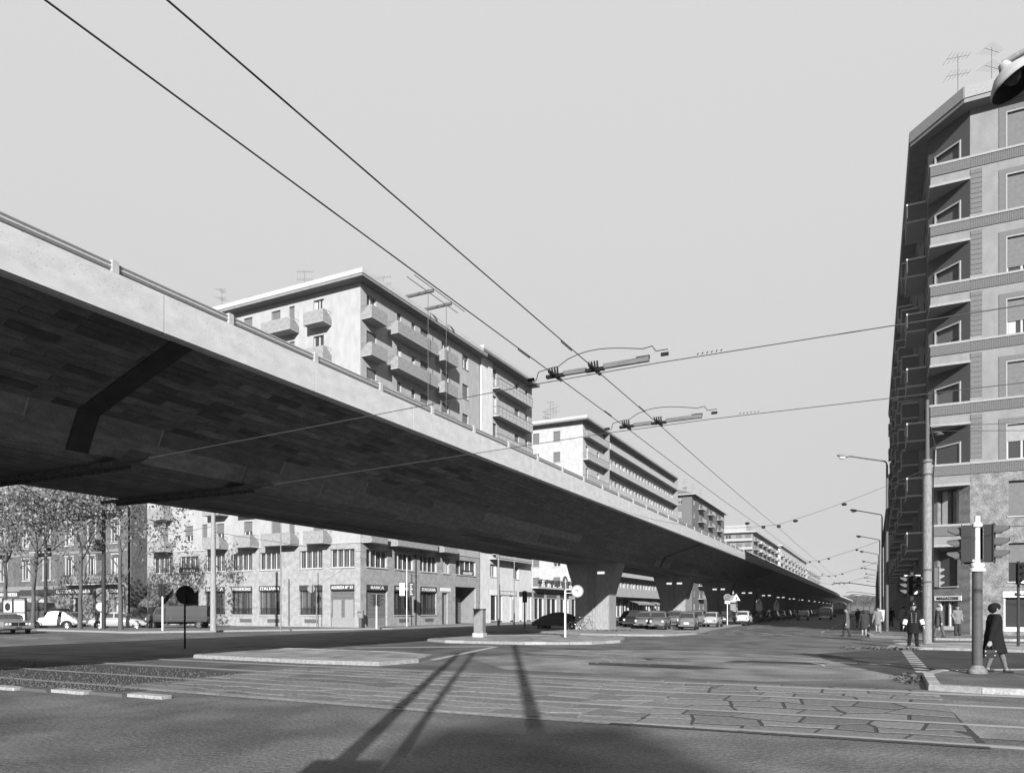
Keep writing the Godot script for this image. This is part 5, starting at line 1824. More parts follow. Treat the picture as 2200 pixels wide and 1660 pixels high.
func mini_car(paint: String) -> Dictionary:    # tiny rounded two-door, 2.97 m
	return {"paint": paint, "st": [[-1.48, 0.36, 0.72, 0.44], [-1.4, 0.28, 0.86, 0.58], [-1.1, 0.23, 0.96, 0.64], [-0.4, 0.22, 0.93, 0.66], [0.4, 0.22, 0.86, 0.66], [1.0, 0.23, 0.78, 0.63], [1.35, 0.28, 0.68, 0.52], [1.46, 0.34, 0.58, 0.38]],
		"cab": [0.72, 0.22, -0.7, -1.25, 0.84, 1.32, 0.62, 0.47], "wr": 0.26, "tw": 0.64, "ax": [-0.95, 0.92], "bw": 0.55, "hl": [0.4, 0.62, 1.38, 0.095], "by": 0.35, "ty": 0.58}

func saloon(paint: String) -> Dictionary:      # squarish four-door, 4.1 m
	return {"paint": paint, "st": [[-2.05, 0.36, 0.8, 0.68], [-1.95, 0.26, 0.9, 0.75], [-1.2, 0.23, 0.93, 0.78], [0.0, 0.22, 0.92, 0.79], [1.0, 0.22, 0.9, 0.78], [1.8, 0.26, 0.84, 0.74], [2.02, 0.34, 0.76, 0.68]],
		"cab": [1.0, 0.42, -0.85, -1.35, 0.88, 1.42, 0.72, 0.56], "wr": 0.3, "tw": 0.76, "ax": [-1.25, 1.25], "bw": 0.72, "hl": [0.54, 0.66, 2.03, 0.1], "by": 0.4}

func estate(paint: String) -> Dictionary:
	var s := saloon(paint)
	s.st = [[-1.98, 0.36, 0.86, 0.66], [-1.92, 0.26, 0.95, 0.73], [-1.2, 0.23, 0.94, 0.77], [0.0, 0.22, 0.92, 0.78], [1.0, 0.22, 0.9, 0.77], [1.7, 0.26, 0.82, 0.72], [1.92, 0.34, 0.74, 0.64]]
	s.cab = [1.0, 0.45, -1.55, -1.92, 0.9, 1.44, 0.7, 0.58]
	s.hl = [0.52, 0.64, 1.93, 0.1]
	return s

func build_vehicles() -> void:
	var G := 0.1
	# cars by the first pier
	car("parked_car", Vector3(-16.6, G, -57.2), 0.06, small_car("car_mid"), "grey rounded small car nosing out from behind the first pier", "cars parked under the flyover")
	car("parked_car", Vector3(-14.9, G, -55.2), 0.12, small_car("car_mid"), "grey rounded small car with round headlights facing the junction", "cars parked under the flyover")
	car("parked_car", Vector3(-12.6, G, -55.0), PI + 0.12, mini_car("car_mid"), "tiny grey two-door car showing its rear to the junction", "cars parked under the flyover")
	car("parked_car", Vector3(-16.9, G, -62.0), PI, saloon("car_grey"), "pale grey saloon parked behind the small cars", "cars parked under the flyover")
	car("parked_car", Vector3(-15.0, G, -69.6), PI + 0.1, estate("car_mid"), "grey estate car with a bright tailgate before the second pier", "cars parked under the flyover")
	car("parked_car", Vector3(-18.6, G, -61.5), 0.0, saloon("car_dark"), "black saloon behind the first pier", "cars parked under the flyover")
	car("parked_car", Vector3(-20.6, G, -66.5), PI, saloon("car_dark"), "black saloon at the edge of the shade by the second pier", "cars parked under the flyover")
	car("parked_car", Vector3(-13.6, G, -77.2), PI, saloon("car_dark"), "black saloon with a pale rear panel beside the no-parking sign", "cars parked under the flyover")
	car("parked_car", Vector3(-12.0, G, -77.6), PI, small_car("car_white"), "white small car beside the no-parking sign", "cars parked under the flyover")
	car("parked_car", Vector3(-14.0, G, -83.0), PI, estate("car_white"), "white estate car behind the black saloon", "cars parked under the flyover")
	car("parked_car", Vector3(-14.2, G, -61.6), 0.0, small_car("car_grey"), "pale rounded small car behind the tiny two-door", "cars parked under the flyover")
	car("parked_car", Vector3(-12.7, G, -64.8), PI, mini_car("car_pale"), "very pale tiny car parked between the tiny two-door and the estate", "cars parked under the flyover")
	car("parked_car", Vector3(-17.0, G, -68.6), 0.1, saloon("car_mid"), "grey saloon parked beside the estate car", "cars parked under the flyover")
	car("parked_car", Vector3(-18.4, G, -80.5), PI, small_car("car_pale"), "pale rounded small car behind the motor scooters", "cars parked under the flyover")
	var kinds := [saloon("car_dark"), small_car("car_deep"), saloon("car_mid"), mini_car("car_dark"), estate("car_deep")]
	var proto := []
	for i in 30:
		var z := -88.0 - 4.6 * i
		var x := -13.6 + 0.5 * (i % 2)
		if i < 5:
			proto.append(car("parked_car", Vector3(x, G, z), PI + R(-0.05, 0.05), kinds[i], "", "cars in the deep shade of the flyover"))
			proto[i].set_meta("label", "dark car parked in the deep shade of the flyover")
		else:
			dup(proto[i % 5], Vector3(x, G, z), PI + R(-0.06, 0.06))
	# covered car
	var o := thing("covered_car", Vector3(-22.6, 0.0, -53.2), PI / 2, "car under a dark wrinkled canvas cover beside the first pier", "car")
	var g := []
	for i in 15:
		var f := i / 14.0
		var z := -2.05 + 4.1 * f
		var top: float = 0.75 + 0.68 * pow(sin(PI * clampf((f - 0.06) / 0.9, 0.0, 1.0)), 0.8)
		if f < 0.02 or f > 0.98: top = 0.7
		var ring := []
		for j in 13:
			var a := PI * j / 12.0
			var w := 0.86 if f > 0.05 and f < 0.95 else 0.7
			var c := cos(a)
			var sn := sin(a)
			var wr := 0.02 * sin(j * 2.3 + i * 1.7) + 0.015 * sin(i * 3.1 - j)
			ring.append(Vector3(signf(c) * pow(absf(c), 0.55) * w + wr, 0.36 + (top - 0.36) * pow(sn, 0.6) + wr * (1.0 if sn > 0.1 else 1.5), z))
		g.append(ring)
	var mb := MB.new()
	skin_grid(mb, g)
	for e in [0, 14]:
		var c := Vector3(0, 0.5, g[e][0].z)
		for j in 12: mb.tri(c, g[e][j], g[e][j + 1])
	part("cover", mb, "canvas", o)
	for z in [-1.25, 1.2]:
		for sx in [-1.0, 1.0]: wheel(o, Vector3(sx * 0.66, 0.28, z), 0.28, 0.16, sx, "metal_mid")
	# bicycle and motor scooter leaning by the pier
	bicycle(Vector3(-18.9, 0.12, -49.6), 1.35, "bicycle with bright rims leaning at the sunlit pier foot")
	bicycle(Vector3(-19.9, 0.05, -50.6), 1.5, "dark bicycle between the covered car and the pier")
	scooter(Vector3(-16.2, 0.1, -75.6), 2.6, "motor scooter with a pale leg shield by the second pier")
	scooter(Vector3(-15.2, 0.1, -75.2), 2.3, "motor scooter parked next to the black saloon")
	# street in front of the inn
	car("sedan", Vector3(-53.2, 0, -28.4), PI / 2 - 0.22, {"paint": "car_grey", "st": [[-2.6, 0.36, 0.85, 0.82], [-2.5, 0.28, 0.95, 0.9], [-1.0, 0.24, 0.95, 0.96], [0.5, 0.24, 0.93, 0.97], [1.8, 0.26, 0.9, 0.95], [2.5, 0.3, 0.86, 0.92], [2.62, 0.36, 0.82, 0.88]], "cab": [0.75, 0.1, -0.95, -1.6, 0.92, 1.4, 0.84, 0.64], "wr": 0.33, "tw": 0.92, "ax": [-1.55, 1.5], "bw": 0.9, "hl": [0.66, 0.68, 2.6, 0.09], "by": 0.45}, "wide chromed sedan with four headlights on the tram street")
	var sd := get_node("sedan")
	mb = MB.new()
	mb.bx(-0.52, 0.56, 2.6, 0.52, 0.79, 2.64)
	part("grille", mb, "metal_black", sd)
	mb = MB.new()
	mb.bx(-0.86, 0.79, 2.58, 0.86, 0.84, 2.66); mb.bx(-0.86, 0.5, 2.58, 0.86, 0.56, 2.66); mb.bx(-0.02, 0.56, 2.641, 0.02, 0.79, 2.66)
	part("grille_trim", mb, "chrome", sd)
	for sx in [-1.0, 1.0]:
		mb = MB.new()
		mb.ball(Vector3(sx * 0.85 * 0.55 + sx * 0.0, 0.68, 2.63), Vector3(0.08, 0.08, 0.05), 12, 8)
		part("headlight", mb, "lamp_glass", sd)
	var beetle := {"paint": "car_white", "st": [[-1.95, 0.36, 0.55, 0.4], [-1.85, 0.3, 0.78, 0.56], [-1.4, 0.26, 1.1, 0.62], [-0.8, 0.24, 1.2, 0.66], [0.0, 0.24, 1.0, 0.68], [0.6, 0.24, 0.98, 0.66], [1.1, 0.26, 0.94, 0.56], [1.6, 0.32, 0.76, 0.44], [1.85, 0.4, 0.56, 0.3]],
		"cab": [0.55, 0.22, -0.75, -1.6, 0.95, 1.5, 0.62, 0.5], "wr": 0.33, "tw": 0.76, "ax": [-1.2, 1.2], "bw": 0.62, "hl": [0.6, 0.68, 1.52, 0.11], "fenders": true, "by": 0.42, "pillar": -0.25}
	car("beetle_shaped_car", Vector3(-62.6, 0.0, -37.2), -0.8, beetle, "white beetle-shaped car with bulging fenders by the trees")
	mb = MB.new()
	for sx in [-1.0, 1.0]: mb.bx(sx * 0.62, 0.27, -0.85, sx * 0.86, 0.32, 0.85)
	part("running_board", mb, "rubber", get_node("beetle_shaped_car"))
	car("streamlined_car", Vector3(-57.3, 0.0, -39.6), 2.3, {"paint": "car_pale", "st": [[-2.3, 0.36, 0.7, 0.5], [-2.1, 0.28, 0.82, 0.68], [-1.3, 0.24, 0.94, 0.78], [0.0, 0.22, 0.95, 0.84], [1.0, 0.22, 0.9, 0.86], [1.7, 0.24, 0.76, 0.84], [2.2, 0.3, 0.6, 0.74], [2.4, 0.34, 0.5, 0.6]], "cab": [1.05, 0.4, -0.9, -1.9, 0.9, 1.42, 0.76, 0.58], "wr": 0.33, "tw": 0.82, "ax": [-1.4, 1.45], "bw": 0.7, "hl": [0.66, 0.6, 2.2, 0.1], "by": 0.4}, "pale streamlined saloon behind the trees")
	car("parked_car", Vector3(-66.5, 0.0, -41.0), -PI / 2, saloon("car_mid"), "grey saloon half hidden behind the white beetle-shaped car")
	lorry()
	tram()
	# traffic down the avenue
	var v := thing("delivery_van", Vector3(-7.0, 0, -128.0), PI, "light grey delivery van driving down the avenue", "van")
	part("body", loft_body([[-2.1, 0.35, 1.75, 0.78], [-2.0, 0.28, 1.98, 0.86], [0.0, 0.26, 2.02, 0.88], [1.5, 0.28, 1.95, 0.86], [1.9, 0.32, 1.4, 0.8], [2.1, 0.36, 1.1, 0.7]]), "car_grey", v)
	mb = MB.new()
	mb.quad(Vector3(0.66, 1.25, -2.14), Vector3(-0.66, 1.25, -2.14), Vector3(-0.62, 1.72, -2.12), Vector3(0.62, 1.72, -2.12))
	part("rear_window", mb, "glass", v)
	mb = MB.new()
	mb.bar(Vector3(-0.8, 0.45, -2.16), Vector3(0.8, 0.45, -2.16), 0.08, 0.14)
	part("bumper", mb, "chrome", v)
	for z in [-1.3, 1.3]:
		for sx in [-1.0, 1.0]: wheel(v, Vector3(sx * 0.78, 0.32, z), 0.32, 0.18, sx)
	v = thing("bus", Vector3(-6.4, 0, -171.0), PI, "dark bus driving away down the avenue", "bus")
	part("body", loft_body([[-5.0, 0.6, 3.0, 1.15], [-4.9, 0.5, 3.15, 1.22], [0, 0.45, 3.2, 1.25], [4.8, 0.5, 3.1, 1.22], [5.0, 0.6, 2.9, 1.1]]), "car_deep", v)
	mb = MB.new()
	mb.quad(Vector3(1.0, 1.75, -5.06), Vector3(-1.0, 1.75, -5.06), Vector3(-0.95, 2.75, -5.03), Vector3(0.95, 2.75, -5.03))
	part("rear_window", mb, "glass", v)
	mb = MB.new()
	for sx in [-1.0, 1.0]: mb.bx(sx * 0.2, 2.86, -5.06, sx * 0.95, 3.0, -5.02)
	part("destination_sign", mb, "metal_white", v)
	mb = MB.new()
	mb.bar(Vector3(-1.1, 0.7, -5.08), Vector3(1.1, 0.7, -5.08), 0.08, 0.2)
	part("bumper", mb, "metal_grey", v)
	for z in [-3.0, 3.0]:
		for sx in [-1.0, 1.0]: wheel(v, Vector3(sx * 1.12, 0.48, z), 0.48, 0.28, sx)
	car("driving_car", Vector3(-3.9, 0, -180.0), PI, small_car("car_white"), "white small car driving beside the bus")
	car("driving_car", Vector3(-3.2, 0, -215.0), 0.0, saloon("car_mid"), "grey saloon coming up the avenue behind the walking man")
	car("driving_car", Vector3(-9.6, 0, -118.0), PI, saloon("car_deep"), "dark saloon passing the shaded parked cars")
	car("driving_car", Vector3(-1.8, 0, -250.0), 0.0, saloon("car_white"), "white saloon far down the avenue")

func bicycle(p: Vector3, turn: float, label: String) -> void:
	var o := thing("bicycle", p, turn, label, "bicycle")
	for z in [-0.52, 0.52]:
		var nd := sub("wheel", o, Transform3D(Basis.IDENTITY, Vector3(0, 0.33, z)))
		inst("rim", cached("bkrim", func(mb: MB):
			for i in 20:
				var a := TAU * i / 20
				var b := TAU * (i + 1) / 20
				mb.cyl(Vector3(0, sin(a), cos(a)) * 0.33, Vector3(0, sin(b), cos(b)) * 0.33, 0.018, 0.018, 5, false)
			for i in 12:
				var a := TAU * i / 12
				mb.cyl(Vector3.ZERO, Vector3(0, sin(a), cos(a)) * 0.32, 0.003, 0.003, 4, false)), "chrome", nd)
	var mb := MB.new()
	var bb := Vector3(0, 0.3, -0.06)
	var st := Vector3(0, 0.8, -0.2)
	var hd := Vector3(0, 0.82, 0.36)
	for q in [[bb, st], [bb, hd], [st, hd], [bb, Vector3(0, 0.33, -0.52)], [st, Vector3(0, 0.33, -0.52)], [hd, Vector3(0, 0.33, 0.52)], [hd, hd + Vector3(0, 0.2, -0.03)]]: mb.cyl(q[0], q[1], 0.016, 0.016, 6)
	part("frame", mb, "metal_dark", o)
	mb = MB.new()
	mb.ball(Vector3(0, 0.88, -0.24), Vector3(0.08, 0.035, 0.13), 8, 5)
	part("saddle", mb, "leather", o)
	mb = MB.new()
	mb.tube([Vector3(-0.26, 1.0, 0.22), Vector3(-0.2, 1.03, 0.33), Vector3(0.2, 1.03, 0.33), Vector3(0.26, 1.0, 0.22)], 0.013, 6)
	part("handlebar", mb, "chrome", o)

func scooter(p: Vector3, turn: float, label: String) -> void:
	var o := thing("motor_scooter", p, turn, label, "scooter")
	var mb := MB.new()
	mb.ball(Vector3(0, 0.5, -0.35), Vector3(0.24, 0.28, 0.42), 12, 8)
	mb.bx(-0.17, 0.22, -0.1, 0.17, 0.28, 0.42)
	part("body", mb, "car_mid", o)
	mb = MB.new()
	mb.quad(Vector3(-0.24, 0.28, 0.42), Vector3(0.24, 0.28, 0.42), Vector3(0.2, 0.9, 0.55), Vector3(-0.2, 0.9, 0.55))
	mb.quad(Vector3(0.24, 0.28, 0.44), Vector3(-0.24, 0.28, 0.44), Vector3(-0.2, 0.9, 0.57), Vector3(0.2, 0.9, 0.57))
	part("leg_shield", mb, "car_pale", o)
	mb = MB.new()
	mb.ball(Vector3(0, 0.8, -0.3), Vector3(0.15, 0.07, 0.36), 10, 6)
	part("saddle", mb, "leather", o)
	mb = MB.new()
	mb.tube([Vector3(-0.32, 1.0, 0.42), Vector3(0, 1.02, 0.55), Vector3(0.32, 1.0, 0.42)], 0.02, 6)
	mb.cyl(Vector3(0, 1.0, 0.55), Vector3(0, 0.2, 0.72), 0.03, 0.03, 8)
	part("handlebar", mb, "chrome", o)
	mb = MB.new()
	mb.ball(Vector3(0, 1.0, 0.62), Vector3(0.09, 0.09, 0.06), 10, 6)
	part("headlight", mb, "lamp_glass", o)
	for z in [-0.5, 0.72]: wheel(o, Vector3(0.0, 0.2, z), 0.2, 0.1, 1.0)

func lorry() -> void:
	var o := thing("lorry", Vector3(-52.4, 0.0, -41.6), -0.95, "old lorry with a patched canvas tilt before the awnings", "lorry")
	o.scale = Vector3.ONE * 0.8
	part("cab", loft_body([[1.2, 0.7, 2.1, 0.9], [1.4, 0.7, 2.3, 1.0], [2.1, 0.7, 2.3, 1.0], [2.5, 0.7, 1.6, 0.9], [3.2, 0.7, 1.35, 0.6], [3.35, 0.75, 1.2, 0.5]]), "car_deep", o)
	var mb := MB.new()
	mb.quad(Vector3(-0.8, 1.55, 2.46), Vector3(0.8, 1.55, 2.46), Vector3(0.8, 2.1, 2.32), Vector3(-0.8, 2.1, 2.32))
	for sx in [-1.0, 1.0]:
		var q := [Vector3(sx * 1.015, 1.55, 2.2), Vector3(sx * 1.015, 1.55, 1.5), Vector3(sx * 1.005, 2.1, 1.5), Vector3(sx * 1.005, 2.1, 2.05)]
		if sx > 0: mb.quad(q[0], q[1], q[2], q[3])
		else: mb.quad(q[1], q[0], q[3], q[2])
	part("cab_window", mb, "glass", o)
	mb = MB.new()
	mb.bx(-1.1, 0.78, -3.0, 1.1, 0.95, 1.1)
	mb.bx(-0.5, 0.55, -3.0, 0.5, 0.78, 2.8)
	part("chassis", mb, "metal_dark", o)
	for i in 4:
		mb = MB.new()
		mb.bx(-1.12, 0.96 + 0.16 * i, -3.02, -1.07, 1.1 + 0.16 * i, 1.1)
		mb.bx(1.07, 0.96 + 0.16 * i, -3.02, 1.12, 1.1 + 0.16 * i, 1.1)
		part("side_plank", mb, "car_deep", o)
	mb = MB.new()
	var g := []
	for i in 9:
		var ring := []
		for j in 11:
			var a := PI * j / 10.0
			var wr := 0.025 * sin(i * 2.1 + j * 1.3)
			ring.append(Vector3(signf(cos(a)) * pow(absf(cos(a)), 0.3) * 1.1 + wr, 1.4 + 1.05 * pow(sin(a), 0.35) + (0.05 if i % 2 else 0.0) * sin(a), -3.02 + 4.1 * i / 8.0))
		g.append(ring)
	skin_grid(mb, g)
	for e in [0, 8]:
		for j in 10: mb.tri(Vector3(0, 1.5, g[e][0].z), g[e][j], g[e][j + 1])
	part("canvas_tilt", mb, "canvas", o)
	for z in [-2.2, 2.5]:
		for sx in [-1.0, 1.0]: wheel(o, Vector3(sx * 0.92, 0.46, z), 0.46, 0.26, sx, "metal_mid")
	for sx in [-1.0, 1.0]:
		mb = MB.new()
		mb.ball(Vector3(sx * 0.72, 1.05, 3.1), Vector3(0.12, 0.12, 0.08), 10, 6)
		part("headlight", mb, "lamp_glass", o)

func tram() -> void:
	var o := thing("tram", Vector3(-86.0, 0.0, -45.5), PI / 2, "long dark tram with a pale roof before the old house", "tram")
	var st := []
	for s in [[-9.0, 0.7], [-8.6, 0.95], [-7.5, 1.1], [0, 1.15], [7.5, 1.1], [8.6, 0.95], [9.0, 0.7]]: st.append([s[0], 0.35, 1.62, s[1]])
	part("body", loft_body(st), "car_deep", o)
	var mb := MB.new()
	mb.bx(-1.1, 1.6, -7.4, 1.1, 2.35, 7.4)
	part("window_band", mb, "glass", o)
	for i in 13:
		mb = MB.new()
		var z := -7.2 + 1.2 * i
		mb.bx(-1.125, 1.62, z - 0.06, -1.1, 2.36, z + 0.06); mb.bx(1.1, 1.62, z - 0.06, 1.125, 2.36, z + 0.06)
		part("window_post", mb, "car_deep", o)
	st = []
	for s in [[-8.9, 0.6, 2.6], [-8.4, 0.95, 2.82], [-7.4, 1.12, 2.9], [0, 1.16, 2.95], [7.4, 1.12, 2.9], [8.4, 0.95, 2.82], [8.9, 0.6, 2.6]]: st.append([s[0], 2.33, s[2], s[1]])
	part("roof", loft_body(st), "car_pale", o)
	st = []
	for s in [[7.35, 1.08], [8.2, 0.92], [8.7, 0.6]]: st.append([s[0], 1.6, 2.36, s[1]])
	part("cab_front", loft_body(st), "glass", o)
	for z in [-5.0, 5.0]:
		mb = MB.new()
		mb.bx(-0.9, 0.08, z - 1.2, 0.9, 0.4, z + 1.2)
		part("bogie", mb, "metal_dark", o)
	mb = MB.new()
	mb.ball(Vector3(0, 1.1, 8.95), Vector3(0.14, 0.14, 0.08), 10, 6)
	part("headlight", mb, "lamp_glass", o)

# ---------------------------------------------------------------- signals, signs, lamps
# one three-lens head; t's +z is the way it faces
func signal_head(o: Node, t: Transform3D, m = "metal_dark", lit := -1, vm = "metal_mid") -> void:
	var nd := sub("signal_head", o, t)
	inst("housing", cached("shh", func(mb: MB):
		mb.bx(-0.15, -0.44, -0.2, 0.15, 0.44, 0.0)
		mb.bx(-0.18, -0.47, -0.012, 0.18, 0.47, 0.006)), m, nd)
	for i in 3:
		var y := 0.29 - 0.29 * i
		inst("lens", cached("shl", func(mb: MB): mb.ball(Vector3.ZERO, Vector3(0.11, 0.11, 0.03), 14, 6)), "signal_glow" if lit == i else "signal_lens", nd, Transform3D(Basis.IDENTITY, Vector3(0, y, 0.012)))
		inst("visor", cached("shv", func(mb: MB):
			for k in 12:
				var a := PI * (-0.12 + 1.24 * k / 12.0)
				var b := PI * (-0.12 + 1.24 * (k + 1) / 12.0)
				var la := lerpf(0.12, 0.29, clampf(sin(a) * 1.6 + 0.3, 0.0, 1.0))
				var lb := lerpf(0.12, 0.29, clampf(sin(b) * 1.6 + 0.3, 0.0, 1.0))
				var p := Vector3(cos(a) * 0.13, sin(a) * 0.13, 0.004)
				var q := Vector3(cos(b) * 0.13, sin(b) * 0.13, 0.004)
				mb.quad(p, p + Vector3(0, -0.02, la), q + Vector3(0, -0.02, lb), q)
				mb.quad(q * 0.93, q * 0.93 + Vector3(0, -0.02, lb), p * 0.93 + Vector3(0, -0.02, la), p * 0.93)), vm, nd, Transform3D(Basis.IDENTITY, Vector3(0, y, 0.005)))

func facing(dir: Vector3, p: Vector3) -> Transform3D:
	var z := Vector3(dir.x, 0, dir.z).normalized()
	return Transform3D(Basis(Vector3.UP.cross(z), Vector3.UP, z), p)

func pole(o: Node, h: float, r0: float, r1: float, m, y0 := 0.0, called := "pole") -> void:
	var mb := MB.new()
	mb.cyl(Vector3(0, y0, 0), Vector3(0, h, 0), r0, r1, 14)
	part(called, mb, m, o)

# round sign plate: rim ring, field; mark: "none", "bar", "turn", "back"
func disc_sign(o: Node, t: Transform3D, r: float, rim, field, mark := "none") -> void:
	var mb := MB.new()
	var bs := Basis(Vector3.RIGHT, Vector3(0, 0, 1), Vector3(0, -1, 0))
	mb.lathe([Vector2(0.001, -0.012), Vector2(r, -0.012), Vector2(r, 0.0), Vector2(0.001, 0.0)], Vector3.ZERO, 28, bs)
	var p := part("sign_plate", mb, rim, o, t)
	if mark == "back": return
	mb = MB.new()
	mb.lathe([Vector2(r * 0.78, 0.0), Vector2(r * 0.78, 0.004), Vector2(0.001, 0.004)], Vector3.ZERO, 28, bs)
	part("field", mb, field, p)
	if mark == "bar" or mark == "turn":
		mb = MB.new()
		mb.box(Vector3(0, 0, 0.008), Vector3(r * (0.22 if mark == "bar" else 0.1), r * 1.56, 0.004), Basis(Vector3(0, 0, 1), 0.78 if mark == "bar" else -0.78))
		part("bar", mb, rim, p)
	if mark == "turn":
		mb = MB.new()
		mb.box(Vector3(r * 0.12, -r * 0.12, 0.0065), Vector3(r * 0.14, r * 0.6, 0.003))
		mb.box(Vector3(-r * 0.13, r * 0.16, 0.0065), Vector3(r * 0.62, r * 0.13, 0.003))
		part("arrow", mb, "letter_dark", p)

func build_street_furniture() -> void:
	var fw := Vector3(-0.4495, 0, -0.8933)
	var rt := Vector3(0.8933, 0, -0.4495)
	# signal pole beside the waiting woman
	var o := thing("traffic_signal", Vector3(2.22, 0.12, -20.35), 0.0, "two-headed traffic signal on a thick pole beside the woman with the handbag", "traffic light")
	var mb := MB.new()
	mb.lathe([Vector2(0.22, 0.0), Vector2(0.21, 0.06), Vector2(0.14, 0.17), Vector2(0.1, 0.21)], Vector3.ZERO, 10)
	part("footing", mb, "stone_rough", o)
	pole(o, 2.52, 0.112, 0.108, "pole_paint", 0.2)
	mb = MB.new()
	mb.lathe([Vector2(0.11, 2.42), Vector2(0.17, 2.44), Vector2(0.17, 2.5), Vector2(0.13, 2.52), Vector2(0.15, 2.56), Vector2(0.15, 2.62), Vector2(0.07, 2.66)], Vector3.ZERO, 16)
	part("collar", mb, "metal_white", o)
	pole(o, 3.76, 0.066, 0.06, "metal_white", 2.6, "upper_pole")
	mb = MB.new()
	mb.lathe([Vector2(0.07, 3.5), Vector2(0.105, 3.5), Vector2(0.105, 3.58), Vector2(0.06, 3.62)], Vector3.ZERO, 14)
	for s in [-1.0, 1.0]:
		for y in [2.7, 3.5]: mb.bar(Vector3(0, y, 0), Vector3(s * 0.25, y, 0), 0.05, 0.05)
	part("bracket", mb, "metal_white", o)
	var sx := Vector3(0.994, 0, 0.11)
	signal_head(o, facing(-sx, -sx * 0.32 + Vector3(0, 3.1, 0)), "metal_dark", -1, "metal_mid")
	signal_head(o, facing(sx.rotated(Vector3.UP, -0.12), sx * 0.34 + Vector3(0, 3.1, 0)), "metal_dark", -1, "metal_mid")
	signal_head(o, facing(fw, fw * 0.22 + Vector3(0, 3.1, 0)), "metal_dark")
	# signal beyond, facing the junction
	o = thing("traffic_signal", Vector3(5.5, 0.1, -36.9), 0.0, "dark traffic signal before the furniture shop with its lowest lamp lit", "traffic light")
	pole(o, 3.6, 0.06, 0.05, "metal_dark")
	signal_head(o, facing(-fw, Vector3(0, 3.05, 0) - fw * 0.25), "metal_black", 2, "metal_dark")
	signal_head(o, facing(rt, Vector3(0, 3.05, 0) + rt * 0.3), "metal_black", -1, "metal_dark")
	# cluster behind the policeman
	o = thing("traffic_signal", Vector3(1.62, 0.1, -38.6), 0.0, "three-headed traffic signal on a white post behind the policeman", "traffic light")
	pole(o, 3.3, 0.07, 0.06, "metal_white")
	signal_head(o, facing(-fw, Vector3(0, 2.65, 0) - fw * 0.28), "metal_black", 2, "metal_mid")
	signal_head(o, facing(-rt, Vector3(0, 2.65, 0) - rt * 0.3), "metal_black", -1, "metal_mid")
	signal_head(o, facing(rt, Vector3(0, 2.65, 0) + rt * 0.3), "metal_black", -1, "metal_mid")
	mb = MB.new()
	mb.box(Vector3(0, 3.14, 0), Vector3(0.75, 0.06, 0.1), facing(fw, Vector3.ZERO).basis)
	part("bracket", mb, "metal_white", o)
	# great mast by the policeman
	o = thing("tram_mast", Vector3(2.18, 0.1, -37.4), 0.0, "thick steel tram mast standing beside the policeman", "mast")
	pole(o, 8.3, 0.2, 0.19, "metal_grey")
	pole(o, 11.0, 0.09, 0.07, "metal_mid", 8.2, "upper_pole")
	mb = MB.new()
	for y in [8.15, 7.6, 3.3, 2.75]: mb.lathe([Vector2(0.19, y), Vector2(0.235, y + 0.01), Vector2(0.235, y + 0.07), Vector2(0.19, y + 0.08)], Vector3.ZERO, 16)
	part("clamp", mb, "metal_mid", o)
	mb = MB.new()
	mb.tube([Vector3(0.22, 0.1, 0.1), Vector3(0.22, 7.5, 0.1), Vector3(0.3, 8.8, 0.1), Vector3(0.12, 9.8, 0.0)], 0.03, 6)
	part("cable_conduit", mb, "metal_black", o)
	mb = MB.new()
	mb.lathe([Vector2(0.02, 0.16), Vector2(0.1, 0.1), Vector2(0.2, 0.0), Vector2(0.02, 0.02)], Vector3(0.5, 9.4, -0.2), 12)
	mb.tube([Vector3(0, 9.5, 0), Vector3(0.5, 9.55, -0.2)], 0.025, 6)
	part("small_lamp", mb, "metal_mid", o)
	signal_head(o, facing(rt, Vector3(0.0, 3.0, 0) + rt * 0.42), "metal_mid", -1, "metal_grey")
	# round-backed sign in the shade of the deck
	o = thing("round_sign", Vector3(-26.0, 0.0, -20.9), 0.0, "round sign seen from its black back in the flyover's shade", "road sign")
	pole(o, 2.65, 0.04, 0.04, "metal_black")
	disc_sign(o, facing(fw, Vector3(0, 2.27, 0) + fw * 0.06), 0.4, "metal_black", "metal_black", "back")
	# arrow signs on the island
	o = thing("arrow_sign", Vector3(-15.1, 0.13, -36.5), 0.0, "white sign post with a straight-on arrow and a no-turn disc", "road sign")
	pole(o, 2.9, 0.055, 0.05, "metal_white")
	disc_sign(o, facing(-fw.rotated(Vector3.UP, 1.08), Vector3(0, 2.98, 0) - fw * 0.07), 0.37, "metal_mid", "metal_mid", "none")
	mb = MB.new()
	mb.bx(-0.05, -0.24, 0.012, 0.05, 0.05, 0.016)
	mb.tri(Vector3(-0.15, 0.03, 0.016), Vector3(0.15, 0.03, 0.016), Vector3(0, 0.27, 0.016))
	part("arrow", mb, "letter", o, facing(-fw.rotated(Vector3.UP, 1.08), Vector3(0, 2.98, 0) - fw * 0.07))
	disc_sign(o, facing(-fw, Vector3(0, 2.52, 0) + rt * 0.66 - fw * 0.03), 0.345, "metal_grey", "letter", "turn")
	mb = MB.new()
	for y in [2.42, 2.62]: mb.bar(Vector3(0, y, 0), rt * 0.45 + Vector3(0, y, 0), 0.03, 0.03)
	part("bracket", mb, "metal_white", o)
	# bollard on the island
	o = thing("bollard", Vector3(-19.3, 0.13, -34.4), 0.1, "square concrete bollard on a white plinth on the island", "bollard")
	mb = MB.new()
	mb.cbox(Vector3(0, 0.12, 0), Vector3(0.66, 0.24, 0.62), 0.05)
	part("plinth", mb, "concrete_white", o)
	mb = MB.new()
	mb.cbox(Vector3(0, 0.87, 0), Vector3(0.54, 1.26, 0.5), 0.04)
	part("shaft", mb, "metal_grey", o)
	mb = MB.new()
	mb.cbox(Vector3(0, 1.53, 0), Vector3(0.6, 0.06, 0.56), 0.04)
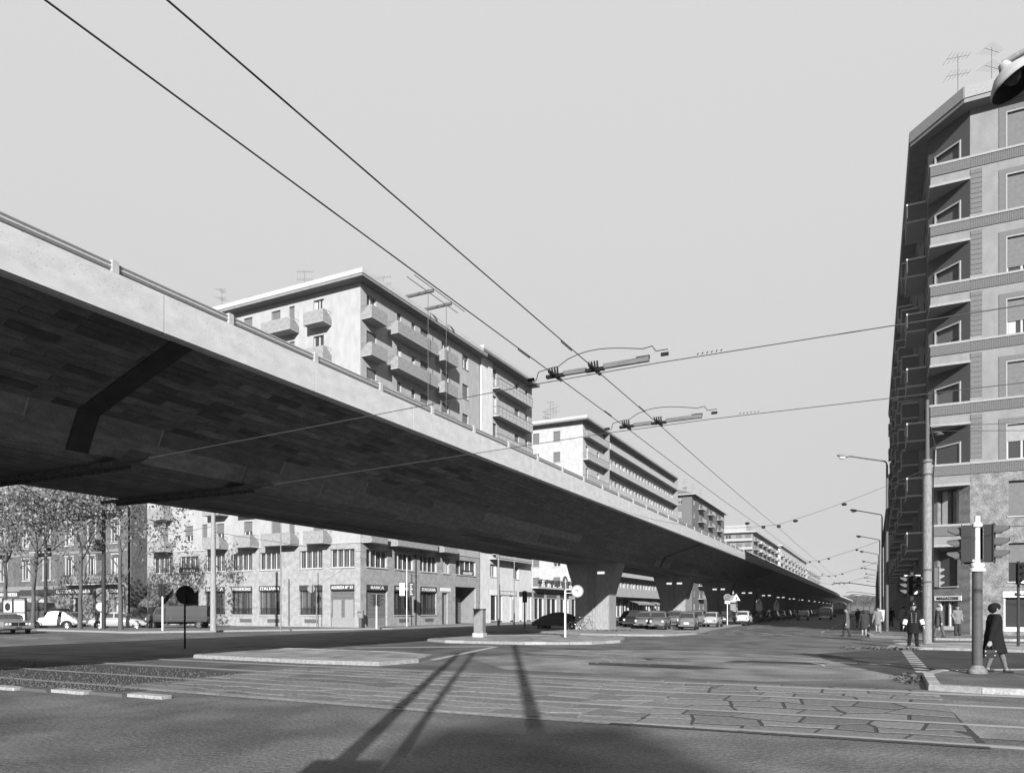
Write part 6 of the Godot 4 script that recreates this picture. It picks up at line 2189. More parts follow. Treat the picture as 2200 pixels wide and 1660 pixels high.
	part("cap", mb, "metal_mid", o)
	# no-parking signs
	for q in [[-13.0, -73.6, 0.36, 2.75, "no-parking sign beside the white small car"], [-57.4, -38.0, 0.6, 2.75, "no-parking sign above a weight-limit disc among the trees"]]:
		o = thing("no_parking_sign", Vector3(q[0], 0.1, q[1]), 0.0, q[4], "road sign")
		pole(o, 2.9, 0.045, 0.04, "metal_white")
		var to := Vector3(-q[0], 0, -q[1]).normalized()
		disc_sign(o, facing(to, Vector3(0, q[3], 0) + to * 0.06), q[2], "metal_grey", "metal_mid", "bar")
		mb = MB.new()
		mb.box(Vector3(0, q[3] - 0.5 - (0.2 if q[0] < -20 else 0.0), 0.05), Vector3(0.5, 0.26, 0.02))
		part("plate", mb, "metal_white", o, facing(to, Vector3.ZERO))
		if q[0] < -20: disc_sign(o, facing(to, Vector3(0, 1.78, 0) + to * 0.09), 0.46, "metal_mid", "letter")
	# warning triangles in the shade
	for q in [[-13.2, -80.0, 2.6, "plain warning triangle sign in the flyover's shade", false], [-12.5, -92.0, 2.3, "warning triangle over a white plate with a dark spot", true], [-12.3, -108.0, 2.3, "small warning triangle over a plain white plate", true]]:
		o = thing("warning_sign", Vector3(q[0], 0.1, q[1]), 0.0, q[3], "road sign")
		pole(o, 3.2, 0.04, 0.04, "metal_dark")
		var to := Vector3(-q[0], 0, -q[1]).normalized()
		var t := facing(to, Vector3(0, q[2], 0) + to * 0.06)
		mb = MB.new()
		mb.ext(PackedVector2Array([Vector2(-0.42, -0.1), Vector2(0.42, -0.1), Vector2(0, 0.65)]), -0.02, 0.0, t)
		part("triangle", mb, "metal_white", o)
		mb = MB.new()
		mb.ext(PackedVector2Array([Vector2(-0.1, 0.02), Vector2(0.1, 0.02), Vector2(0.04, 0.32), Vector2(-0.04, 0.32)]), 0.001, 0.006, t)
		part("symbol", mb, "letter_dark", o)
		if q[4]:
			mb = MB.new()
			mb.box(Vector3(0, -0.5, -0.01), Vector3(0.75, 0.7, 0.02))
			part("plate", mb, "metal_white", o, t)
	# signals across the junction
	for q in [[-46.4, -35.4, 2.95, 3.35, "metal_white", "white-posted traffic signal in front of the lorry"], [-35.7, -46.7, 2.3, 2.75, "metal_white", "white-posted traffic signal at the bank's corner door"], [-25.6, -53.2, 2.6, 3.1, "metal_mid", "dark traffic signal standing before the bar"]]:
		o = thing("traffic_signal", Vector3(q[0], 0.1, q[1]), 0.0, q[5], "traffic light")
		pole(o, q[3], 0.07, 0.06, q[4])
		var y: float = q[2]
		if q[0] < -30:
			signal_head(o, facing(-rt, Vector3(0, y, 0) - rt * 0.22), "metal_black", -1, "metal_dark")
			signal_head(o, facing(rt, Vector3(0, y, 0) + rt * 0.22), "metal_black", -1, "metal_dark")
		else:
			signal_head(o, facing(fw, Vector3(0, y, 0) + fw * 0.2), "metal_black", -1, "metal_black")
	# tall concrete masts at the bank corner
	o = thing("tram_mast", Vector3(-42.2, 0.12, -36.3), 0.0, "tapering concrete tram mast on the pavement before the bank", "mast")
	pole(o, 10.5, 0.22, 0.13, "concrete_pier")
	mb = MB.new()
	for i in 8: mb.bar(Vector3(-0.22, 6.4 + 0.22 * i, 0), Vector3(0.22, 6.4 + 0.22 * i, 0), 0.04, 0.05)
	part("insulator", mb, "metal_dark", o)
	o = thing("dark_mast", Vector3(-54.5, 0.1, -36.3), 0.0, "dark steel mast with a hanging cabinet among the plane trees", "mast")
	pole(o, 9.5, 0.16, 0.13, "metal_dark")
	mb = MB.new()
	mb.box(Vector3(-0.5, 6.6, 0.2), Vector3(0.6, 0.9, 0.4))
	mb.box(Vector3(-0.35, 5.7, 0.2), Vector3(0.3, 0.5, 0.3))
	part("cabinet", mb, "metal_mid", o)
	for q in [[-64.2, -37.5, "dark lamp post near the tram, half hidden by leaves"]]:
		o = thing("dark_mast", Vector3(q[0], 0.1, q[1]), 0.0, q[2], "mast")
		pole(o, 9.0, 0.14, 0.11, "metal_dark")
	for q in [[-34.0, -64.5, 9.0, 0.12, "pale steel mast before the bar"], [-33.2, -66.5, 8.0, 0.06, "thin pale pole beside the steel mast"], [-39.0, -80.0 + 40.4, 9.0, 0.05, "thin pole beside the concrete tram mast"]]:
		o = thing("street_pole", Vector3(q[0], 0.0, q[1]), 0.0, q[4], "pole")
		pole(o, q[2], q[3], q[3] * 0.8, "metal_grey")
	# bus stop and post box at the bank
	o = thing("bus_stop", Vector3(-37.6, 0.12, -53.6), 0.0, "bus stop pole with a dark lettered board and a white plate", "bus stop")
	pole(o, 6.2, 0.04, 0.035, "metal_white")
	mb = MB.new()
	mb.box(Vector3(0.42, 3.35, 0), Vector3(0.55, 1.25, 0.05))
	var p := part("board", mb, "sign_dark", o, facing(-fw, Vector3.ZERO))
	mb = MB.new()
	for i in 7:
		mb.bx(0.3, 2.86 + 0.15 * i, 0.026, 0.54 - 0.06 * (i % 3), 2.92 + 0.15 * i, 0.03)
	part("print", mb, "letter", p)
	mb = MB.new()
	mb.box(Vector3(-0.42, 3.35, 0), Vector3(0.45, 1.15, 0.04))
	part("plate", mb, "metal_white", o, facing(-fw, Vector3.ZERO))
	o = thing("post_box", Vector3(-38.75, 0.12, -48.5), 0.2, "small grey post box on a pedestal at the bank's corner", "post box")
	mb = MB.new()
	mb.cbox(Vector3(0, 0.4, 0), Vector3(0.26, 0.8, 0.22), 0.03)
	part("pedestal", mb, "metal_mid", o)
	mb = MB.new()
	mb.cbox(Vector3(0, 1.13, 0), Vector3(0.5, 0.66, 0.34), 0.05)
	part("box", mb, "metal_grey", o)
	mb = MB.new()
	mb.box(Vector3(0, 1.3, 0.175), Vector3(0.34, 0.05, 0.02))
	part("slot", mb, "metal_black", o)
	o = thing("round_sign", Vector3(-42.6, 0.12, -47.4), 0.0, "round grey sign back on a thin post at the bank's plain window", "road sign")
	pole(o, 3.4, 0.035, 0.035, "metal_grey")
	disc_sign(o, facing(-fw, Vector3(-0.5, 3.3, 0.1)), 0.33, "metal_grey", "metal_grey", "back")
	# poster stand
	o = thing("poster_stand", Vector3(-63.2, 0.1, -34.4), 0.35, "poster stand with four bills by the bent plane tree", "poster stand")
	mb = MB.new()
	mb.bx(-1.0, 0.15, -0.05, 1.0, 2.35, 0.0)
	part("panel", mb, "metal_grey", o)
	mb = MB.new()
	for x in [-1.02, -0.12, 1.02]: mb.bx(x - 0.05, 0.0, -0.06, x + 0.05, 2.5, 0.06)
	mb.bx(-1.07, 2.4, -0.07, 1.07, 2.5, 0.07)
	part("frame", mb, "metal_dark", o)
	for q in [[-0.95, 1.35, -0.25, 2.2], [0.0, 1.4, 0.9, 2.25], [0.02, 0.4, 0.92, 1.2], [-0.9, 0.4, -0.3, 1.15]]:
		mb = MB.new()
		mb.bx(q[0], q[1], 0.002, q[2], q[3], 0.008)
		var ps := part("poster", mb, "metal_white", o)
		mb = MB.new()
		if q[0] < -0.5 or q[1] < 1.0:
			mb.ball(Vector3((q[0] + q[2]) / 2, (q[1] + q[3]) / 2, 0.009), Vector3((q[2] - q[0]) * 0.4, (q[3] - q[1]) * 0.42, 0.004), 16, 4)
		else:
			for i in 5: mb.bx(q[0] + 0.1, q[3] - 0.14 - 0.13 * i, 0.009, q[2] - 0.1 - 0.1 * (i % 2), q[3] - 0.09 - 0.13 * i, 0.012)
		part("print", mb, "letter_dark", ps)
	# avenue lamps: bent arms over the carriageway
	var lamp0: Node3D
	for i in 9:
		var z := -56.4 - 31.5 * i
		if i == 0:
			o = thing("street_lamp", Vector3(0.85, 0.12, z), 0.0, "tall street lamp with a sloping arm along the avenue kerb", "street lamp", "avenue street lamps")
			lamp0 = o
			pole(o, 11.6, 0.11, 0.07, "metal_mid")
			mb = MB.new()
			mb.tube([Vector3(0, 11.55, 0), Vector3(-0.04, 11.75, 0), Vector3(-0.14, 11.85, 0), Vector3(-2.5, 12.45, 0)], 0.05, 8)
			part("arm", mb, "metal_mid", o)
			mb = MB.new()
			mb.ball(Vector3(-2.78, 12.48, 0), Vector3(0.42, 0.13, 0.19), 12, 6, Basis(Vector3(0, 0, 1), -0.2))
			var h := part("lamp_head", mb, "metal_grey", o)
			mb = MB.new()
			mb.ball(Vector3(-2.8, 12.38, 0), Vector3(0.26, 0.13, 0.15), 12, 6)
			part("glass", mb, "lamp_glass", h)
		else: dup(lamp0, Vector3(0.85, 0.12, z), 0.0)
	o = thing("litter_bin", Vector3(0.42, 0.12, -54.2), 0.0, "white litter bin hung on a thin pale pole at the crossing", "litter bin")
	pole(o, 5.2, 0.06, 0.05, "metal_grey")
	mb = MB.new()
	mb.lathe([Vector2(0.22, 0.75), Vector2(0.27, 1.5), Vector2(0.2, 1.5)], Vector3(0, 0, 0.1), 12)
	part("bin", mb, "metal_white", o)
	# trolley masts with bracket arms farther on
	var m0: Node3D
	for i in 4:
		var z: float = [-139.0, -211.0, -245.0, -300.0][i]
		if i == 0:
			o = thing("bracket_mast", Vector3(1.0, 0.12, z), 0.0, "trolley mast with a long curved bracket arm", "mast", "trolley bracket masts")
			m0 = o
			pole(o, 7.4, 0.13, 0.1, "metal_mid")
			mb = MB.new()
			mb.tube([Vector3(0, 5.4, 0), Vector3(-4.2, 6.1, 0), Vector3(-6.0, 6.25, 0), Vector3(-7.0, 6.15, 0), Vector3(-7.6, 5.9, 0)], 0.06, 7)
			part("arm", mb, "metal_dark", o)
		else: dup(m0, Vector3(1.0, 0.12, z), 0.0)
	# pendant street light close to the camera
	o = thing("arm_street_light", Vector3(9.4, 0.0, -8.6), 0.0, "street light with a wide enamelled shade on a long arm", "street lamp")
	pole(o, 7.4, 0.1, 0.08, "metal_grey")
	mb = MB.new()
	mb.tube([Vector3(0, 7.2, 0), Vector3(-3.0, 7.3, 0.2), Vector3(-7.9, 6.92, 0.5)], 0.03, 8)
	part("arm", mb, "metal_grey", o)
	var tilt := Basis(rt, -0.25) * Basis(fw, -0.38)
	mb = MB.new()
	mb.lathe([Vector2(0.215, 0.0), Vector2(0.22, 0.012), Vector2(0.2, 0.06), Vector2(0.145, 0.13), Vector2(0.065, 0.175), Vector2(0.04, 0.25), Vector2(0.001, 0.26)], Vector3(-8.2, 6.57, 0.47), 28, tilt)
	var sh := part("shade", mb, "rail_steel", o)
	mb = MB.new()
	mb.lathe([Vector2(0.001, 0.14), Vector2(0.135, 0.115), Vector2(0.19, 0.055), Vector2(0.21, 0.005)], Vector3(-8.2, 6.57, 0.47), 28, tilt)
	part("inside", mb, "metal_dark", sh)
	mb = MB.new()
	mb.ball(Vector3(-8.2, 6.57, 0.47) + tilt * Vector3(0, 0.1, 0), Vector3(0.075, 0.09, 0.075), 14, 8, tilt)
	part("bulb", mb, "metal_grey", sh)
	mb = MB.new()
	mb.tube([Vector3(-7.9, 6.92, 0.5), Vector3(-8.2, 6.57, 0.47) + tilt * Vector3(0, 0.25, 0)], 0.03, 8)
	part("hanger", mb, "metal_grey", o)

# ---------------------------------------------------------------- overhead wires
func sag(a: Vector3, b: Vector3, d: float, n := 10) -> Array:
	var r := []
	for i in n + 1:
		var f := float(i) / n
		r.append(a.lerp(b, f) - Vector3(0, d * 4.0 * f * (1.0 - f), 0))
	return r

func build_wires() -> void:
	var YW := 5.56
	for x in [-4.75, -4.05]:
		var mb := MB.new()
		var z := 30.0
		var step := [30.0, -11.05, -14.95, -36.5, -65.0, -94.0, -123.0, -139.0, -175.0, -211.0, -245.0, -300.0, -380.0]
		for i in step.size() - 1:
			mb.tube(sag(Vector3(x, YW, step[i]), Vector3(x, YW, step[i + 1]), 0.0 if i < 2 else 0.05, 4), 0.0078, 5)
		tag(part("trolley_wire", mb, "wire", self), "black trolley bus wire along the avenue, the one %s" % ("nearer the flyover" if x < -4.4 else "nearer the corner house"), "wire", "trolley bus wires")
	for q in [[-11.05, 5.5], [-14.95, 5.54]]:
		var mb := MB.new()
		mb.tube([Vector3(60, 6.0, q[0] - 3.0), Vector3(6, 5.6, q[0] - 0.25), Vector3(-3.0, q[1], q[0])], 0.0078, 5)
		mb.tube([Vector3(-3.0, q[1], q[0]), Vector3(-5.2, q[1] - 0.04, q[0]), Vector3(-15.6, 5.12, q[0]), Vector3(-22.2, 5.06, q[0]), Vector3(-40, 5.4, q[0]), Vector3(-120, 5.4, q[0])], 0.0078, 5)
		tag(part("tram_wire", mb, "wire", self), "black tram wire under the flyover above the track %s" % ("along the plain asphalt" if q[0] > -12 else "along the islands"), "wire", "tram wires")
		# insulated crossing where trolley and tram wires meet
		var o := thing("wire_crossing", Vector3(-4.4, q[1], q[0]), 0.0, "insulated wire crossing with a bowed jumper above the track %s" % ("along the plain asphalt" if q[0] > -12 else "along the islands"), "wire fitting", "wire crossings")
		mb = MB.new()
		mb.bar(Vector3(-0.2, 0.07, 0), Vector3(0.2, 0.07, 0), 0.06, 0.07)
		mb.bar(Vector3(0.5, 0.08, 0), Vector3(1.25, 0.085, 0), 0.06, 0.075)
		part("insulator_bar", mb, "wood_bar", o)
		for x in [-0.35, 0.35]:
			mb = MB.new()
			mb.bar(Vector3(x, 0.05, -0.26), Vector3(x, 0.05, 0.26), 0.045, 0.035)
			mb.bar(Vector3(x - 0.16, 0.05, 0), Vector3(x + 0.16, 0.05, 0), 0.07, 0.05)
			for i in 4: mb.cyl(Vector3(x - 0.06 + 0.04 * i, 0.06, 0.04), Vector3(x - 0.09 + 0.05 * i, 0.17, 0.06), 0.018, 0.014, 6)
			part("clamp", mb, "metal_black", o)
		mb = MB.new()
		var pts := [Vector3(-0.85, 0.03, 0), Vector3(-0.7, 0.03, 0), Vector3(-0.66, 0.16, 0), Vector3(-0.4, 0.2, 0)]
		for i in 9:
			var f := i / 8.0
			pts.append(Vector3(-0.3 + 1.45 * f, 0.2 + 0.15 * sin(PI * pow(f, 0.75)) + 0.06 * f, 0))
		pts.append_array([Vector3(1.3, 0.28, 0), Vector3(1.36, 0.19, 0), Vector3(1.55, 0.19, 0)])
		mb.tube(pts, 0.008, 5)
		part("jumper_wire", mb, "wire", o)
		mb = MB.new()
		for x in [-0.8, 1.1, 1.2, 1.5]: mb.bar(Vector3(x - 0.06, 0.12 if x > 0 else 0.05, 0), Vector3(x + 0.06, 0.12 if x > 0 else 0.05, 0), 0.03, 0.05)
		for i in 6: mb.cyl(Vector3(2.0 + 0.07 * i, 0.03, 0), Vector3(2.02 + 0.07 * i, 0.055, 0), 0.009, 0.007, 5)
		part("bolt", mb, "metal_black", o)
		for x in [-0.35, 0.35]:
			mb = MB.new()
			for i in 7: mb.cyl(Vector3(x, 0.03, 1.0 + 0.06 * i), Vector3(x - 0.02, 0.06, 1.02 + 0.06 * i), 0.009, 0.007, 5)
			part("clip_row", mb, "metal_black", o)
	# span wires from the house fronts to the flyover edge
	var k := 0
	for z in [-36.5, -65.0, -94.0, -123.0]:
		var o := thing("span_wire", Vector3(-4.4, 5.6, z), 0.0, "thin span wire holding up the trolley wires across the carriageway", "wire", "span wires")
		var mb := MB.new()
		var a := Vector3(6.58 if k == 0 else 7.55, 2.4 if k == 0 else 2.6, -0.9 if k == 0 else 0.0)
		mb.tube(sag(a, Vector3(0.35, 0.12, 0), 0.12, 6), 0.008 + 0.003 * k, 4)
		mb.tube([Vector3(0.35, 0.12, 0), Vector3(-0.35, 0.08, 0)], 0.008 + 0.003 * k, 4)
		mb.tube(sag(Vector3(-0.35, 0.08, 0), Vector3(-8.2, 1.6, 0), 0.5, 6), 0.008 + 0.003 * k, 4)
		part("cable", mb, "wire", o)
		mb = MB.new()
		for x in [-0.35, 0.35]: mb.box(Vector3(x, 0.03, 0), Vector3(0.16, 0.12, 0.14))
		for x in [-1.1, 1.1, 3.2]: mb.ball(Vector3(x, 0.25 if x < 2 else 0.9, 0), Vector3(0.12, 0.07, 0.07), 8, 5)
		part("insulator", mb, "metal_black", o)
		k += 1
	var mb := MB.new()
	mb.tube(sag(Vector3(2.18, 9.9, -37.4), Vector3(30, 9.0, -34), 0.5, 8), 0.012, 4)
	mb.tube(sag(Vector3(2.18, 9.7, -37.4), Vector3(30, 8.2, -36), 0.5, 8), 0.012, 4)
	tag(part("feeder_wires", mb, "wire", self), "pair of thin feeder wires leaving the great mast", "wire")
	mb = MB.new()
	mb.tube(sag(Vector3(-42.2, 7.6, -36.3), Vector3(-54.5, 7.2, -36.3), 0.2, 5), 0.015, 4)
	mb.tube(sag(Vector3(-54.5, 7.2, -36.3), Vector3(-110, 7.0, -36.0), 0.5, 8), 0.015, 4)
	mb.tube(sag(Vector3(-42.2, 7.2, -36.3), Vector3(-37, 6.6, -53.6), 0.3, 6), 0.015, 4)
	tag(part("feeder_wires", mb, "wire", self), "thin wires strung between the masts before the bank", "wire")

# ---------------------------------------------------------------- people: tapered limbs joined in a distance field, meshed as surface nets
func smin(a: float, b: float, k: float) -> float:
	var h := maxf(k - absf(a - b), 0.0) / k
	return minf(a, b) - h * h * k * 0.25

# bones: [a, b, radius a, radius b]; adds the surface to mb
func nets(mb: MB, bones: Array, cell: float, k: float, floor_y := -9.0) -> void:
	var lo := Vector3(1e9, 1e9, 1e9)
	var hi := -lo
	for b in bones:
		var r: float = maxf(b[2], b[3]) + cell * 3
		lo = lo.min((b[0] as Vector3).min(b[1]) - Vector3.ONE * r)
		hi = hi.max((b[0] as Vector3).max(b[1]) + Vector3.ONE * r)
	var n := Vector3i(((hi - lo) / cell).ceil()) + Vector3i.ONE
	var f := PackedFloat32Array()
	f.resize(n.x * n.y * n.z)
	f.fill(10.0)
	var sx := n.y * n.z
	var sy := n.z
	for b in bones:
		var a: Vector3 = b[0]
		var c: Vector3 = b[1]
		var ra: float = b[2]
		var rb: float = b[3]
		var m := maxf(ra, rb) + k + cell * 2
		var i0 := Vector3i(((a.min(c) - Vector3.ONE * m - lo) / cell).floor()).clamp(Vector3i.ZERO, n - Vector3i.ONE)
		var i1 := Vector3i(((a.max(c) + Vector3.ONE * m - lo) / cell).ceil()).clamp(Vector3i.ZERO, n - Vector3i.ONE)
		var ba := c - a
		var bb := maxf(ba.dot(ba), 1e-8)
		for x in range(i0.x, i1.x + 1):
			for y in range(i0.y, i1.y + 1):
				for z in range(i0.z, i1.z + 1):
					var p := lo + Vector3(x, y, z) * cell
					var t := clampf((p - a).dot(ba) / bb, 0.0, 1.0)
					var d := p.distance_to(a + ba * t) - (ra + (rb - ra) * t)
					var q := x * sx + y * sy + z
					f[q] = smin(f[q], d, k)
	if floor_y > -5.0:
		for x in n.x:
			for y in n.y:
				var cut := floor_y - (lo.y + y * cell)
				if cut < -cell * 2: break
				for z in n.z:
					var q := x * sx + y * sy + z
					f[q] = maxf(f[q], cut)
	var idx := {}
	var ps := PackedVector3Array()
	var ns := PackedVector3Array()
	var off := [0, sx, sy, sx + sy, 1, sx + 1, sy + 1, sx + sy + 1]
	var cor := [Vector3(0, 0, 0), Vector3(1, 0, 0), Vector3(0, 1, 0), Vector3(1, 1, 0), Vector3(0, 0, 1), Vector3(1, 0, 1), Vector3(0, 1, 1), Vector3(1, 1, 1)]
	var edges := [[0, 1], [2, 3], [4, 5], [6, 7], [0, 2], [1, 3], [4, 6], [5, 7], [0, 4], [1, 5], [2, 6], [3, 7]]
	for x in n.x - 1:
		for y in n.y - 1:
			for z in n.z - 1:
				var q := x * sx + y * sy + z
				var s0: bool = f[q] < 0
				var mixed := false
				for e in 8:
					if (f[q + off[e]] < 0) != s0:
						mixed = true
						break
				if not mixed: continue
				var acc := Vector3.ZERO
				var cnt := 0
				for e in edges:
					var va: float = f[q + off[e[0]]]
					var vb: float = f[q + off[e[1]]]
					if (va < 0) != (vb < 0):
						acc += (cor[e[0]] as Vector3).lerp(cor[e[1]], va / (va - vb))
						cnt += 1
				idx[q] = ps.size()
				ps.append(lo + (Vector3(x, y, z) + acc / cnt) * cell)
				var gx: float = f[q + off[1]] + f[q + off[3]] + f[q + off[5]] + f[q + off[7]] - f[q] - f[q + off[2]] - f[q + off[4]] - f[q + off[6]]
				var gy: float = f[q + off[2]] + f[q + off[3]] + f[q + off[6]] + f[q + off[7]] - f[q] - f[q + off[1]] - f[q + off[4]] - f[q + off[5]]
				var gz: float = f[q + off[4]] + f[q + off[5]] + f[q + off[6]] + f[q + off[7]] - f[q] - f[q + off[1]] - f[q + off[2]] - f[q + off[3]]
				ns.append(Vector3(gx, gy, gz).normalized())
	var st := [sx, sy, 1]
	for q in idx:
		for ax in 3:
			var o1: int = st[(ax + 1) % 3]
			var o2: int = st[(ax + 2) % 3]
			var va: float = f[q]
			var vb: float = f[q + st[ax]]
			if (va < 0) == (vb < 0): continue
			if not (idx.has(q - o1) and idx.has(q - o2) and idx.has(q - o1 - o2)): continue
			var a: int = idx[q - o1 - o2]
			var b: int = idx[q - o2]
			var c: int = idx[q]
			var d: int = idx[q - o1]
			if va < 0: mb.quadn(ps[a], ps[b], ps[c], ps[d], ns[a], ns[b], ns[c], ns[d])
			else: mb.quadn(ps[a], ps[d], ps[c], ps[b], ns[a], ns[d], ns[c], ns[b])

# s: feet [l, r] as Vector3 (ankle), hands [l, r], coat hem height, look turn ...
func person(p: Vector3, turn: float, s: Dictionary, label: String) -> Node3D:
	var o := thing("person", p, turn, label, "person")
	var H: float = s.get("h", 1.7)
	var u := H / 1.7
	var cell: float = s.get("cell", 0.03)
	var lean: float = s.get("lean", 0.0)
	var bulk: float = s.get("bulk", 1.0)
	var hip := Vector3(0, 0.88, 0) * u
	var chest := Vector3(0, 1.24, lean * 0.5) * u
	var neck := Vector3(0, 1.44, lean) * u
	var head := Vector3(0, 1.58, lean + 0.02) * u
	var look := Basis(Vector3.UP, s.get("look", 0.0))
	var feet: Array = s.get("feet", [Vector3(-0.1, 0.08, 0.0), Vector3(0.1, 0.08, 0.0)])
	var hands: Array = s.get("hands", [Vector3(-0.3, 0.8, 0.06), Vector3(0.3, 0.8, 0.06)])
	var body := []
	var coat := []
	var legs := []
	var shoes := []
	var T: float = 0.022
	body.append([hip, chest, 0.13 * u, 0.13 * u])
	body.append([chest, neck, 0.1 * u, 0.055 * u])
	body.append([neck, head, 0.055 * u, 0.06 * u])
	body.append([head + look * Vector3(0, 0.03, -0.015) * u, head + look * Vector3(0, 0.02, 0.012) * u, 0.092 * u, 0.086 * u])
	body.append([head + look * Vector3(0, -0.04, 0.03) * u, head + look * Vector3(0, -0.075, 0.055) * u, 0.062 * u, 0.04 * u])
	body.append([head + look * Vector3(0, 0.02, 0.09) * u, head + look * Vector3(0, -0.012, 0.112) * u, 0.012 * u, 0.019 * u])
	for e in [-1.0, 1.0]: body.append([head + look * Vector3(e * 0.09, 0.0, -0.01) * u, head + look * Vector3(e * 0.095, 0.03, -0.015) * u, 0.02 * u, 0.02 * u])
	coat.append([hip + Vector3(0, 0.05, 0), chest + Vector3(-0.06, 0.03, 0) * u, 0.15 * u * bulk, 0.14 * u * bulk])
	coat.append([hip + Vector3(0, 0.05, 0), chest + Vector3(0.06, 0.03, 0) * u, 0.15 * u * bulk, 0.14 * u * bulk])
	var arms := []
	coat.append([chest + Vector3(0, 0.1, 0) * u, neck - Vector3(0, 0.03, 0), 0.11 * u, 0.07 * u])
	for i in 2:
		var sg := -1.0 if i == 0 else 1.0
		var sh := Vector3(sg * 0.17, 1.38, lean * 0.85) * u
		var hd: Vector3 = hands[i] * u
		var mid := (sh + hd) * 0.5
		var d := sh.distance_to(hd)
		var bend := sqrt(maxf(0.0, 0.0784 * u * u - d * d * 0.25)) if d < 0.56 * u else 0.015
		var el := mid + (Vector3(sg * 0.5, 0, -0.85)).normalized() * bend
		arms.append([el, hd])
		body.append([sh, el, 0.05 * u, 0.04 * u]); body.append([el, hd, 0.038 * u, 0.028 * u])
		coat.append([neck + Vector3(sg * 0.05, -0.05, 0), sh, 0.07 * u, 0.075 * u * bulk])
		coat.append([sh, el, 0.075 * u * bulk, 0.062 * u * bulk]); coat.append([el, el.lerp(hd, 0.86), 0.062 * u * bulk, 0.052 * u * bulk])
		var hp := Vector3(sg * 0.085, 0.88, 0) * u
		var ft: Vector3 = feet[i] * u
		var kn := (hp + ft) * 0.5 + Vector3(0, 0, 0.06 if hp.distance_to(ft) < 0.79 * u else 0.02) * u
		body.append([hp, kn, 0.085 * u, 0.055 * u]); body.append([kn, kn.lerp(ft, 0.3), 0.053 * u, 0.056 * u]); body.append([kn.lerp(ft, 0.3), ft, 0.056 * u, 0.034 * u])
		if s.get("trousers", "") != "":
			legs.append([hp, kn, 0.1 * u, 0.078 * u]); legs.append([kn, ft + Vector3(0, 0.0, 0), 0.078 * u, 0.068 * u])
		var tf: Basis = Basis(Vector3.UP, s.get("foot_turn", [0.0, 0.0])[i])
		body.append([ft, ft + tf * Vector3(0, -0.05, 0.09) * u, 0.032 * u, 0.02 * u])
		if s.get("heels", false):
			shoes.append([ft + Vector3(0, -0.035, -0.03) * u, ft + tf * Vector3(0, -0.055, 0.14) * u, 0.044 * u, 0.032 * u])
			shoes.append([ft + tf * Vector3(0, -0.03, -0.045) * u, ft + tf * Vector3(0, -0.075, -0.04) * u, 0.018 * u, 0.008 * u])
		else:
			shoes.append([ft + tf * Vector3(0, -0.035, -0.05) * u, ft + tf * Vector3(0, -0.045, 0.15) * u, 0.045 * u, 0.034 * u])
	# hem of the coat or skirt
	var hem: float = s.get("hem", 0.0)
	if hem > 0.0:
		var fl: float = s.get("flare", 0.19)
		var c0: Vector3 = ((feet[0] as Vector3) + (feet[1] as Vector3)) * 0.5 * u
		for e in [[-0.07, 0.0], [0.07, 0.0], [0.0, 0.05], [0.0, -0.05]]:
			coat.append([hip + Vector3(e[0] * 0.6, 0.04, e[1] * 0.6), Vector3(e[0] * 1.0 + c0.x * 0.4, hem * u - 0.06, c0.z * 0.4 + e[1] * 1.2), 0.14 * u * bulk, fl * 0.8])
	var hand_bones := []
	for i in 2:
		var sg := -1.0 if i == 0 else 1.0
		var hd: Vector3 = hands[i] * u
		var sh := Vector3(sg * 0.17, 1.38, 0) * u
		var dn := (hd - sh).normalized()
		var sd := Vector3(sg, 0, 0)
		var fd := dn.cross(sd).normalized()
		if fd.z < 0: fd = -fd
		var palm := hd + dn * 0.05
		hand_bones.append([hd, palm, 0.026, 0.032])
		for q in 4:
			var base := palm + fd * (0.03 - 0.02 * q) + dn * 0.018
			var ln: float = [0.068, 0.076, 0.072, 0.056][q]
			var mid := base + dn * ln * 0.55
			hand_bones.append([base, mid, 0.0105, 0.0095])
			hand_bones.append([mid, mid + (dn * 0.8 - sd * 0.6).normalized() * ln * 0.5, 0.0095, 0.008])
		var tb := hd + fd * 0.026 + dn * 0.02
		hand_bones.append([tb, tb + (fd * 0.6 + dn * 0.8) * 0.04, 0.013, 0.011])
		hand_bones.append([tb + (fd * 0.6 + dn * 0.8) * 0.04, tb + fd * 0.026 + dn * 0.068, 0.011, 0.009])
	if s.get("gloves", "") == "":
		for b in hand_bones: body.append(b)
	var mb := MB.new()
	nets(mb, body, minf(cell, 0.022), 0.03)
	part("body", mb, s.get("skin", "skin"), o)
	if s.get("gloves", "") != "":
		mb = MB.new()
		nets(mb, hand_bones, 0.008, 0.01)
		part("gloves", mb, s.gloves, o)
	mb = MB.new()
	nets(mb, coat, cell, 0.06, hem * u if hem > 0.0 else -9.0)
	part("coat", mb, s.coat, o)
	if legs.size():
		mb = MB.new()
		nets(mb, legs, cell, 0.02)
		part("trousers", mb, s.trousers, o)
	elif s.get("stockings", "") != "":
		var sk := []
		for i in 2:
			var sg := -1.0 if i == 0 else 1.0
			var hp := Vector3(sg * 0.085, 0.88, 0) * u
			var ft: Vector3 = feet[i] * u
			var kn := (hp + ft) * 0.5 + Vector3(0, 0, 0.06 if hp.distance_to(ft) < 0.79 * u else 0.02) * u
			sk.append([hp.lerp(kn, 0.5), kn, 0.075 * u, 0.06 * u]); sk.append([kn, kn.lerp(ft, 0.3), 0.058 * u, 0.062 * u]); sk.append([kn.lerp(ft, 0.3), ft, 0.061 * u, 0.039 * u])
		mb = MB.new()
		nets(mb, sk, minf(cell, 0.02), 0.02)
		part("stockings", mb, s.stockings, o)
	mb = MB.new()
	nets(mb, shoes, minf(cell, 0.02), 0.012)
	part("shoes", mb, "leather", o)
	mb = MB.new()
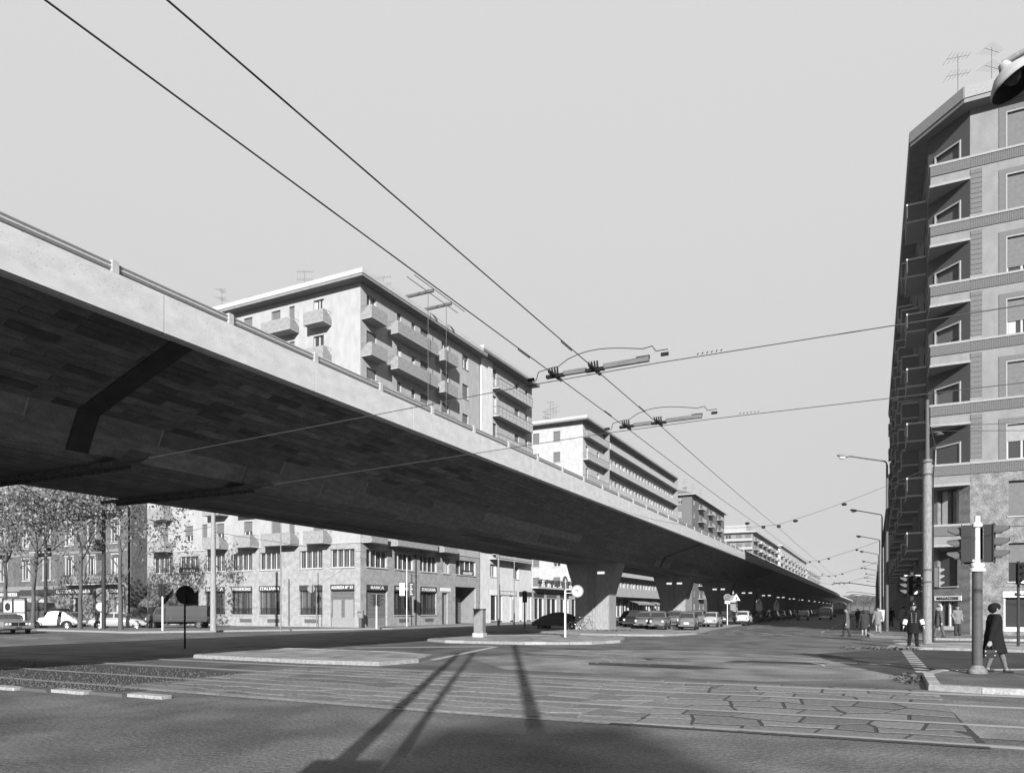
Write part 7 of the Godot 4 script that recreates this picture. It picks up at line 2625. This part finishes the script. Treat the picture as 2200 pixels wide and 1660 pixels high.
	var hr := [[head + look * Vector3(0, 0.045, -0.03) * u, head + look * Vector3(0, 0.05, 0.0) * u, 0.096 * u, 0.09 * u]]
	if s.get("long_hair", false): hr.append([head + look * Vector3(0, 0.0, -0.05) * u, head + look * Vector3(0, -0.08, -0.06) * u, 0.085 * u, 0.06 * u])
	nets(mb, hr, minf(cell, 0.02), 0.03)
	part("hair", mb, "hair", o)
	for e in [-1.0, 1.0]:
		mb = MB.new()
		mb.ball(head + look * Vector3(e * 0.034, 0.015, 0.088) * u, Vector3(0.012, 0.008, 0.008), 8, 5)
		part("eye", mb, "hair", o)
	mb = MB.new()
	mb.ball(head + look * Vector3(0, -0.05, 0.093) * u, Vector3(0.022, 0.006, 0.006), 8, 5)
	part("mouth", mb, "cloth_mid", o)
	o.set_meta("head", head)
	o.set_meta("arms", arms)
	return o

func build_people() -> void:
	var toward := func(p: Vector3) -> float: return atan2(-p.x, -p.z)
	# policeman
	var p := Vector3(1.5, 0.1, -34.6)
	var o := person(p, toward.call(p) + 0.12, {"h": 1.76, "cell": 0.018, "bulk": 1.22, "coat": "cloth_black", "trousers": "cloth_black", "hem": 0.52, "flare": 0.2, "gloves": "cloth_white", "feet": [Vector3(-0.15, 0.08, 0.0), Vector3(0.13, 0.08, 0.03)], "foot_turn": [-0.35, 0.35], "hands": [Vector3(-0.34, 0.84, 0.06), Vector3(0.35, 0.84, 0.08)]}, "policeman in a black double-breasted coat with white sleeves and gloves")
	var u := 1.76 / 1.7
	var hd: Vector3 = o.get_meta("head") + Vector3(0, 0.03, -0.01)
	o.remove_meta("head")
	var mb := MB.new()
	mb.lathe([Vector2(0.128, 0.0), Vector2(0.125, 0.05), Vector2(0.118, 0.13), Vector2(0.085, 0.21), Vector2(0.03, 0.245), Vector2(0.001, 0.25)], hd + Vector3(0, 0.045, 0), 18)
	mb.lathe([Vector2(0.1, 0.0), Vector2(0.142, -0.006), Vector2(0.138, 0.01), Vector2(0.12, 0.025)], hd + Vector3(0, 0.045, 0.012), 18)
	part("helmet", mb, "cloth_black", o)
	mb = MB.new()
	mb.ball(hd + Vector3(0, 0.12, 0.12), Vector3(0.02, 0.028, 0.008), 10, 6)
	part("badge", mb, "metal_white", o)
	for i in 2:
		var sg := -1.0 if i == 0 else 1.0
		mb = MB.new()
		var arm: Array = o.get_meta("arms")[i]
		var a: Vector3 = arm[0].lerp(arm[1], 0.12)
		var b: Vector3 = arm[0].lerp(arm[1], 0.84)
		mb.cyl(a, b, 0.094, 0.086, 14)
		part("sleeve_guard", mb, "cloth_white", o)
	for i in 6:
		for sg in [-1.0, 1.0]:
			mb = MB.new()
			mb.ball(Vector3(sg * (0.085 - 0.004 * i), 1.33 - 0.085 * i, 0.172 + 0.012 * mini(i, 2) - (0.02 if i == 0 else 0.0)) * u, Vector3(0.014, 0.014, 0.01), 8, 5)
			part("button", mb, "metal_white", o)
	o.remove_meta("arms")
	# woman with the handbag
	p = Vector3(2.6, 0.12, -20.75)
	o = person(p, 0.464 + PI / 2 - 0.25, {"h": 1.64, "cell": 0.018, "bulk": 1.12, "coat": "cloth_black", "hem": 0.5, "flare": 0.27, "stockings": "stocking", "heels": true, "feet": [Vector3(-0.09, 0.1, 0.24), Vector3(0.07, 0.1, -0.12)], "hands": [Vector3(-0.25, 0.8, -0.17), Vector3(0.25, 0.8, 0.12)], "lean": 0.02, "look": 0.15}, "woman in a black coat and turban hat walking with a handbag")
	hd = o.get_meta("head")
	o.remove_meta("head")
	o.remove_meta("arms")
	mb = MB.new()
	nets(mb, [[hd + Vector3(0, 0.045, -0.045), hd + Vector3(0, 0.07, 0.01), 0.112, 0.098], [hd + Vector3(0, 0.0, -0.06), hd + Vector3(0, 0.05, -0.02), 0.085, 0.105]], 0.014, 0.03)
	part("hat", mb, "cloth_black", o)
	var bag := thing("handbag", Vector3(2.475, 0.585, -20.47), 0.45, "dark leather handbag with bright corner studs carried by the woman", "handbag")
	mb = MB.new()
	mb.cbox(Vector3.ZERO, Vector3(0.29, 0.19, 0.1), 0.03)
	part("bag", mb, "leather", bag)
	mb = MB.new()
	mb.bx(-0.147, 0.03, -0.055, 0.147, 0.1, 0.056)
	part("flap", mb, "metal_dark", bag)
	mb = MB.new()
	mb.tube([Vector3(-0.09, 0.09, 0), Vector3(-0.07, 0.2, 0), Vector3(0.07, 0.2, 0), Vector3(0.09, 0.09, 0)], 0.012, 6)
	part("handle", mb, "leather", bag)
	for q in [[-0.12, 0.07], [0.12, 0.07], [-0.12, -0.03], [0.1, -0.03]]:
		mb = MB.new()
		mb.ball(Vector3(q[0], q[1], 0.057), Vector3(0.014, 0.014, 0.008), 8, 5)
		part("stud", mb, "metal_white", bag)
	# strollers at the crossing and the shops
	var far := [
		[Vector3(-0.5, 0.0, -48.4), PI + 0.1, {"h": 1.62, "coat": "cloth_dark", "hem": 0.52, "flare": 0.23, "stockings": "skin", "heels": true, "long_hair": true, "bulk": 1.15, "hands": [Vector3(-0.27, 0.78, 0.05), Vector3(0.27, 0.76, 0.05)]}, "woman in a dark coat with a bag seen from behind at the kerb", true],
		[Vector3(0.25, 0.12, -52.6), 0.05, {"h": 1.66, "coat": "cloth_grey", "hem": 0.55, "flare": 0.2, "stockings": "skin", "heels": true, "long_hair": true, "feet": [Vector3(-0.08, 0.09, 0.12), Vector3(0.08, 0.09, -0.1)]}, "woman in a pale grey coat walking towards the crossing", true],
		[Vector3(3.2, 0.12, -43.9 - 1.2), -1.1, {"h": 1.72, "coat": "cloth_mid", "hem": 0.6, "flare": 0.17, "trousers": "cloth_mid", "lean": 0.05, "feet": [Vector3(-0.08, 0.08, 0.22), Vector3(0.08, 0.1, -0.2)]}, "man in a grey overcoat striding past the shop door", false],
		[Vector3(4.4, 0.12, -49.4), 0.3, {"h": 1.74, "coat": "cloth_grey", "hem": 0.66, "flare": 0.16, "trousers": "cloth_dark", "hands": [Vector3(-0.2, 0.92, 0.14), Vector3(0.22, 0.9, 0.12)]}, "man in a pale short coat standing at the shop door", false],
		[Vector3(1.85, 0.12, -57.0), PI - 0.2, {"h": 1.75, "coat": "cloth_grey", "hem": 0.6, "flare": 0.18, "trousers": "cloth_dark", "lean": 0.08, "feet": [Vector3(-0.08, 0.08, 0.25), Vector3(0.08, 0.12, -0.25)]}, "man in a light raincoat walking away along the corner house", false],
		[Vector3(-1.45, 0.0, -48.0), -1.4, {"h": 1.72, "coat": "cloth_mid", "hem": 0.5, "flare": 0.16, "trousers": "cloth_dark", "feet": [Vector3(-0.08, 0.08, 0.18), Vector3(0.08, 0.08, -0.18)]}, "man in a plain coat crossing the avenue alone", false],
		[Vector3(1.4, 0.12, -72.0), PI, {"h": 1.72, "coat": "cloth_black", "hem": 0.5, "flare": 0.17, "trousers": "cloth_dark"}, "person in black beyond the litter bin", false],
		[Vector3(-1.6, 0.0, -92.0), 0.0, {"h": 1.74, "coat": "cloth_black", "hem": 0.5, "flare": 0.18, "trousers": "cloth_dark"}, "person in black standing far down the carriageway", false],
	]
	for q in far:
		var sp: Dictionary = q[2]
		sp["cell"] = 0.03
		o = person(q[0], q[1], sp, q[3])
		o.remove_meta("head")
		o.remove_meta("arms")
		if q[4]:
			var b := thing("handbag", q[0] + Basis(Vector3.UP, q[1]) * Vector3(0.33, 0.62, 0.05), q[1] + 0.4, "black handbag of the woman in the %s" % ("dark coat" if sp.coat == "cloth_dark" else "pale grey coat"), "handbag")
			mb = MB.new()
			mb.cbox(Vector3.ZERO, Vector3(0.1, 0.2, 0.28), 0.02)
			part("bag", mb, "leather", b)
			mb = MB.new()
			mb.tube([Vector3(0, 0.1, -0.08), Vector3(0, 0.2, 0), Vector3(0, 0.1, 0.08)], 0.01, 5)
			part("handle", mb, "leather", b)
